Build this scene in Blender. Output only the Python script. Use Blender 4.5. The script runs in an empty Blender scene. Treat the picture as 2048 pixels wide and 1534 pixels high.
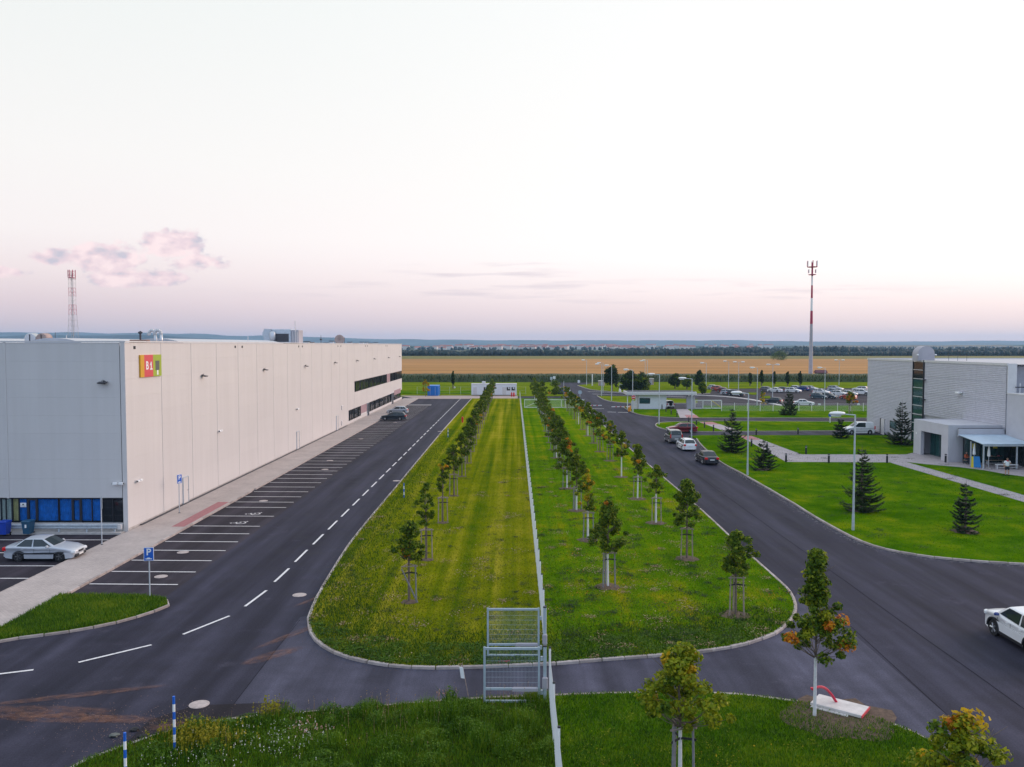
import bpy, bmesh, math, random
import numpy as np
from mathutils import Vector, Matrix, Euler
from mathutils.geometry import tessellate_polygon

R = math.radians
scene = bpy.context.scene
COL = scene.collection

# ------------------------------------------------------------------ camera
FOCAL, HCAM = 1680.0, 13.2                 # focal length in photo pixels, flying height in metres
PITCH = math.atan(77.0 / FOCAL)
YAW = math.atan(5.0 / FOCAL)
cam_data = bpy.data.cameras.new('camera')
cam = bpy.data.objects.new('camera', cam_data)
COL.objects.link(cam)
cam.location = (0, 0, HCAM)
cam.rotation_euler = (math.pi / 2 - PITCH, 0, YAW)
cam_data.sensor_width = 36.0
cam_data.lens = FOCAL / 2048.0 * 36.0
cam_data.clip_start = 0.5
cam_data.clip_end = 40000
scene.camera = cam

# ------------------------------------------------------------------ sky (dusk: pale, pink towards the horizon)
SUN_EL, SUN_AZ = R(15), R(66)              # azimuth measured from +Y towards +X
world = bpy.data.worlds.new('World')
scene.world = world
world.use_nodes = True
wn, wl = world.node_tree.nodes, world.node_tree.links
wn.clear()
w_out = wn.new('ShaderNodeOutputWorld')
w_bg = wn.new('ShaderNodeBackground')
wl.new(w_bg.outputs[0], w_out.inputs[0])
w_sky = wn.new('ShaderNodeTexSky')
w_sky.sky_type = 'NISHITA'
w_sky.sun_disc = False
w_sky.sun_elevation = SUN_EL
w_sky.sun_rotation = SUN_AZ
w_sky.dust_density = 2.5
w_tc = wn.new('ShaderNodeTexCoord')
w_sep = wn.new('ShaderNodeSeparateXYZ')
wl.new(w_tc.outputs['Generated'], w_sep.inputs[0])

def wmath(op, a, b=None, clamp=False):
    n = wn.new('ShaderNodeMath'); n.operation = op; n.use_clamp = clamp
    for i, v in enumerate((a, b)):
        if v is None: continue
        if isinstance(v, (int, float)): n.inputs[i].default_value = v
        else: wl.new(v, n.inputs[i])
    return n.outputs[0]

def wramp(fac, stops):
    n = wn.new('ShaderNodeValToRGB')
    cr = n.color_ramp
    while len(cr.elements) > 1: cr.elements.remove(cr.elements[-1])
    cr.elements[0].position = stops[0][0]; cr.elements[0].color = (*stops[0][1], 1)
    for p, c in stops[1:]:
        e = cr.elements.new(p); e.color = (*c, 1)
    wl.new(fac, n.inputs[0])
    return n.outputs[0]

def wmix(fac, a, b, mode='MIX'):
    n = wn.new('ShaderNodeMix'); n.data_type = 'RGBA'; n.blend_type = mode
    for sock, v in ((n.inputs['Factor'], fac), (n.inputs['A'], a), (n.inputs['B'], b)):
        if isinstance(v, (int, float)): sock.default_value = v
        elif isinstance(v, tuple): sock.default_value = (*v, 1)
        else: wl.new(v, sock)
    return n.outputs['Result']

sx, sy, sz = w_sep.outputs
# glow towards the sunset side, dimmer and bluer on the far side of the sky
side = wmath('ADD', wmath('MULTIPLY', wmath('ADD', wmath('MULTIPLY', sx, math.sin(SUN_AZ)), wmath('MULTIPLY', sy, math.cos(SUN_AZ))), 0.5), 0.5, True)
up = wmath('MAXIMUM', sz, 0.0)
warm = wramp(up, [(0.0, (0.69, 0.55, 0.555)), (0.03, (0.81, 0.655, 0.655)), (0.06, (0.90, 0.775, 0.765)), (0.10, (0.94, 0.865, 0.85)),
                  (0.20, (0.87, 0.84, 0.815)), (0.40, (0.84, 0.835, 0.82)), (1.0, (0.78, 0.86, 0.95))])
cool = wramp(up, [(0.0, (0.53, 0.46, 0.50)), (0.02, (0.57, 0.475, 0.52)), (0.045, (0.66, 0.54, 0.57)), (0.08, (0.76, 0.655, 0.66)), (0.12, (0.80, 0.74, 0.73)),
                  (0.20, (0.79, 0.765, 0.745)), (0.37, (0.72, 0.745, 0.725)), (1.0, (0.66, 0.77, 0.92))])
back = wramp(up, [(0.0, (0.38, 0.46, 0.64)), (0.10, (0.52, 0.61, 0.82)), (0.30, (0.55, 0.70, 0.95)), (1.0, (0.66, 0.77, 0.92))])
sidef = wn.new('ShaderNodeMapRange'); sidef.interpolation_type = 'SMOOTHSTEP'
sidef.inputs['From Min'].default_value = 0.38; sidef.inputs['From Max'].default_value = 0.92
wl.new(side, sidef.inputs['Value'])
grad = wmix(sidef.outputs[0], cool, warm)
backf = wn.new('ShaderNodeMapRange'); backf.interpolation_type = 'SMOOTHSTEP'
backf.inputs['From Min'].default_value = 0.25; backf.inputs['From Max'].default_value = -0.55
wl.new(sy, backf.inputs['Value'])
grad = wmix(backf.outputs[0], grad, back)
# thin evening clouds, low over the hills
yy = wmath('MAXIMUM', sy, 0.05)
cu = wmath('DIVIDE', sx, yy); cv = wmath('DIVIDE', sz, yy)
ccomb = wn.new('ShaderNodeCombineXYZ')
wl.new(cu, ccomb.inputs[0]); wl.new(wmath('MULTIPLY', cv, 1.8), ccomb.inputs[1])
cn = wn.new('ShaderNodeTexNoise'); cn.inputs['Scale'].default_value = 26.0; cn.inputs['Detail'].default_value = 9.0
cn.inputs['Roughness'].default_value = 0.66
wl.new(ccomb.outputs[0], cn.inputs['Vector'])
cn2 = wn.new('ShaderNodeTexNoise'); cn2.inputs['Scale'].default_value = 34.0; cn2.inputs['Detail'].default_value = 5.0
wl.new(ccomb.outputs[0], cn2.inputs['Vector'])

def lobe(u, v, ru, rv):
    a = wmath('POWER', wmath('DIVIDE', wmath('SUBTRACT', cu, u), ru), 2.0)
    b = wmath('POWER', wmath('DIVIDE', wmath('SUBTRACT', cv, v), rv), 2.0)
    return wmath('MAXIMUM', wmath('SUBTRACT', 1.0, wmath('ADD', a, b)), 0.0)
lobes = None
for args in ((-0.490, 0.104, 0.075, 0.024), (-0.405, 0.120, 0.055, 0.026), (-0.452, 0.080, 0.075, 0.016), (-0.375, 0.098, 0.045, 0.014),
             (-0.545, 0.105, 0.040, 0.014), (-0.615, 0.086, 0.050, 0.010)):
    l = lobe(*args)
    lobes = l if lobes is None else wmath('MAXIMUM', lobes, l)
cf = wn.new('ShaderNodeMapRange'); cf.interpolation_type = 'SMOOTHSTEP'
cf.inputs['From Min'].default_value = 0.66; cf.inputs['From Max'].default_value = 0.84
wl.new(wmath('ADD', cn.outputs[0], wmath('MULTIPLY', wmath('POWER', lobes, 0.7), 0.42)), cf.inputs['Value'])
cmask = wmath('MULTIPLY', cf.outputs[0], wmath('MINIMUM', wmath('MULTIPLY', lobes, 4.0), 1.0))
ccol = wramp(cn2.outputs[0], [(0.34, (0.50, 0.47, 0.55)), (0.47, (0.72, 0.565, 0.61)), (0.60, (0.86, 0.69, 0.70))])
grad = wmix(wmath('MULTIPLY', cmask, 0.95), grad, ccol)
# long faint streaks above the middle of the horizon
scomb = wn.new('ShaderNodeCombineXYZ')
wl.new(wmath('MULTIPLY', cu, 5.0), scomb.inputs[0]); wl.new(wmath('MULTIPLY', cv, 70.0), scomb.inputs[1])
sn = wn.new('ShaderNodeTexNoise'); sn.inputs['Scale'].default_value = 1.6; sn.inputs['Detail'].default_value = 6.0
wl.new(scomb.outputs[0], sn.inputs['Vector'])
sf = wn.new('ShaderNodeMapRange'); sf.interpolation_type = 'SMOOTHSTEP'
sf.inputs['From Min'].default_value = 0.47; sf.inputs['From Max'].default_value = 0.72
wl.new(sn.outputs[0], sf.inputs['Value'])
band = wmath('MAXIMUM', lobe(-0.02, 0.083, 0.15, 0.024), wmath('MULTIPLY', lobe(0.08, 0.064, 0.5, 0.018), 0.8))
grad = wmix(wmath('MULTIPLY', wmath('MULTIPLY', sf.outputs[0], band), 0.75), grad, (0.58, 0.50, 0.555))
sky_dim = wmix(1.0, w_sky.outputs[0], (0.012, 0.012, 0.012), 'MULTIPLY')
wl.new(wmix(1.0, grad, sky_dim, 'ADD'), w_bg.inputs['Color'])
w_bg.inputs['Strength'].default_value = 1.0

# ------------------------------------------------------------------ last glow of the sun: soft and low from the right
sun_data = bpy.data.lights.new('sun', 'SUN')
sun = bpy.data.objects.new('sun', sun_data)
COL.objects.link(sun)
sun_data.energy = 1.75
sun_data.angle = R(38)
sun_data.color = (1.0, 0.72, 0.62)
sdir = Vector((math.sin(SUN_AZ) * math.cos(SUN_EL), math.cos(SUN_AZ) * math.cos(SUN_EL), math.sin(SUN_EL)))
sun.rotation_euler = (-sdir).to_track_quat('-Z', 'Y').to_euler()
sun.location = sdir * 300

vs = scene.view_settings
vs.view_transform = 'Standard'; vs.look = 'None'; vs.exposure = 0.26; vs.gamma = 1.0
vs.use_curve_mapping = False
scene.render.film_transparent = False
cy = scene.cycles
cy.max_bounces = 6; cy.diffuse_bounces = 3; cy.glossy_bounces = 3; cy.transmission_bounces = 4
cy.transparent_max_bounces = 12; cy.volume_bounces = 1
cy.use_denoising = True

# ------------------------------------------------------------------ where a photo point meets a level plane
CAMROT = Euler(cam.rotation_euler).to_matrix()
def gp(px, py, z=0.0):
    d = CAMROT @ Vector(((px - 1024.0) / FOCAL, -(py - 767.0) / FOCAL, -1.0))
    t = (z - HCAM) / d.z
    return (d.x * t, d.y * t)
def gps(pts, z=0.0): return [gp(x, y, z) for x, y in pts]
def at_depth(px, py, Y):
    d = CAMROT @ Vector(((px - 1024.0) / FOCAL, -(py - 767.0) / FOCAL, -1.0))
    t = Y / d.y
    return (d.x * t, Y, HCAM + d.z * t)
def at_x(px, py, X):
    d = CAMROT @ Vector(((px - 1024.0) / FOCAL, -(py - 767.0) / FOCAL, -1.0))
    t = X / d.x
    return (X, d.y * t, HCAM + d.z * t)

# ------------------------------------------------------------------ materials
MATS = {}
def new_mat(name):
    m = bpy.data.materials.new(name); m.use_nodes = True
    nt = m.node_tree; nt.nodes.clear()
    out = nt.nodes.new('ShaderNodeOutputMaterial')
    b = nt.nodes.new('ShaderNodeBsdfPrincipled')
    nt.links.new(b.outputs[0], out.inputs[0])
    MATS[name] = m
    return m, nt, b, out

class NT:
    """small helper around one node tree"""
    def __init__(s, nt): s.nt = nt; s.n = nt.nodes; s.l = nt.links
    def put(s, sock, v):
        if v is None: return
        if isinstance(v, (int, float)): sock.default_value = v
        elif isinstance(v, tuple): sock.default_value = (*v, 1) if len(sock.default_value) == 4 and len(v) == 3 else v
        else: s.l.new(v, sock)
    def math(s, op, a, b=None, clamp=False):
        n = s.n.new('ShaderNodeMath'); n.operation = op; n.use_clamp = clamp
        s.put(n.inputs[0], a); s.put(n.inputs[1], b); return n.outputs[0]
    def pos(s, scale=(1, 1, 1), rot=0.0, obj=False):
        if obj:
            g = s.n.new('ShaderNodeTexCoord').outputs['Object']
        else:
            g = s.n.new('ShaderNodeNewGeometry').outputs['Position']
        m = s.n.new('ShaderNodeMapping'); m.inputs['Scale'].default_value = scale; m.inputs['Rotation'].default_value = (0, 0, rot)
        s.l.new(g, m.inputs[0]); return m.outputs[0]
    def noise(s, vec, scale, detail=4, rough=0.55):
        n = s.n.new('ShaderNodeTexNoise'); n.inputs['Scale'].default_value = scale
        n.inputs['Detail'].default_value = detail; n.inputs['Roughness'].default_value = rough
        if vec is not None: s.l.new(vec, n.inputs['Vector'])
        return n.outputs[0]
    def ramp(s, fac, stops):
        n = s.n.new('ShaderNodeValToRGB'); cr = n.color_ramp
        while len(cr.elements) > 1: cr.elements.remove(cr.elements[-1])
        cr.elements[0].position = stops[0][0]; c = stops[0][1]; cr.elements[0].color = (*c, 1) if isinstance(c, tuple) else (c, c, c, 1)
        for p, c in stops[1:]:
            e = cr.elements.new(p); e.color = (*c, 1) if isinstance(c, tuple) else (c, c, c, 1)
        s.put(n.inputs[0], fac); return n.outputs[0]
    def mix(s, fac, a, b, mode='MIX'):
        n = s.n.new('ShaderNodeMix'); n.data_type = 'RGBA'; n.blend_type = mode
        s.put(n.inputs['Factor'], fac); s.put(n.inputs['A'], a); s.put(n.inputs['B'], b); return n.outputs['Result']
    def bump(s, h, strength, dist=0.02):
        n = s.n.new('ShaderNodeBump'); n.inputs['Strength'].default_value = strength; n.inputs['Distance'].default_value = dist
        s.l.new(h, n.inputs['Height']); return n.outputs[0]
    def island(s): return s.n.new('ShaderNodeNewGeometry').outputs['Random Per Island']
    def objrand(s): return s.n.new('ShaderNodeObjectInfo').outputs['Random']

def simple(name, c, rough=0.6, var=0.12, scale=3.0, metal=0.0, bump=0.0, spec=0.5, obj=True, detail=5):
    """a plain surface with fine uneven tone"""
    m, nt, b, o = new_mat(name); t = NT(nt)
    v = t.pos(obj=obj)
    f = t.noise(v, scale, detail)
    d = tuple(x * (1 - var) for x in c); e = tuple(min(1, x * (1 + var)) for x in c)
    col = t.ramp(f, [(0.3, d), (0.7, e)])
    nt.links.new(col, b.inputs['Base Color'])
    rr = t.math('ADD', t.math('MULTIPLY', f, 0.15), rough - 0.07)
    nt.links.new(rr, b.inputs['Roughness'])
    b.inputs['Metallic'].default_value = metal
    b.inputs['Specular IOR Level'].default_value = spec
    if bump: nt.links.new(t.bump(t.noise(v, scale * 12, 3), bump), b.inputs['Normal'])
    return m

def leafy(name, stops, rough=0.65, trans=0.25, patch=None, stripe=0.0):
    """leaves, blades and needles: tone differs from leaf to leaf"""
    m, nt, b, o = new_mat(name); t = NT(nt)
    f = t.island()
    if patch:
        big = t.math('ADD', t.math('MULTIPLY', t.noise(t.pos(), patch, 5, 0.62), 0.45), t.math('MULTIPLY', t.noise(t.pos(), 0.42, 6, 0.68), 0.55))
        if stripe: big = t.math('ADD', t.math('MULTIPLY', big, 1 - stripe), t.math('MULTIPLY', t.noise(t.pos(scale=(0.95, 0.012, 1)), 1.0, 3, 0.6), stripe))
        f = t.math('ADD', t.math('MULTIPLY', f, 0.26), t.math('MULTIPLY', big, 0.74))
    col = t.ramp(f, stops)
    nt.links.new(col, b.inputs['Base Color'])
    b.inputs['Roughness'].default_value = rough
    b.inputs['Specular IOR Level'].default_value = 0.25
    if trans:
        tr = nt.nodes.new('ShaderNodeBsdfTranslucent'); nt.links.new(col, tr.inputs[0])
        mx = nt.nodes.new('ShaderNodeMixShader'); mx.inputs[0].default_value = trans
        nt.links.new(b.outputs[0], mx.inputs[1]); nt.links.new(tr.outputs[0], mx.inputs[2])
        nt.links.new(mx.outputs[0], o.inputs[0])
    return m

# asphalt
def asphalt(name, c, streak=0.0, dark=0.72):
    m, nt, b, o = new_mat(name); t = NT(nt)
    p = t.pos()
    big = t.noise(p, 0.09, 4); mid = t.noise(p, 0.9, 5); fine = t.noise(p, 16, 4, 0.7)
    trk = t.noise(t.pos(scale=(0.75, 0.045, 1)), 1.0, 4)
    col = t.ramp(big, [(0.32, tuple(x * dark for x in c)), (0.68, tuple(x * 1.22 for x in c))])
    col = t.mix(0.7, col, t.ramp(trk, [(0.3, tuple(x * 0.50 for x in c)), (0.5, c), (0.72, tuple(x * 1.75 for x in c))]))
    spot = t.noise(p, 0.45, 6, 0.7)
    col = t.mix(t.ramp(spot, [(0.60, 0.0), (0.72, 0.45)]), col, tuple(x * 1.8 for x in (c[0] * 1.05, c[1], c[2] * .9)))
    col = t.mix(1.0, col, t.ramp(mid, [(0.25, (0.72, 0.72, 0.72)), (0.75, (1.26, 1.24, 1.20))]), 'MULTIPLY')
    col = t.mix(1.0, col, t.ramp(fine, [(0.2, (0.60, 0.60, 0.62)), (0.8, (1.42, 1.41, 1.38))]), 'MULTIPLY')
    nt.links.new(col, b.inputs['Base Color'])
    nt.links.new(t.ramp(mid, [(0.3, 0.62), (0.7, 0.80)]), b.inputs['Roughness'])
    b.inputs['Specular IOR Level'].default_value = 0.06
    nt.links.new(t.bump(fine, 0.25, 0.01), b.inputs['Normal'])
    return m
asphalt('asphalt', (0.037, 0.0365, 0.055))
asphalt('asphalt_light', (0.062, 0.062, 0.090))
asphalt('asphalt_lot', (0.040, 0.035, 0.045))
asphalt('asphalt_patch', (0.026, 0.023, 0.029))

# mown grass: patches, mower stripes along the strip, fine grain
def lawn_mat(name, c0, c1, c2, stripes=0.5, sscale=(0.95, 0.012, 1)):
    m, nt, b, o = new_mat(name); t = NT(nt)
    p = t.pos()
    patch = t.noise(p, 0.13, 5, 0.62); mid = t.noise(p, 0.42, 6, 0.68); fine = t.noise(p, 9, 5, 0.7); grain = t.noise(p, 34, 3, 0.7)
    stripe = t.noise(t.pos(scale=sscale), 1.0, 3, 0.6)
    f = t.math('ADD', t.math('MULTIPLY', patch, 0.45), t.math('MULTIPLY', mid, 0.55))
    f = t.math('ADD', t.math('MULTIPLY', f, 1.0 - stripes), t.math('MULTIPLY', stripe, stripes))
    col = t.ramp(f, [(0.38, c0), (0.51, c1), (0.62, c2)])
    col = t.mix(1.0, col, t.ramp(fine, [(0.25, (0.68, 0.72, 0.6)), (0.75, (1.25, 1.2, 1.25))]), 'MULTIPLY')
    col = t.mix(1.0, col, t.ramp(grain, [(0.25, (0.70, 0.74, 0.6)), (0.75, (1.25, 1.2, 1.2))]), 'MULTIPLY')
    nt.links.new(col, b.inputs['Base Color'])
    b.inputs['Roughness'].default_value = 0.95; b.inputs['Specular IOR Level'].default_value = 0.0
    h = t.math('ADD', t.math('MULTIPLY', fine, 0.6), t.math('MULTIPLY', grain, 0.4))
    nt.links.new(t.bump(h, 0.6, 0.08), b.inputs['Normal'])
    return m
G0, G1, G2 = (0.040, 0.090, 0.006), (0.094, 0.150, 0.008), (0.175, 0.190, 0.014)
lawn_mat('lawn_olive', (0.060, 0.120, 0.002), (0.180, 0.205, 0.003), (0.335, 0.300, 0.024), 0.6)
lawn_mat('lawn_green', (0.040, 0.115, 0.001), (0.105, 0.205, 0.002), (0.270, 0.250, 0.006), 0.35)
lawn_mat('lawn_lush', (0.032, 0.104, 0.001), (0.076, 0.165, 0.002), (0.165, 0.215, 0.004), 0.05)
lawn_mat('lawn_far', (0.080, 0.130, 0.006), (0.150, 0.205, 0.008), (0.225, 0.245, 0.018), 0.35, (0.02, 0.25, 1))
lawn_mat('verge_soil', (0.020, 0.036, 0.006), (0.040, 0.055, 0.009), (0.075, 0.070, 0.020), 0.0)

# field of ripe grain with tramlines, far fields
def field_mat(name, c0, c1, tram):
    m, nt, b, o = new_mat(name); t = NT(nt)
    p = t.pos(scale=(0.35, 1, 1))
    big = t.noise(p, 0.012, 5, 0.6); fine = t.noise(t.pos(scale=(0.03, 1, 1)), 0.16, 6, 0.7)
    f = t.math('ADD', t.math('MULTIPLY', big, 0.4), t.math('MULTIPLY', fine, 0.6))
    col = t.ramp(f, [(0.38, c0), (0.62, c1)])
    if tram:
        w = nt.nodes.new('ShaderNodeTexWave'); w.wave_type = 'BANDS'; w.bands_direction = 'Y'
        w.inputs['Scale'].default_value = 0.0062; w.inputs['Distortion'].default_value = 1.6; w.inputs['Detail'].default_value = 2
        nt.links.new(t.pos(scale=(0.25, 1, 1)), w.inputs['Vector'])
        col = t.mix(t.ramp(w.outputs[0], [(0.03, 0.75), (0.10, 0.0)]), col, tram)
    nt.links.new(col, b.inputs['Base Color']); b.inputs['Roughness'].default_value = 0.9
    b.inputs['Specular IOR Level'].default_value = 0.1
    return m
field_mat('wheat', (0.31, 0.150, 0.042), (0.50, 0.250, 0.080), (0.21, 0.125, 0.028))
field_mat('far_crop', (0.12, 0.125, 0.025), (0.24, 0.185, 0.05), None)
m, nt, b, o = new_mat('plain'); t = NT(nt)
p = t.pos(scale=(0.5, 1, 1))
vo = nt.nodes.new('ShaderNodeTexVoronoi'); vo.inputs['Scale'].default_value = 0.0032; nt.links.new(p, vo.inputs['Vector'])
sepc = nt.nodes.new('ShaderNodeSeparateColor'); nt.links.new(vo.outputs['Color'], sepc.inputs[0])
col = t.ramp(sepc.outputs[0], [(0.0, (0.035, 0.06, 0.022)), (0.35, (0.05, 0.085, 0.028)), (0.5, (0.16, 0.13, 0.07)), (0.68, (0.055, 0.08, 0.03)), (0.8, (0.30, 0.21, 0.12)), (1.0, (0.12, 0.12, 0.05))])
nt.nodes[-1]
col.node.color_ramp.interpolation = 'CONSTANT'
col = t.mix(0.4, col, t.ramp(t.noise(p, 0.02, 5), [(0.35, (0.02, 0.035, 0.015)), (0.65, (0.12, 0.12, 0.06))]))
nt.links.new(col, b.inputs['Base Color']); b.inputs['Roughness'].default_value = 0.95; b.inputs['Specular IOR Level'].default_value = 0.05

# paving
m, nt, b, o = new_mat('paving'); t = NT(nt)
br = nt.nodes.new('ShaderNodeTexBrick'); br.inputs['Scale'].default_value = 1.0
br.inputs['Brick Width'].default_value = 0.2; br.inputs['Row Height'].default_value = 0.1; br.inputs['Mortar Size'].default_value = 0.006
br.inputs['Color1'].default_value = (0.42, 0.36, 0.335, 1); br.inputs['Color2'].default_value = (0.50, 0.43, 0.40, 1); br.inputs['Mortar'].default_value = (0.27, 0.235, 0.215, 1)
nt.links.new(t.pos(), br.inputs['Vector'])
col = t.mix(1.0, br.outputs[0], t.ramp(t.noise(t.pos(), 0.5, 5), [(0.3, (0.88, 0.87, 0.86)), (0.7, (1.10, 1.09, 1.08))]), 'MULTIPLY')
nt.links.new(col, b.inputs['Base Color']); b.inputs['Roughness'].default_value = 0.85
nt.links.new(t.bump(br.outputs['Fac'], 0.3, 0.01), b.inputs['Normal'])
m, nt, b, o = new_mat('path_paving'); t = NT(nt)
col = t.mix(1.0, t.ramp(t.noise(t.pos(), 0.8, 5), [(0.3, (0.31, 0.27, 0.285)), (0.7, (0.41, 0.36, 0.375))]), t.ramp(t.noise(t.pos(), 9, 4), [(0.3, (0.86, 0.86, 0.86)), (0.7, (1.1, 1.1, 1.1))]), 'MULTIPLY')
nt.links.new(col, b.inputs['Base Color']); b.inputs['Roughness'].default_value = 0.85
simple('paving_red', (0.36, 0.15, 0.155), 0.85, 0.2, 6)
simple('gravel_pink', (0.40, 0.30, 0.27), 0.9, 0.2, 1.5)
# kerb stones differ one from the next
m, nt, b, o = new_mat('kerb'); t = NT(nt)
col = t.ramp(t.objrand(), [(0.0, (0.34, 0.285, 0.265)), (0.5, (0.43, 0.365, 0.34)), (1.0, (0.50, 0.44, 0.42))])
col = t.mix(1.0, col, t.ramp(t.noise(t.pos(), 3.5, 6, 0.65), [(0.3, (0.70, 0.70, 0.70)), (0.7, (1.15, 1.14, 1.12))]), 'MULTIPLY')
nt.links.new(col, b.inputs['Base Color']); b.inputs['Roughness'].default_value = 0.85
simple('concrete', (0.46, 0.43, 0.41), 0.85, 0.2, 2.5, bump=0.1)
simple('concrete_pale', (0.62, 0.58, 0.56), 0.85, 0.15, 2.5, bump=0.1)
simple('manhole_iron', (0.44, 0.37, 0.345), 0.75, 0.22, 6)
# worn road paint
m, nt, b, o = new_mat('road_paint'); t = NT(nt)
wear = t.noise(t.pos(), 7, 6, 0.7)
nt.links.new(t.ramp(wear, [(0.30, (0.30, 0.29, 0.30)), (0.44, (0.66, 0.64, 0.64)), (0.7, (0.80, 0.78, 0.77))]), b.inputs['Base Color']); b.inputs['Roughness'].default_value = 0.75
# soil and dirt washed over the road
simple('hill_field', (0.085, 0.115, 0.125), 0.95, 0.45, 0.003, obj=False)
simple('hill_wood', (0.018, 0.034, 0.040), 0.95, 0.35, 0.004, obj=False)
simple('soil', (0.105, 0.068, 0.048), 0.95, 0.45, 5, bump=0.5)
m, nt, b, o = new_mat('dirt_film'); t = NT(nt)
tc = nt.nodes.new('ShaderNodeTexCoord')
sp = nt.nodes.new('ShaderNodeSeparateXYZ'); nt.links.new(tc.outputs['Generated'], sp.inputs[0])
dx = t.math('MULTIPLY', t.math('SUBTRACT', sp.outputs[0], 0.5), 2.0); dy = t.math('MULTIPLY', t.math('SUBTRACT', sp.outputs[1], 0.5), 2.0)
fall = t.math('SUBTRACT', 1.0, t.math('ADD', t.math('POWER', dx, 2.0), t.math('POWER', dy, 2.0)), True)
nz = t.noise(t.pos(obj=True, scale=(0.9, 1.5, 1)), 2.2, 8, 0.78)
al = t.math('MULTIPLY', t.ramp(nz, [(0.40, 0.0), (0.66, 1.0)]), t.math('MINIMUM', t.math('MULTIPLY', fall, 1.0), 0.42))
col = t.ramp(t.noise(t.pos(), 3, 5), [(0.3, (0.24, 0.10, 0.055)), (0.7, (0.38, 0.185, 0.11))])
nt.links.new(col, b.inputs['Base Color']); b.inputs['Roughness'].default_value = 0.95
tr = nt.nodes.new('ShaderNodeBsdfTransparent'); mx = nt.nodes.new('ShaderNodeMixShader')
nt.links.new(al, mx.inputs[0]); nt.links.new(tr.outputs[0], mx.inputs[1]); nt.links.new(b.outputs[0], mx.inputs[2]); nt.links.new(mx.outputs[0], o.inputs[0])

# building skins
m, nt, b, o = new_mat('wall_panel'); t = NT(nt)
col = t.ramp(t.objrand(), [(0.0, (0.622, 0.596, 0.588)), (1.0, (0.640, 0.613, 0.604))])
col = t.mix(1.0, col, t.ramp(t.noise(t.pos(scale=(1, 1, 0.25)), 0.5, 5, 0.6), [(0.3, (0.965, 0.965, 0.965)), (0.7, (1.02, 1.02, 1.02))]), 'MULTIPLY')
col = t.mix(1.0, col, t.ramp(t.noise(t.pos(scale=(2.2, 2.2, 0.05)), 1.0, 4, 0.6), [(0.35, (0.978, 0.975, 0.970)), (0.6, (1.008, 1.008, 1.008))]), 'MULTIPLY')
wv = nt.nodes.new('ShaderNodeTexWave'); wv.bands_direction = 'Z'; wv.inputs['Scale'].default_value = 3.2; nt.links.new(t.pos(), wv.inputs['Vector'])
nt.links.new(col, b.inputs['Base Color']); b.inputs['Roughness'].default_value = 0.5; b.inputs['Specular IOR Level'].default_value = 0.35
nt.links.new(t.bump(wv.outputs[0], 0.12, 0.01), b.inputs['Normal'])
simple('joint_dark', (0.13, 0.12, 0.115), 0.8)
simple('tar', (0.014, 0.013, 0.016), 0.9, 0.3, 4, spec=0.0)
simple('trim_white', (0.62, 0.60, 0.60), 0.5, 0.05)
simple('roof_grey', (0.48, 0.47, 0.49), 0.8, 0.1, 0.6)
simple('roof_dark', (0.028, 0.035, 0.05), 0.8, 0.2, 0.6)
simple('rooflight', (0.44, 0.45, 0.48), 0.35, 0.1, 1.0)
simple('steel', (0.55, 0.56, 0.58), 0.38, 0.08, 3, metal=0.85)
simple('galvanised', (0.50, 0.55, 0.60), 0.5, 0.12, 5, metal=0.35)
simple('gate_steel', (0.42, 0.50, 0.56), 0.5, 0.10, 5, metal=0.2)
simple('dark_metal', (0.045, 0.045, 0.055), 0.5, 0.15, 5)
simple('black_plastic', (0.016, 0.017, 0.022), 0.5, 0.2, 5)
simple('white_paint', (0.80, 0.80, 0.80), 0.45, 0.05, 5)
simple('fence_white', (0.84, 0.82, 0.82), 0.5, 0.06, 3)
simple('corrugated', (0.49, 0.485, 0.54), 0.5, 0.07, 1.5)
simple('cladding_dark', (0.30, 0.30, 0.33), 0.6, 0.1, 1.5)
simple('render_grey', (0.52, 0.51, 0.55), 0.7, 0.06, 0.8)
simple('canopy_sheet', (0.42, 0.52, 0.62), 0.35, 0.1, 1.2)
simple('panel_mauve', (0.34, 0.22, 0.245), 0.5, 0.1, 2)
simple('frame_dark', (0.02, 0.022, 0.03), 0.45, 0.2, 4)
simple('curtain_blue', (0.015, 0.20, 0.72), 0.85, 0.25, 4)
simple('curtain_pale', (0.66, 0.68, 0.62), 0.85, 0.15, 4)
simple('curtain_ochre', (0.66, 0.54, 0.24), 0.85, 0.15, 4)
simple('interior_dark', (0.02, 0.024, 0.03), 0.8, 0.2, 2)
simple('interior_warm', (0.10, 0.085, 0.05), 0.8, 0.3, 2)
def glass(name, tint, alpha):
    m, nt, b, o = new_mat(name)
    b.inputs['Base Color'].default_value = (*tint, 1); b.inputs['Roughness'].default_value = 0.04
    b.inputs['Specular IOR Level'].default_value = 0.7
    tr = nt.nodes.new('ShaderNodeBsdfTransparent'); tr.inputs[0].default_value = (0.90, 0.95, 0.96, 1)
    mx = nt.nodes.new('ShaderNodeMixShader'); mx.inputs[0].default_value = alpha
    nt.links.new(tr.outputs[0], mx.inputs[1]); nt.links.new(b.outputs[0], mx.inputs[2]); nt.links.new(mx.outputs[0], o.inputs[0])
    return m
glass('window_glass', (0.015, 0.025, 0.032), 0.10)
glass('window_dark', (0.018, 0.022, 0.028), 0.85)
glass('green_glass', (0.03, 0.095, 0.095), 0.72)
glass('car_glass', (0.010, 0.022, 0.026), 0.88)
simple('sign_orange', (0.62, 0.33, 0.010), 0.5, 0.04)
simple('sign_red', (0.62, 0.062, 0.080), 0.5, 0.04)
simple('sign_green', (0.32, 0.42, 0.025), 0.5, 0.04)
simple('sign_grey', (0.095, 0.105, 0.095), 0.5, 0.06)
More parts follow.
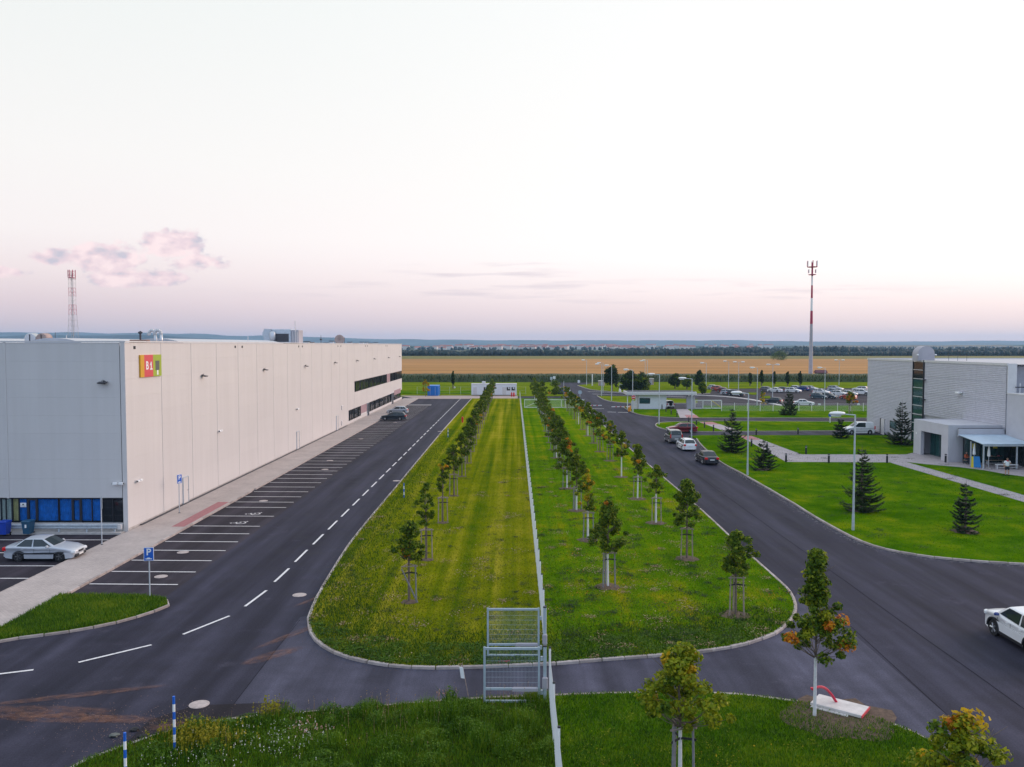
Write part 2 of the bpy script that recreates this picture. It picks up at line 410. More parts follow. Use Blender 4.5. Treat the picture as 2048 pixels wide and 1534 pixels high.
simple('sign_blue', (0.012, 0.12, 0.55), 0.45, 0.05)
simple('sign_white', (0.82, 0.83, 0.84), 0.45, 0.04)
simple('safety_red', (0.62, 0.020, 0.022), 0.5, 0.1)
simple('mast_red', (0.40, 0.025, 0.075), 0.6, 0.12)
simple('mast_grey', (0.40, 0.385, 0.42), 0.7, 0.12, 0.6)
simple('safety_orange', (0.78, 0.28, 0.010), 0.5, 0.1)
simple('sticker_yellow', (0.72, 0.58, 0.03), 0.5, 0.1)
simple('poster_blue', (0.015, 0.22, 0.58), 0.5, 0.1)
simple('container_blue', (0.012, 0.17, 0.56), 0.5, 0.12)
simple('cabin_white', (0.72, 0.73, 0.76), 0.5, 0.06)
simple('bin_blue', (0.010, 0.055, 0.42), 0.45, 0.1)
simple('bin_teal', (0.020, 0.090, 0.17), 0.5, 0.1)
simple('hose_red', (0.60, 0.010, 0.055), 0.4, 0.1)
simple('shed_red', (0.115, 0.035, 0.045), 0.8, 0.2)
simple('rust', (0.28, 0.17, 0.13), 0.8, 0.3, 3)
simple('bark', (0.16, 0.12, 0.10), 0.9, 0.35, 9, bump=0.3)
simple('bark_white', (0.72, 0.71, 0.72), 0.85, 0.12, 9)
simple('stake_wood', (0.30, 0.235, 0.21), 0.85, 0.3, 8)
simple('stake_grey', (0.22, 0.21, 0.23), 0.85, 0.3, 8)
simple('strap_black', (0.02, 0.02, 0.022), 0.8, 0.2, 5)
simple('rubber', (0.014, 0.014, 0.016), 0.8, 0.2, 8)
simple('rim_alloy', (0.52, 0.53, 0.55), 0.3, 0.1, 8, metal=0.8)
simple('rim_steel', (0.075, 0.075, 0.08), 0.45, 0.2, 8, metal=0.3)
simple('plate_white', (0.70, 0.70, 0.68), 0.5, 0.04)
simple('skin', (0.52, 0.29, 0.21), 0.6, 0.1, 8)
simple('hair_dark', (0.05, 0.035, 0.03), 0.8, 0.2, 12)
simple('shirt_white', (0.78, 0.80, 0.84), 0.8, 0.06, 8)
simple('shorts_dark', (0.025, 0.028, 0.045), 0.85, 0.1, 8)
simple('jacket_orange', (0.42, 0.085, 0.03), 0.85, 0.2, 8)
simple('scarf_red', (0.55, 0.04, 0.07), 0.8, 0.1, 8)
simple('table_wood', (0.34, 0.25, 0.19), 0.7, 0.2, 6)
m, nt, b, o = new_mat('tail_lamp'); b.inputs['Base Color'].default_value = (0.62, 0.012, 0.018, 1); b.inputs['Roughness'].default_value = 0.15
m, nt, b, o = new_mat('head_lamp'); b.inputs['Base Color'].default_value = (0.70, 0.72, 0.74, 1); b.inputs['Roughness'].default_value = 0.12
m, nt, b, o = new_mat('lamp_lens'); b.inputs['Base Color'].default_value = (0.86, 0.84, 0.82, 1); b.inputs['Roughness'].default_value = 0.3
def paint(name, c, metal=0.0, rough=0.32):
    m, nt, b, o = new_mat(name); t = NT(nt)
    dust = t.noise(t.pos(obj=True), 2.5, 5)
    nt.links.new(t.ramp(dust, [(0.3, tuple(x * 0.93 for x in c)), (0.7, c)]), b.inputs['Base Color'])
    nt.links.new(t.ramp(dust, [(0.3, rough), (0.7, rough + 0.1)]), b.inputs['Roughness'])
    b.inputs['Metallic'].default_value = metal
    b.inputs['Coat Weight'].default_value = 0.6 if max(c) > .1 else 0.2; b.inputs['Coat Roughness'].default_value = 0.08
    return m
paint('paint_silver', (0.50, 0.53, 0.58), 0.35); paint('paint_white', (0.80, 0.80, 0.81)); paint('paint_black', (0.018, 0.020, 0.030), 0.1)
paint('paint_grey', (0.155, 0.155, 0.165), 0.4); paint('paint_red', (0.20, 0.012, 0.020), 0.15); paint('paint_blue', (0.012, 0.045, 0.24), 0.2)
paint('paint_dark', (0.035, 0.048, 0.062), 0.2); paint('paint_teal', (0.055, 0.10, 0.13), 0.25); paint('paint_tomato', (0.46, 0.075, 0.055), 0.1); paint('paint_steelblue', (0.20, 0.28, 0.40), 0.3)

# leaves
leafy('leaf_green', [(0.0, (0.028, 0.066, 0.004)), (0.4, (0.070, 0.132, 0.006)), (0.75, (0.140, 0.215, 0.010)), (1.0, (0.26, 0.30, 0.016))], trans=.38)
leafy('leaf_light', [(0.0, (0.10, 0.16, 0.004)), (0.5, (0.22, 0.27, 0.006)), (1.0, (0.38, 0.37, 0.016))], trans=.4)
leafy('leaf_yellow', [(0.0, (0.36, 0.25, 0.008)), (0.5, (0.56, 0.36, 0.010)), (1.0, (0.66, 0.46, 0.02))], trans=.4)
leafy('leaf_orange', [(0.0, (0.40, 0.09, 0.012)), (0.5, (0.62, 0.20, 0.010)), (1.0, (0.72, 0.34, 0.015))], trans=.4)
leafy('leaf_dark', [(0.0, (0.010, 0.026, 0.008)), (0.5, (0.022, 0.045, 0.012)), (1.0, (0.045, 0.075, 0.016))])
leafy('needle_dark', [(0.0, (0.006, 0.022, 0.010)), (0.5, (0.016, 0.042, 0.016)), (1.0, (0.045, 0.085, 0.026))], trans=0.1)
leafy('needle_mid', [(0.0, (0.012, 0.036, 0.010)), (0.5, (0.028, 0.062, 0.014)), (1.0, (0.062, 0.105, 0.022))], trans=0.1)
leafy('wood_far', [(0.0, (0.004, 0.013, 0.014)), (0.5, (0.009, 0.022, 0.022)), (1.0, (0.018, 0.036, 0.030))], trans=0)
leafy('blade_lawn', [(0.36, (0.042, 0.120, 0.001)), (0.5, (0.115, 0.225, 0.002)), (0.64, (0.32, 0.29, 0.008))], patch=0.13, stripe=.35)
leafy('blade_olive', [(0.30, (0.062, 0.128, 0.002)), (0.5, (0.190, 0.215, 0.004)), (0.70, (0.37, 0.33, 0.03))], patch=0.13, stripe=.5)
leafy('blade_lush', [(0.34, (0.018, 0.066, 0.001)), (0.48, (0.068, 0.160, 0.002)), (0.58, (0.125, 0.235, 0.004)), (0.70, (0.25, 0.29, 0.014))], patch=0.35)
leafy('blade_bank', [(0.34, (0.012, 0.046, 0.001)), (0.50, (0.040, 0.100, 0.002)), (0.64, (0.085, 0.160, 0.004)), (0.78, (0.16, 0.17, 0.012))], patch=0.35)
leafy('weed_leaf', [(0.3, (0.018, 0.056, 0.002)), (0.5, (0.070, 0.150, 0.004)), (0.75, (0.155, 0.25, 0.012)), (0.95, (0.26, 0.33, 0.04))], patch=0.5)
leafy('weed_yellow', [(0.0, (0.13, 0.15, 0.008)), (0.5, (0.26, 0.24, 0.010)), (1.0, (0.36, 0.29, 0.02))])
leafy('weed_dry', [(0.0, (0.20, 0.13, 0.07)), (0.6, (0.36, 0.24, 0.13)), (1.0, (0.50, 0.40, 0.24))])
leafy('flower_white', [(0.0, (0.60, 0.56, 0.52)), (1.0, (0.82, 0.80, 0.76))])
leafy('flower_pink', [(0.0, (0.42, 0.22, 0.17)), (1.0, (0.60, 0.40, 0.32))])
leafy('corn_leaf', [(0.0, (0.016, 0.034, 0.007)), (0.5, (0.032, 0.058, 0.011)), (1.0, (0.075, 0.095, 0.018))])
simple('corn_mass', (0.030, 0.050, 0.012), 0.9, 0.4, 0.4, obj=False)
leafy('corn_tassel', [(0.0, (0.13, 0.115, 0.035)), (1.0, (0.26, 0.20, 0.075))])
leafy('house_wall', [(0.0, (0.55, 0.50, 0.45)), (0.5, (0.70, 0.66, 0.62)), (0.8, (0.62, 0.46, 0.38)), (1.0, (0.75, 0.72, 0.70))], trans=0)
simple('house_roof', (0.36, 0.13, 0.09), 0.9, 0.3, 0.02, obj=False)
M = MATS

# ------------------------------------------------------------------ mesh helpers
class MB:
    def __init__(s): s.v = []; s.f = []; s.m = []
    def add(s, vs, fs, mi=0):
        o = len(s.v); s.v += [tuple(v) for v in vs]
        for f in fs: s.f.append(tuple(i + o for i in f)); s.m.append(mi)
        return s
    def box(s, c, d, mi=0, rz=0.0, taper=1.0):
        x, y, z = d[0] / 2, d[1] / 2, d[2] / 2
        cr, sr = math.cos(rz), math.sin(rz)
        vs = []
        for k in (-1, 1):
            q = taper if k > 0 else 1.0
            for (a, b) in ((-1, -1), (1, -1), (1, 1), (-1, 1)):
                px, py = a * x * q, b * y * q
                vs.append((c[0] + px * cr - py * sr, c[1] + px * sr + py * cr, c[2] + k * z))
        return s.add(vs, [(3, 2, 1, 0), (4, 5, 6, 7), (0, 1, 5, 4), (1, 2, 6, 5), (2, 3, 7, 6), (3, 0, 4, 7)], mi)
    def bev(s, c, d, mi=0, b=0.02, rz=0.0):
        """box with chamfered upright edges and top"""
        x, y, z = d[0] / 2, d[1] / 2, d[2] / 2
        b = min(b, x * .8, y * .8, z * .8)
        ring = lambda i: [(-x + b + i, -y + i), (x - b - i, -y + i), (x - i, -y + b + i), (x - i, y - b - i), (x - b - i, y - i), (-x + b + i, y - i), (-x + i, y - b - i), (-x + i, -y + b + i)]
        cr, sr = math.cos(rz), math.sin(rz)
        vs = []
        for zz, i in ((-z, 0), (z - b, 0), (z, b * .9)):
            for (px, py) in ring(i): vs.append((c[0] + px * cr - py * sr, c[1] + px * sr + py * cr, c[2] + zz))
        fs = [tuple(range(7, -1, -1)), tuple(range(16, 24))]
        for k in (0, 8):
            for i in range(8): j = (i + 1) % 8; fs.append((k + i, k + j, k + 8 + j, k + 8 + i))
        return s.add(vs, fs, mi)
    def tube(s, p0, p1, r0, r1=None, n=8, mi=0, cap=True):
        r1 = r0 if r1 is None else r1
        p0, p1 = Vector(p0), Vector(p1); d = (p1 - p0)
        if d.length < 1e-6: return s
        q = d.normalized().to_track_quat('Z', 'Y')
        vs = []
        for p, r in ((p0, r0), (p1, r1)):
            for i in range(n):
                a = 2 * math.pi * i / n
                vs.append(p + q @ Vector((math.cos(a) * r, math.sin(a) * r, 0)))
        fs = [(i, (i + 1) % n, n + (i + 1) % n, n + i) for i in range(n)]
        if cap: fs += [tuple(range(n - 1, -1, -1)), tuple(range(n, 2 * n))]
        return s.add(vs, fs, mi)
    def path(s, pts, rads, n=6, mi=0):
        for i in range(len(pts) - 1): s.tube(pts[i], pts[i + 1], rads[i], rads[i + 1], n, mi, cap=True)
        return s
    def lathe(s, prof, c=(0, 0, 0), n=16, mi=0, axis='z', closed=False):
        vs = []
        for (r, z) in prof:
            for i in range(n):
                a = 2 * math.pi * i / n
                x, y = r * math.cos(a), r * math.sin(a)
                vs.append((c[0] + x, c[1] + y, c[2] + z) if axis == 'z' else ((c[0] + x, c[1] + z, c[2] + y) if axis == 'y' else (c[0] + z, c[1] + x, c[2] + y)))
        fs = []
        for k in range(len(prof) - 1):
            for i in range(n): j = (i + 1) % n; fs.append((k * n + i, k * n + j, (k + 1) * n + j, (k + 1) * n + i))
        if not closed:
            fs.append(tuple(range(n - 1, -1, -1))); fs.append(tuple(range((len(prof) - 1) * n, len(prof) * n)))
        return s.add(vs, fs, mi)
    def prism(s, poly, z0, z1, mi=0, side=None):
        n = len(poly)
        vs = [(p[0], p[1], z0) for p in poly] + [(p[0], p[1], z1) for p in poly]
        tris = tessellate_polygon([[Vector((p[0], p[1], 0)) for p in poly]])
        fs = [tuple(i + n for i in t) for t in tris]
        s.add(vs, fs, mi)
        s.add(vs, [(i, (i + 1) % n, n + (i + 1) % n, n + i) for i in range(n)], mi if side is None else side)
        return s
    def sheet(s, poly, z, mi=0):
        tris = tessellate_polygon([[Vector((p[0], p[1], 0)) for p in poly]])
        return s.add([(p[0], p[1], z) for p in poly], tris, mi)
    def quad(s, a, b, c, d, mi=0): return s.add([a, b, c, d], [(0, 1, 2, 3)], mi)
    def mesh(s, name, mats, smooth=False, fix=True):
        me = bpy.data.meshes.new(name)
        me.from_pydata(s.v, [], s.f)
        for mm in (mats if isinstance(mats, (list, tuple)) else [mats]): me.materials.append(M[mm])
        if any(s.m): me.polygons.foreach_set('material_index', s.m)
        if fix:
            bm = bmesh.new(); bm.from_mesh(me)
            bmesh.ops.recalc_face_normals(bm, faces=bm.faces); bm.to_mesh(me); bm.free()
        if smooth: me.polygons.foreach_set('use_smooth', [True] * len(me.polygons))
        me.update()
        return me
    def build(s, name, mats, parent=None, smooth=False, fix=True, loc=None, rz=0.0):
        return link(name, s.mesh(name, mats, smooth, fix), parent, loc, rz)

def link(name, me, parent=None, loc=None, rz=0.0):
    o = bpy.data.objects.new(name, me); COL.objects.link(o)
    if parent is not None: o.parent = parent
    if loc is not None: o.location = loc
    if rz: o.rotation_euler = (0, 0, rz)
    return o
def tag(o, label=None, cat=None, group=None, kind=None):
    if label: o['label'] = label
    if cat: o['category'] = cat
    if group: o['group'] = group
    if kind: o['kind'] = kind
    return o
def thing(name, label, cat, loc=(0, 0, 0), rz=0.0, group=None):
    o = bpy.data.objects.new(name, None); COL.objects.link(o)
    o.empty_display_size = 0.3
    o.location = loc; o.rotation_euler = (0, 0, rz)
    return tag(o, label, cat, group)
CHILDREN = {}
def kids(o): return [c for c in bpy.data.objects if c.parent == o]
def collect(o):
    ks = kids(o)
    CHILDREN[o.name] = [(k, collect(k)) for k in ks]
    return CHILDREN[o.name]
def copy_tree(o, tree, parent=None):
    c = o.copy(); COL.objects.link(c); c.parent = parent
    for k, sub in tree: copy_tree(k, sub, c)
    return c
def dup(proto, tree, loc, rz, label, group=None):
    c = copy_tree(proto, tree); c.location = loc; c.rotation_euler = (0, 0, rz)
    c['label'] = label
    if group: c['group'] = group
    return c
def np_mesh(name, V, F, mats, mi=None, smooth=False):
    me = bpy.data.meshes.new(name)
    V = np.asarray(V, dtype=np.float32).reshape(-1, 3); F = np.asarray(F, dtype=np.int32)
    k = F.shape[1]; n = F.shape[0]
    me.vertices.add(len(V)); me.vertices.foreach_set('co', V.ravel())
    me.loops.add(n * k); me.loops.foreach_set('vertex_index', F.ravel())
    me.polygons.add(n); me.polygons.foreach_set('loop_start', np.arange(0, n * k, k, dtype=np.int32))
    for mm in (mats if isinstance(mats, (list, tuple)) else [mats]): me.materials.append(M[mm])
    if mi is not None: me.polygons.foreach_set('material_index', np.asarray(mi, dtype=np.int32))
    if smooth: me.polygons.foreach_set('use_smooth', np.ones(n, dtype=bool))
    me.update(calc_edges=True); me.validate()
    return me
def structure(name, mb, mats, **kw):
    return tag(mb.build(name, mats, **kw), kind='structure')
def smooth_line(pts, step=1.0, closed=False):
    """Catmull-Rom through pts, then even steps"""
    P = [np.array(p[:2], float) for p in pts]
    out = []
    n = len(P)
    for i in range(n - 1):
        p0, p1, p2, p3 = P[max(i - 1, 0)], P[i], P[i + 1], P[min(i + 2, n - 1)]
        for k in range(16):
            t = k / 16
            out.append(0.5 * ((2 * p1) + (-p0 + p2) * t + (2 * p0 - 5 * p1 + 4 * p2 - p3) * t ** 2 + (-p0 + 3 * p1 - 3 * p2 + p3) * t ** 3))
    out.append(P[-1])
    out = np.array(out)
    seg = np.linalg.norm(np.diff(out, axis=0), axis=1); L = np.concatenate([[0], np.cumsum(seg)])
    m = max(1, int(round(L[-1] / step)))
    d = np.linspace(0, L[-1], m + 1)
    return np.stack([np.interp(d, L, out[:, 0]), np.interp(d, L, out[:, 1])], 1)
def inside(P, poly):
    x, y = P[:, 0], P[:, 1]; r = np.zeros(len(P), bool); n = len(poly)
    for i in range(n):
        x0, y0 = poly[i]; x1, y1 = poly[(i + 1) % n]
        c = ((y0 > y) != (y1 > y))
        with np.errstate(divide='ignore', invalid='ignore'):
            r ^= c & (x < (x1 - x0) * (y - y0) / (y1 - y0 + 1e-12) + x0)
    return r
ORD = ['first', 'second', 'third', 'fourth', 'fifth', 'sixth', 'seventh', 'eighth', 'ninth', 'tenth', 'eleventh', 'twelfth', 'thirteenth', 'fourteenth',
       'fifteenth', 'sixteenth', 'seventeenth', 'eighteenth', 'nineteenth', 'twentieth', 'twenty-first', 'twenty-second', 'twenty-third', 'twenty-fourth']
TEXTS = {}
def text_mesh(txt, size, mat, bold=0.0):
    cu_ = bpy.data.curves.new('lettering', 'FONT'); cu_.body = txt; cu_.size = size; cu_.align_x = 'CENTER'; cu_.align_y = 'CENTER'
    cu_.extrude = 0.004; cu_.offset = bold; cu_.resolution_u = 3
    tmp = bpy.data.objects.new('lettering', cu_); COL.objects.link(tmp)
    bpy.context.view_layer.update()
    dg = bpy.context.evaluated_depsgraph_get()
    me = bpy.data.meshes.new_from_object(tmp.evaluated_get(dg))
    bpy.data.objects.remove(tmp); bpy.data.curves.remove(cu_)
    me.materials.clear(); me.materials.append(M[mat])
    return me

# ------------------------------------------------------------------ the ground of the place
g = MB(); g.sheet([(-8800, -350), (8800, -350), (8800, 7500), (-8800, 7500)], -0.25)
structure('ground', g, 'plain')
g = MB(); g.sheet([(-110, -60), (190, -60), (190, 300), (-110, 300)], -0.06)
structure('site_ground', g, 'lawn_far')
road = structure('road', MB().sheet([(-62, -30), (130, -30), (130, 60), (75, 175), (26, 296), (-30, 296), (-40, 213), (-62, 213)], 0.0), 'asphalt')

# hills: ridges that rise behind the town, higher on the left
rng = np.random.default_rng(5)
def fbm(x, seed, octv=5):
    r = np.zeros_like(x); a = 1.0; rs = np.random.default_rng(seed)
    for k in range(octv):
        f = 2.0 ** k; ph = rs.uniform(0, 6.28, 3); q = rs.uniform(0.6, 1.4, 3)
        r += a * (np.sin(x * f * q[0] + ph[0]) + 0.6 * np.sin(x * f * 1.7 * q[1] + ph[1]) + 0.4 * np.sin(x * f * 2.9 * q[2] + ph[2])); a *= 0.5
    return r / 3.2
def ridge(name, dist, depth, hfun, seed, mat):
    U = np.linspace(-0.95, 0.95, 420); T = np.linspace(-1, 1, 21)
    base = hfun(U) + fbm(U * 9, seed) * hfun(U) * 0.16 + fbm(U * 60, seed + 1, 3) * 1.6
    V = []
    for t in T:
        prof = math.cos(t * math.pi / 2) ** 1.4
        d = dist + t * depth
        V.append(np.stack([U * d, np.full_like(U, d), -0.6 + base * prof * (1 + 0.10 * fbm(U * 22 + t * 3, seed + 2, 3))], 1))
    V = np.concatenate(V); n = len(U); F = []
    for k in range(len(T) - 1):
        i = np.arange(n - 1) + k * n
        F.append(np.stack([i, i + 1, i + n + 1, i + n], 1))
    tag(link(name, np_mesh(name, V, np.concatenate(F), mat, smooth=True)), kind='structure')
ss = lambda x, a, b: np.clip((x - a) / (b - a), 0, 1) ** 2 * (3 - 2 * np.clip((x - a) / (b - a), 0, 1))
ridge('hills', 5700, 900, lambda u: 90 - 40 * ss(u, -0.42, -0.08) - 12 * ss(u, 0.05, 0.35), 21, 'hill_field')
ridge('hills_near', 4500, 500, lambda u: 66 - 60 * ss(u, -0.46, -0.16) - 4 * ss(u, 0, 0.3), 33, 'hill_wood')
ridge('hills_low', 3700, 280, lambda u: 10 + 3 * ss(u, 0.2, 0.5), 44, 'plain')

# fields
structure('wheat_field', MB().prism([(-420, 322), (900, 318), (900, 760), (-420, 745)], -0.02, 0.75), 'wheat')
structure('far_field', MB().prism([(-900, 765), (1500, 770), (1500, 985), (-900, 985)], -0.05, 0.4), 'far_crop')

# maize strip: a mass of stalks with leaf and tassel showing on its edge
mz = MB()
gx = np.linspace(-320, 560, 441); gy = np.linspace(298, 321, 9)
V = []; F = []
for j, y in enumerate(gy):
    for i, x in enumerate(gx):
        edge = 0.0 if (j == 0) else 1.0
        V.append((x, y - (0.4 if j == 0 else 0), (0.0 if j == 0 else 2.15) + edge * (0.25 * rng.random())))
n = len(gx)
F = [(j * n + i, j * n + i + 1, (j + 1) * n + i + 1, (j + 1) * n + i) for j in range(len(gy) - 1) for i in range(n - 1)]
corn = tag(link('maize_field', np_mesh('maize_field', V, F, 'corn_mass')), 'dense dark green maize strip along the near edge of the wheat field', 'maize', kind='stuff')
N = 26000
bx = rng.uniform(-320, 560, N); by = 297.4 + np.abs(rng.normal(0, 1, N)) * 6.0; by = np.minimum(by, 320)
hz = np.where(by < 299, rng.uniform(0.5, 2.5, N), rng.uniform(2.1, 2.75, N))
wd = rng.uniform(0.10, 0.22, N); ang = rng.uniform(0, 6.28, N)
ca, sa = np.cos(ang) * wd, np.sin(ang) * wd
lean = rng.normal(0, 0.35, (N, 2))
V = np.stack([np.stack([bx - ca, by - sa, hz - 0.9], 1), np.stack([bx + ca, by + sa, hz - 0.9], 1), np.stack([bx + lean[:, 0], by + lean[:, 1], hz + 0.15], 1)], 1).reshape(-1, 3)
V[:, 2] = np.maximum(V[:, 2], 0)
tag(link('maize_leaves', np_mesh('maize_leaves', V, np.arange(N * 3).reshape(-1, 3), ['corn_leaf', 'corn_tassel'], (rng.random(N) < np.where(hz > 2.3, 0.35, 0.03)).astype(int)), corn), kind='stuff')

# far woods: lumpy crowns in broken belts
def ico(sub):
    bm = bmesh.new(); bmesh.ops.create_icosphere(bm, subdivisions=sub, radius=1.0)
    V = np.array([v.co[:] for v in bm.verts]); F = np.array([[v.index for v in f.verts] for f in bm.faces]); bm.free(); return V, F
IV, IF = ico(2)
def lumps(centres, radii, hts, seed, rough=0.28):
    rs = np.random.default_rng(seed); n = len(centres)
    k = len(IV)
    disp = 1 + rs.normal(0, rough, (n, k)).clip(-0.5, 0.6)
    V = IV[None] * disp[..., None]
    V = V * np.stack([radii, radii, hts * 0.55], 1)[:, None]
    V[..., 2] += (hts * 0.5)[:, None]
    V[..., :3] += np.concatenate([centres, np.zeros((n, 1))], 1)[:, None]
    V[..., 2] = np.maximum(V[..., 2], -0.2)
    F = IF[None] + (np.arange(n) * k)[:, None, None]
    return V.reshape(-1, 3), F.reshape(-1, 3)
def woods(name, n, x0, x1, y0, y1, h0, h1, seed, label, dens=None):
    rs = np.random.default_rng(seed)
    x = rs.uniform(x0, x1, n); y = rs.uniform(y0, y1, n)
    env = 0.5 + 0.5 * np.clip(fbm(x / 55.0, seed + 3, 4), -1, 1)
    h = h0 + (h1 - h0) * env * rs.uniform(0.75, 1.1, n)
    r = rs.uniform(2.6, 5.2, n) * (h / h1) ** 0.5
    if dens is not None:
        keep = rs.random(n) < dens(x); x, y, h, r = x[keep], y[keep], h[keep], r[keep]
    V, F = lumps(np.stack([x, y], 1), r, h, seed)
    tag(link(name, np_mesh(name, V, F, 'wood_far', smooth=False)), label, 'woods', kind='stuff')
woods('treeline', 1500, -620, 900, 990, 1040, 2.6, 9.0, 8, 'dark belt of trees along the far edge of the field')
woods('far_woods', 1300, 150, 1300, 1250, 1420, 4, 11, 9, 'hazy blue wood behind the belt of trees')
woods('valley_trees', 900, -1500, 2200, 1900, 3600, 4, 10, 10, 'hazy trees scattered between the houses of the distant town')

# distant town: small houses with gabled roofs
rs = random.Random(3)
for i in range(150):
    Yh = rs.uniform(2300, 3350); u = rs.triangular(-0.20, 0.34, 0.02)
    w, d, h = rs.uniform(9, 22), rs.uniform(8, 12), rs.uniform(4, 8)
    if rs.random() < 0.18: w *= 1.9; h *= 1.1
    hb = MB()
    hb.box((0, 0, h / 2), (w, d, h), 0)
    hb.add([(-w / 2 - .3, -d / 2 - .4, h), (w / 2 + .3, -d / 2 - .4, h), (w / 2 + .3, d / 2 + .4, h), (-w / 2 - .3, d / 2 + .4, h), (-w / 2 + .1, 0, h + d * 0.32), (w / 2 - .1, 0, h + d * 0.32)],
           [(0, 1, 5, 4), (2, 3, 4, 5), (1, 2, 5), (3, 0, 4), (3, 2, 1, 0)], 1)
    zg = 0.8 + (Yh - 2300) * 0.006
    hb.box((0, 0, -3), (w * .96, d * .96, 5.9), 0)
    ho = hb.build('distant_house', ['house_wall', 'house_roof'], loc=(u * Yh, Yh, zg), rz=rs.uniform(-0.6, 0.6))
    tag(ho, 'tiny pale house in the hazy town on the horizon', 'house', 'houses of the distant town')

# ------------------------------------------------------------------ lawns and kerbs
ZL = 0.10
kst = MB(); kst.bev((0, 0, 0.0), (0.975, 0.16, 0.34), 0, 0.022)
KERB = kst.mesh('kerb_stone', 'kerb')
def kerb(parent, pts, near=75.0, step=1.0, smooth=True, top=0.125):
    line = smooth_line(pts, step) if smooth else smooth_line(pts, step)
    far = MB()
    for i in range(len(line) - 1):
        a, b_ = line[i], line[i + 1]; c = (a + b_) / 2; d = b_ - a; L = float(np.hypot(*d)); rz = math.atan2(d[1], d[0])
        if c[1] < near:
            o = bpy.data.objects.new('kerb_stone', KERB); COL.objects.link(o); o.parent = parent
            o.location = (c[0] + random.uniform(-.008, .008), c[1] + random.uniform(-.008, .008), top - 0.17 + random.uniform(-.008, .006)); o.rotation_euler = (0, 0, rz + random.uniform(-.008, .008)); o.scale = (L / 1.0, 1, 1)
        else:
            far.bev((c[0], c[1], top - 0.17), (L * 0.985, 0.16, 0.34), 0, 0.02, rz)
    if far.v: tag(far.build('kerb_run', 'kerb', parent), kind='stuff')
    return line
random.seed(11)
def lawn(name, poly, mat, z=ZL): return structure(name, MB().prism(poly, -0.03, z), mat)

# middle strip between the two roads
K_left = gps([(944, 797), (900, 845.5), (850, 905), (800, 966), (750, 1026), (700, 1089), (660, 1152), (632, 1202), (617, 1240)])
K_bot = gps([(617, 1240), (624, 1272), (652, 1298), (700, 1318), (770, 1332), (850, 1338), (960, 1336), (1100, 1330), (1200, 1322), (1330, 1312), (1420, 1303), (1490, 1290), (1548, 1270)])
K_right = gps([(1548, 1270), (1580, 1244), (1591, 1218), (1583, 1192), (1560, 1166), (1484, 1098), (1394, 1014), (1287, 922), (1240, 881), (1172, 820)])
kl = smooth_line(K_left + K_bot[1:] + K_right[1:], 1.0)
X_L = -0.0
fenceX = 1.32
mid_poly = [tuple(p) for p in kl] + [(14.9, 206), (-10.9, 206)]
lp = [p for p in mid_poly]
# the part left of the fence is drier than the part right of it
def clip_x(poly, x, keep_left):
    out = []
    n = len(poly)
    for i in range(n):
        a, b_ = poly[i], poly[(i + 1) % n]
        ia = (a[0] <= x) == keep_left; ib = (b_[0] <= x) == keep_left
        if ia: out.append(a)
        if ia != ib:
            t = (x - a[0]) / (b_[0] - a[0]); out.append((x, a[1] + t * (b_[1] - a[1])))
    return out
poly_ml = clip_x(mid_poly, fenceX, True); poly_mr = clip_x(mid_poly, fenceX, False)
lawn_ml = lawn('mown_strip', poly_ml, 'lawn_olive'); lawn_mr = lawn('lawn_right_of_fence', poly_mr, 'lawn_green')
kerb(lawn_ml, K_left[::-1], 80); kerb(lawn_ml, K_bot, 80); kerb(lawn_mr, K_right, 80)

# small grassed corner at bottom left
isl = gps([(-60, 1298), (-60, 1302), (0, 1284), (80, 1273), (150, 1263), (215, 1251), (262, 1239), (300, 1227), (330, 1217), (338, 1208), (326, 1201), (296, 1197.5), (230, 1195.5), (150, 1195), (118, 1195)])
isl_s = smooth_line(isl[1:], 1.0)
xr = gp(118, 1195)
poly_isl = [tuple(p) for p in isl_s] + [(-23.75, xr[1] - 1.0), (-23.75, gp(0, 1266)[1]), (-23.75, 32)]
lawn_i = lawn('grass_corner', poly_isl, 'lawn_lush', 0.14)
kerb(lawn_i, isl[1:], 200)

# rough verge at the bottom, left of the fence, and grass right of it
ver = gps([(60, 1590), (160, 1532), (250, 1497), (350, 1465), (450, 1445), (580, 1433), (720, 1421), (880, 1407), (1000, 1400), (1092, 1397)])
poly_ver = [tuple(p) for p in smooth_line(ver, 1.0)] + [(1.3, 30.9), (1.3, 14), (-16, 14)]
lawn_v = lawn('rough_verge', poly_ver, 'verge_soil', 0.12)
kerb(lawn_v, ver, 200)
vr = gps([(1108, 1396), (1250, 1391), (1440, 1392), (1530, 1400), (1620, 1413), (1700, 1430), (1783, 1452), (1851, 1483), (1930, 1530), (2010, 1590)])
poly_vr = [(1.3, 14), (1.3, gp(1108, 1396)[1])] + [tuple(p) for p in smooth_line(vr, 1.0)] + [(13.5, 14)]
lawn_vr = lawn('grass_verge', poly_vr, 'lawn_lush', 0.12)
kerb(lawn_vr, vr, 200)

# big lawn on the right with its kerb sweeping round to the side road
ka = gps([(1393, 878), (1405, 893), (1440, 924), (1490, 951.5), (1577, 1002), (1640, 1041), (1705, 1076), (1760, 1097), (1850, 1114), (1950, 1124), (2048, 1130), (2200, 1136)])
A_top = gp(1430, 871.5)[1]
poly_a = [tuple(p) for p in smooth_line(ka, 1.0)][::-1] + [(25.2, A_top - 1.2), (27.0, A_top - 0.1), (31, A_top), (54.4, A_top), (54.4, 93), (80, 93), (80, 49)]
poly_a = [tuple(p) for p in smooth_line(ka, 1.0)] + [(80, 49), (80, 88), (54.5, 88), (54.5, A_top), (31, A_top), (27.0, A_top - 0.1), (25.2, A_top - 1.2)]
lawn_a = lawn('big_lawn', poly_a, 'lawn_lush')
kerb(lawn_a, ka, 85)
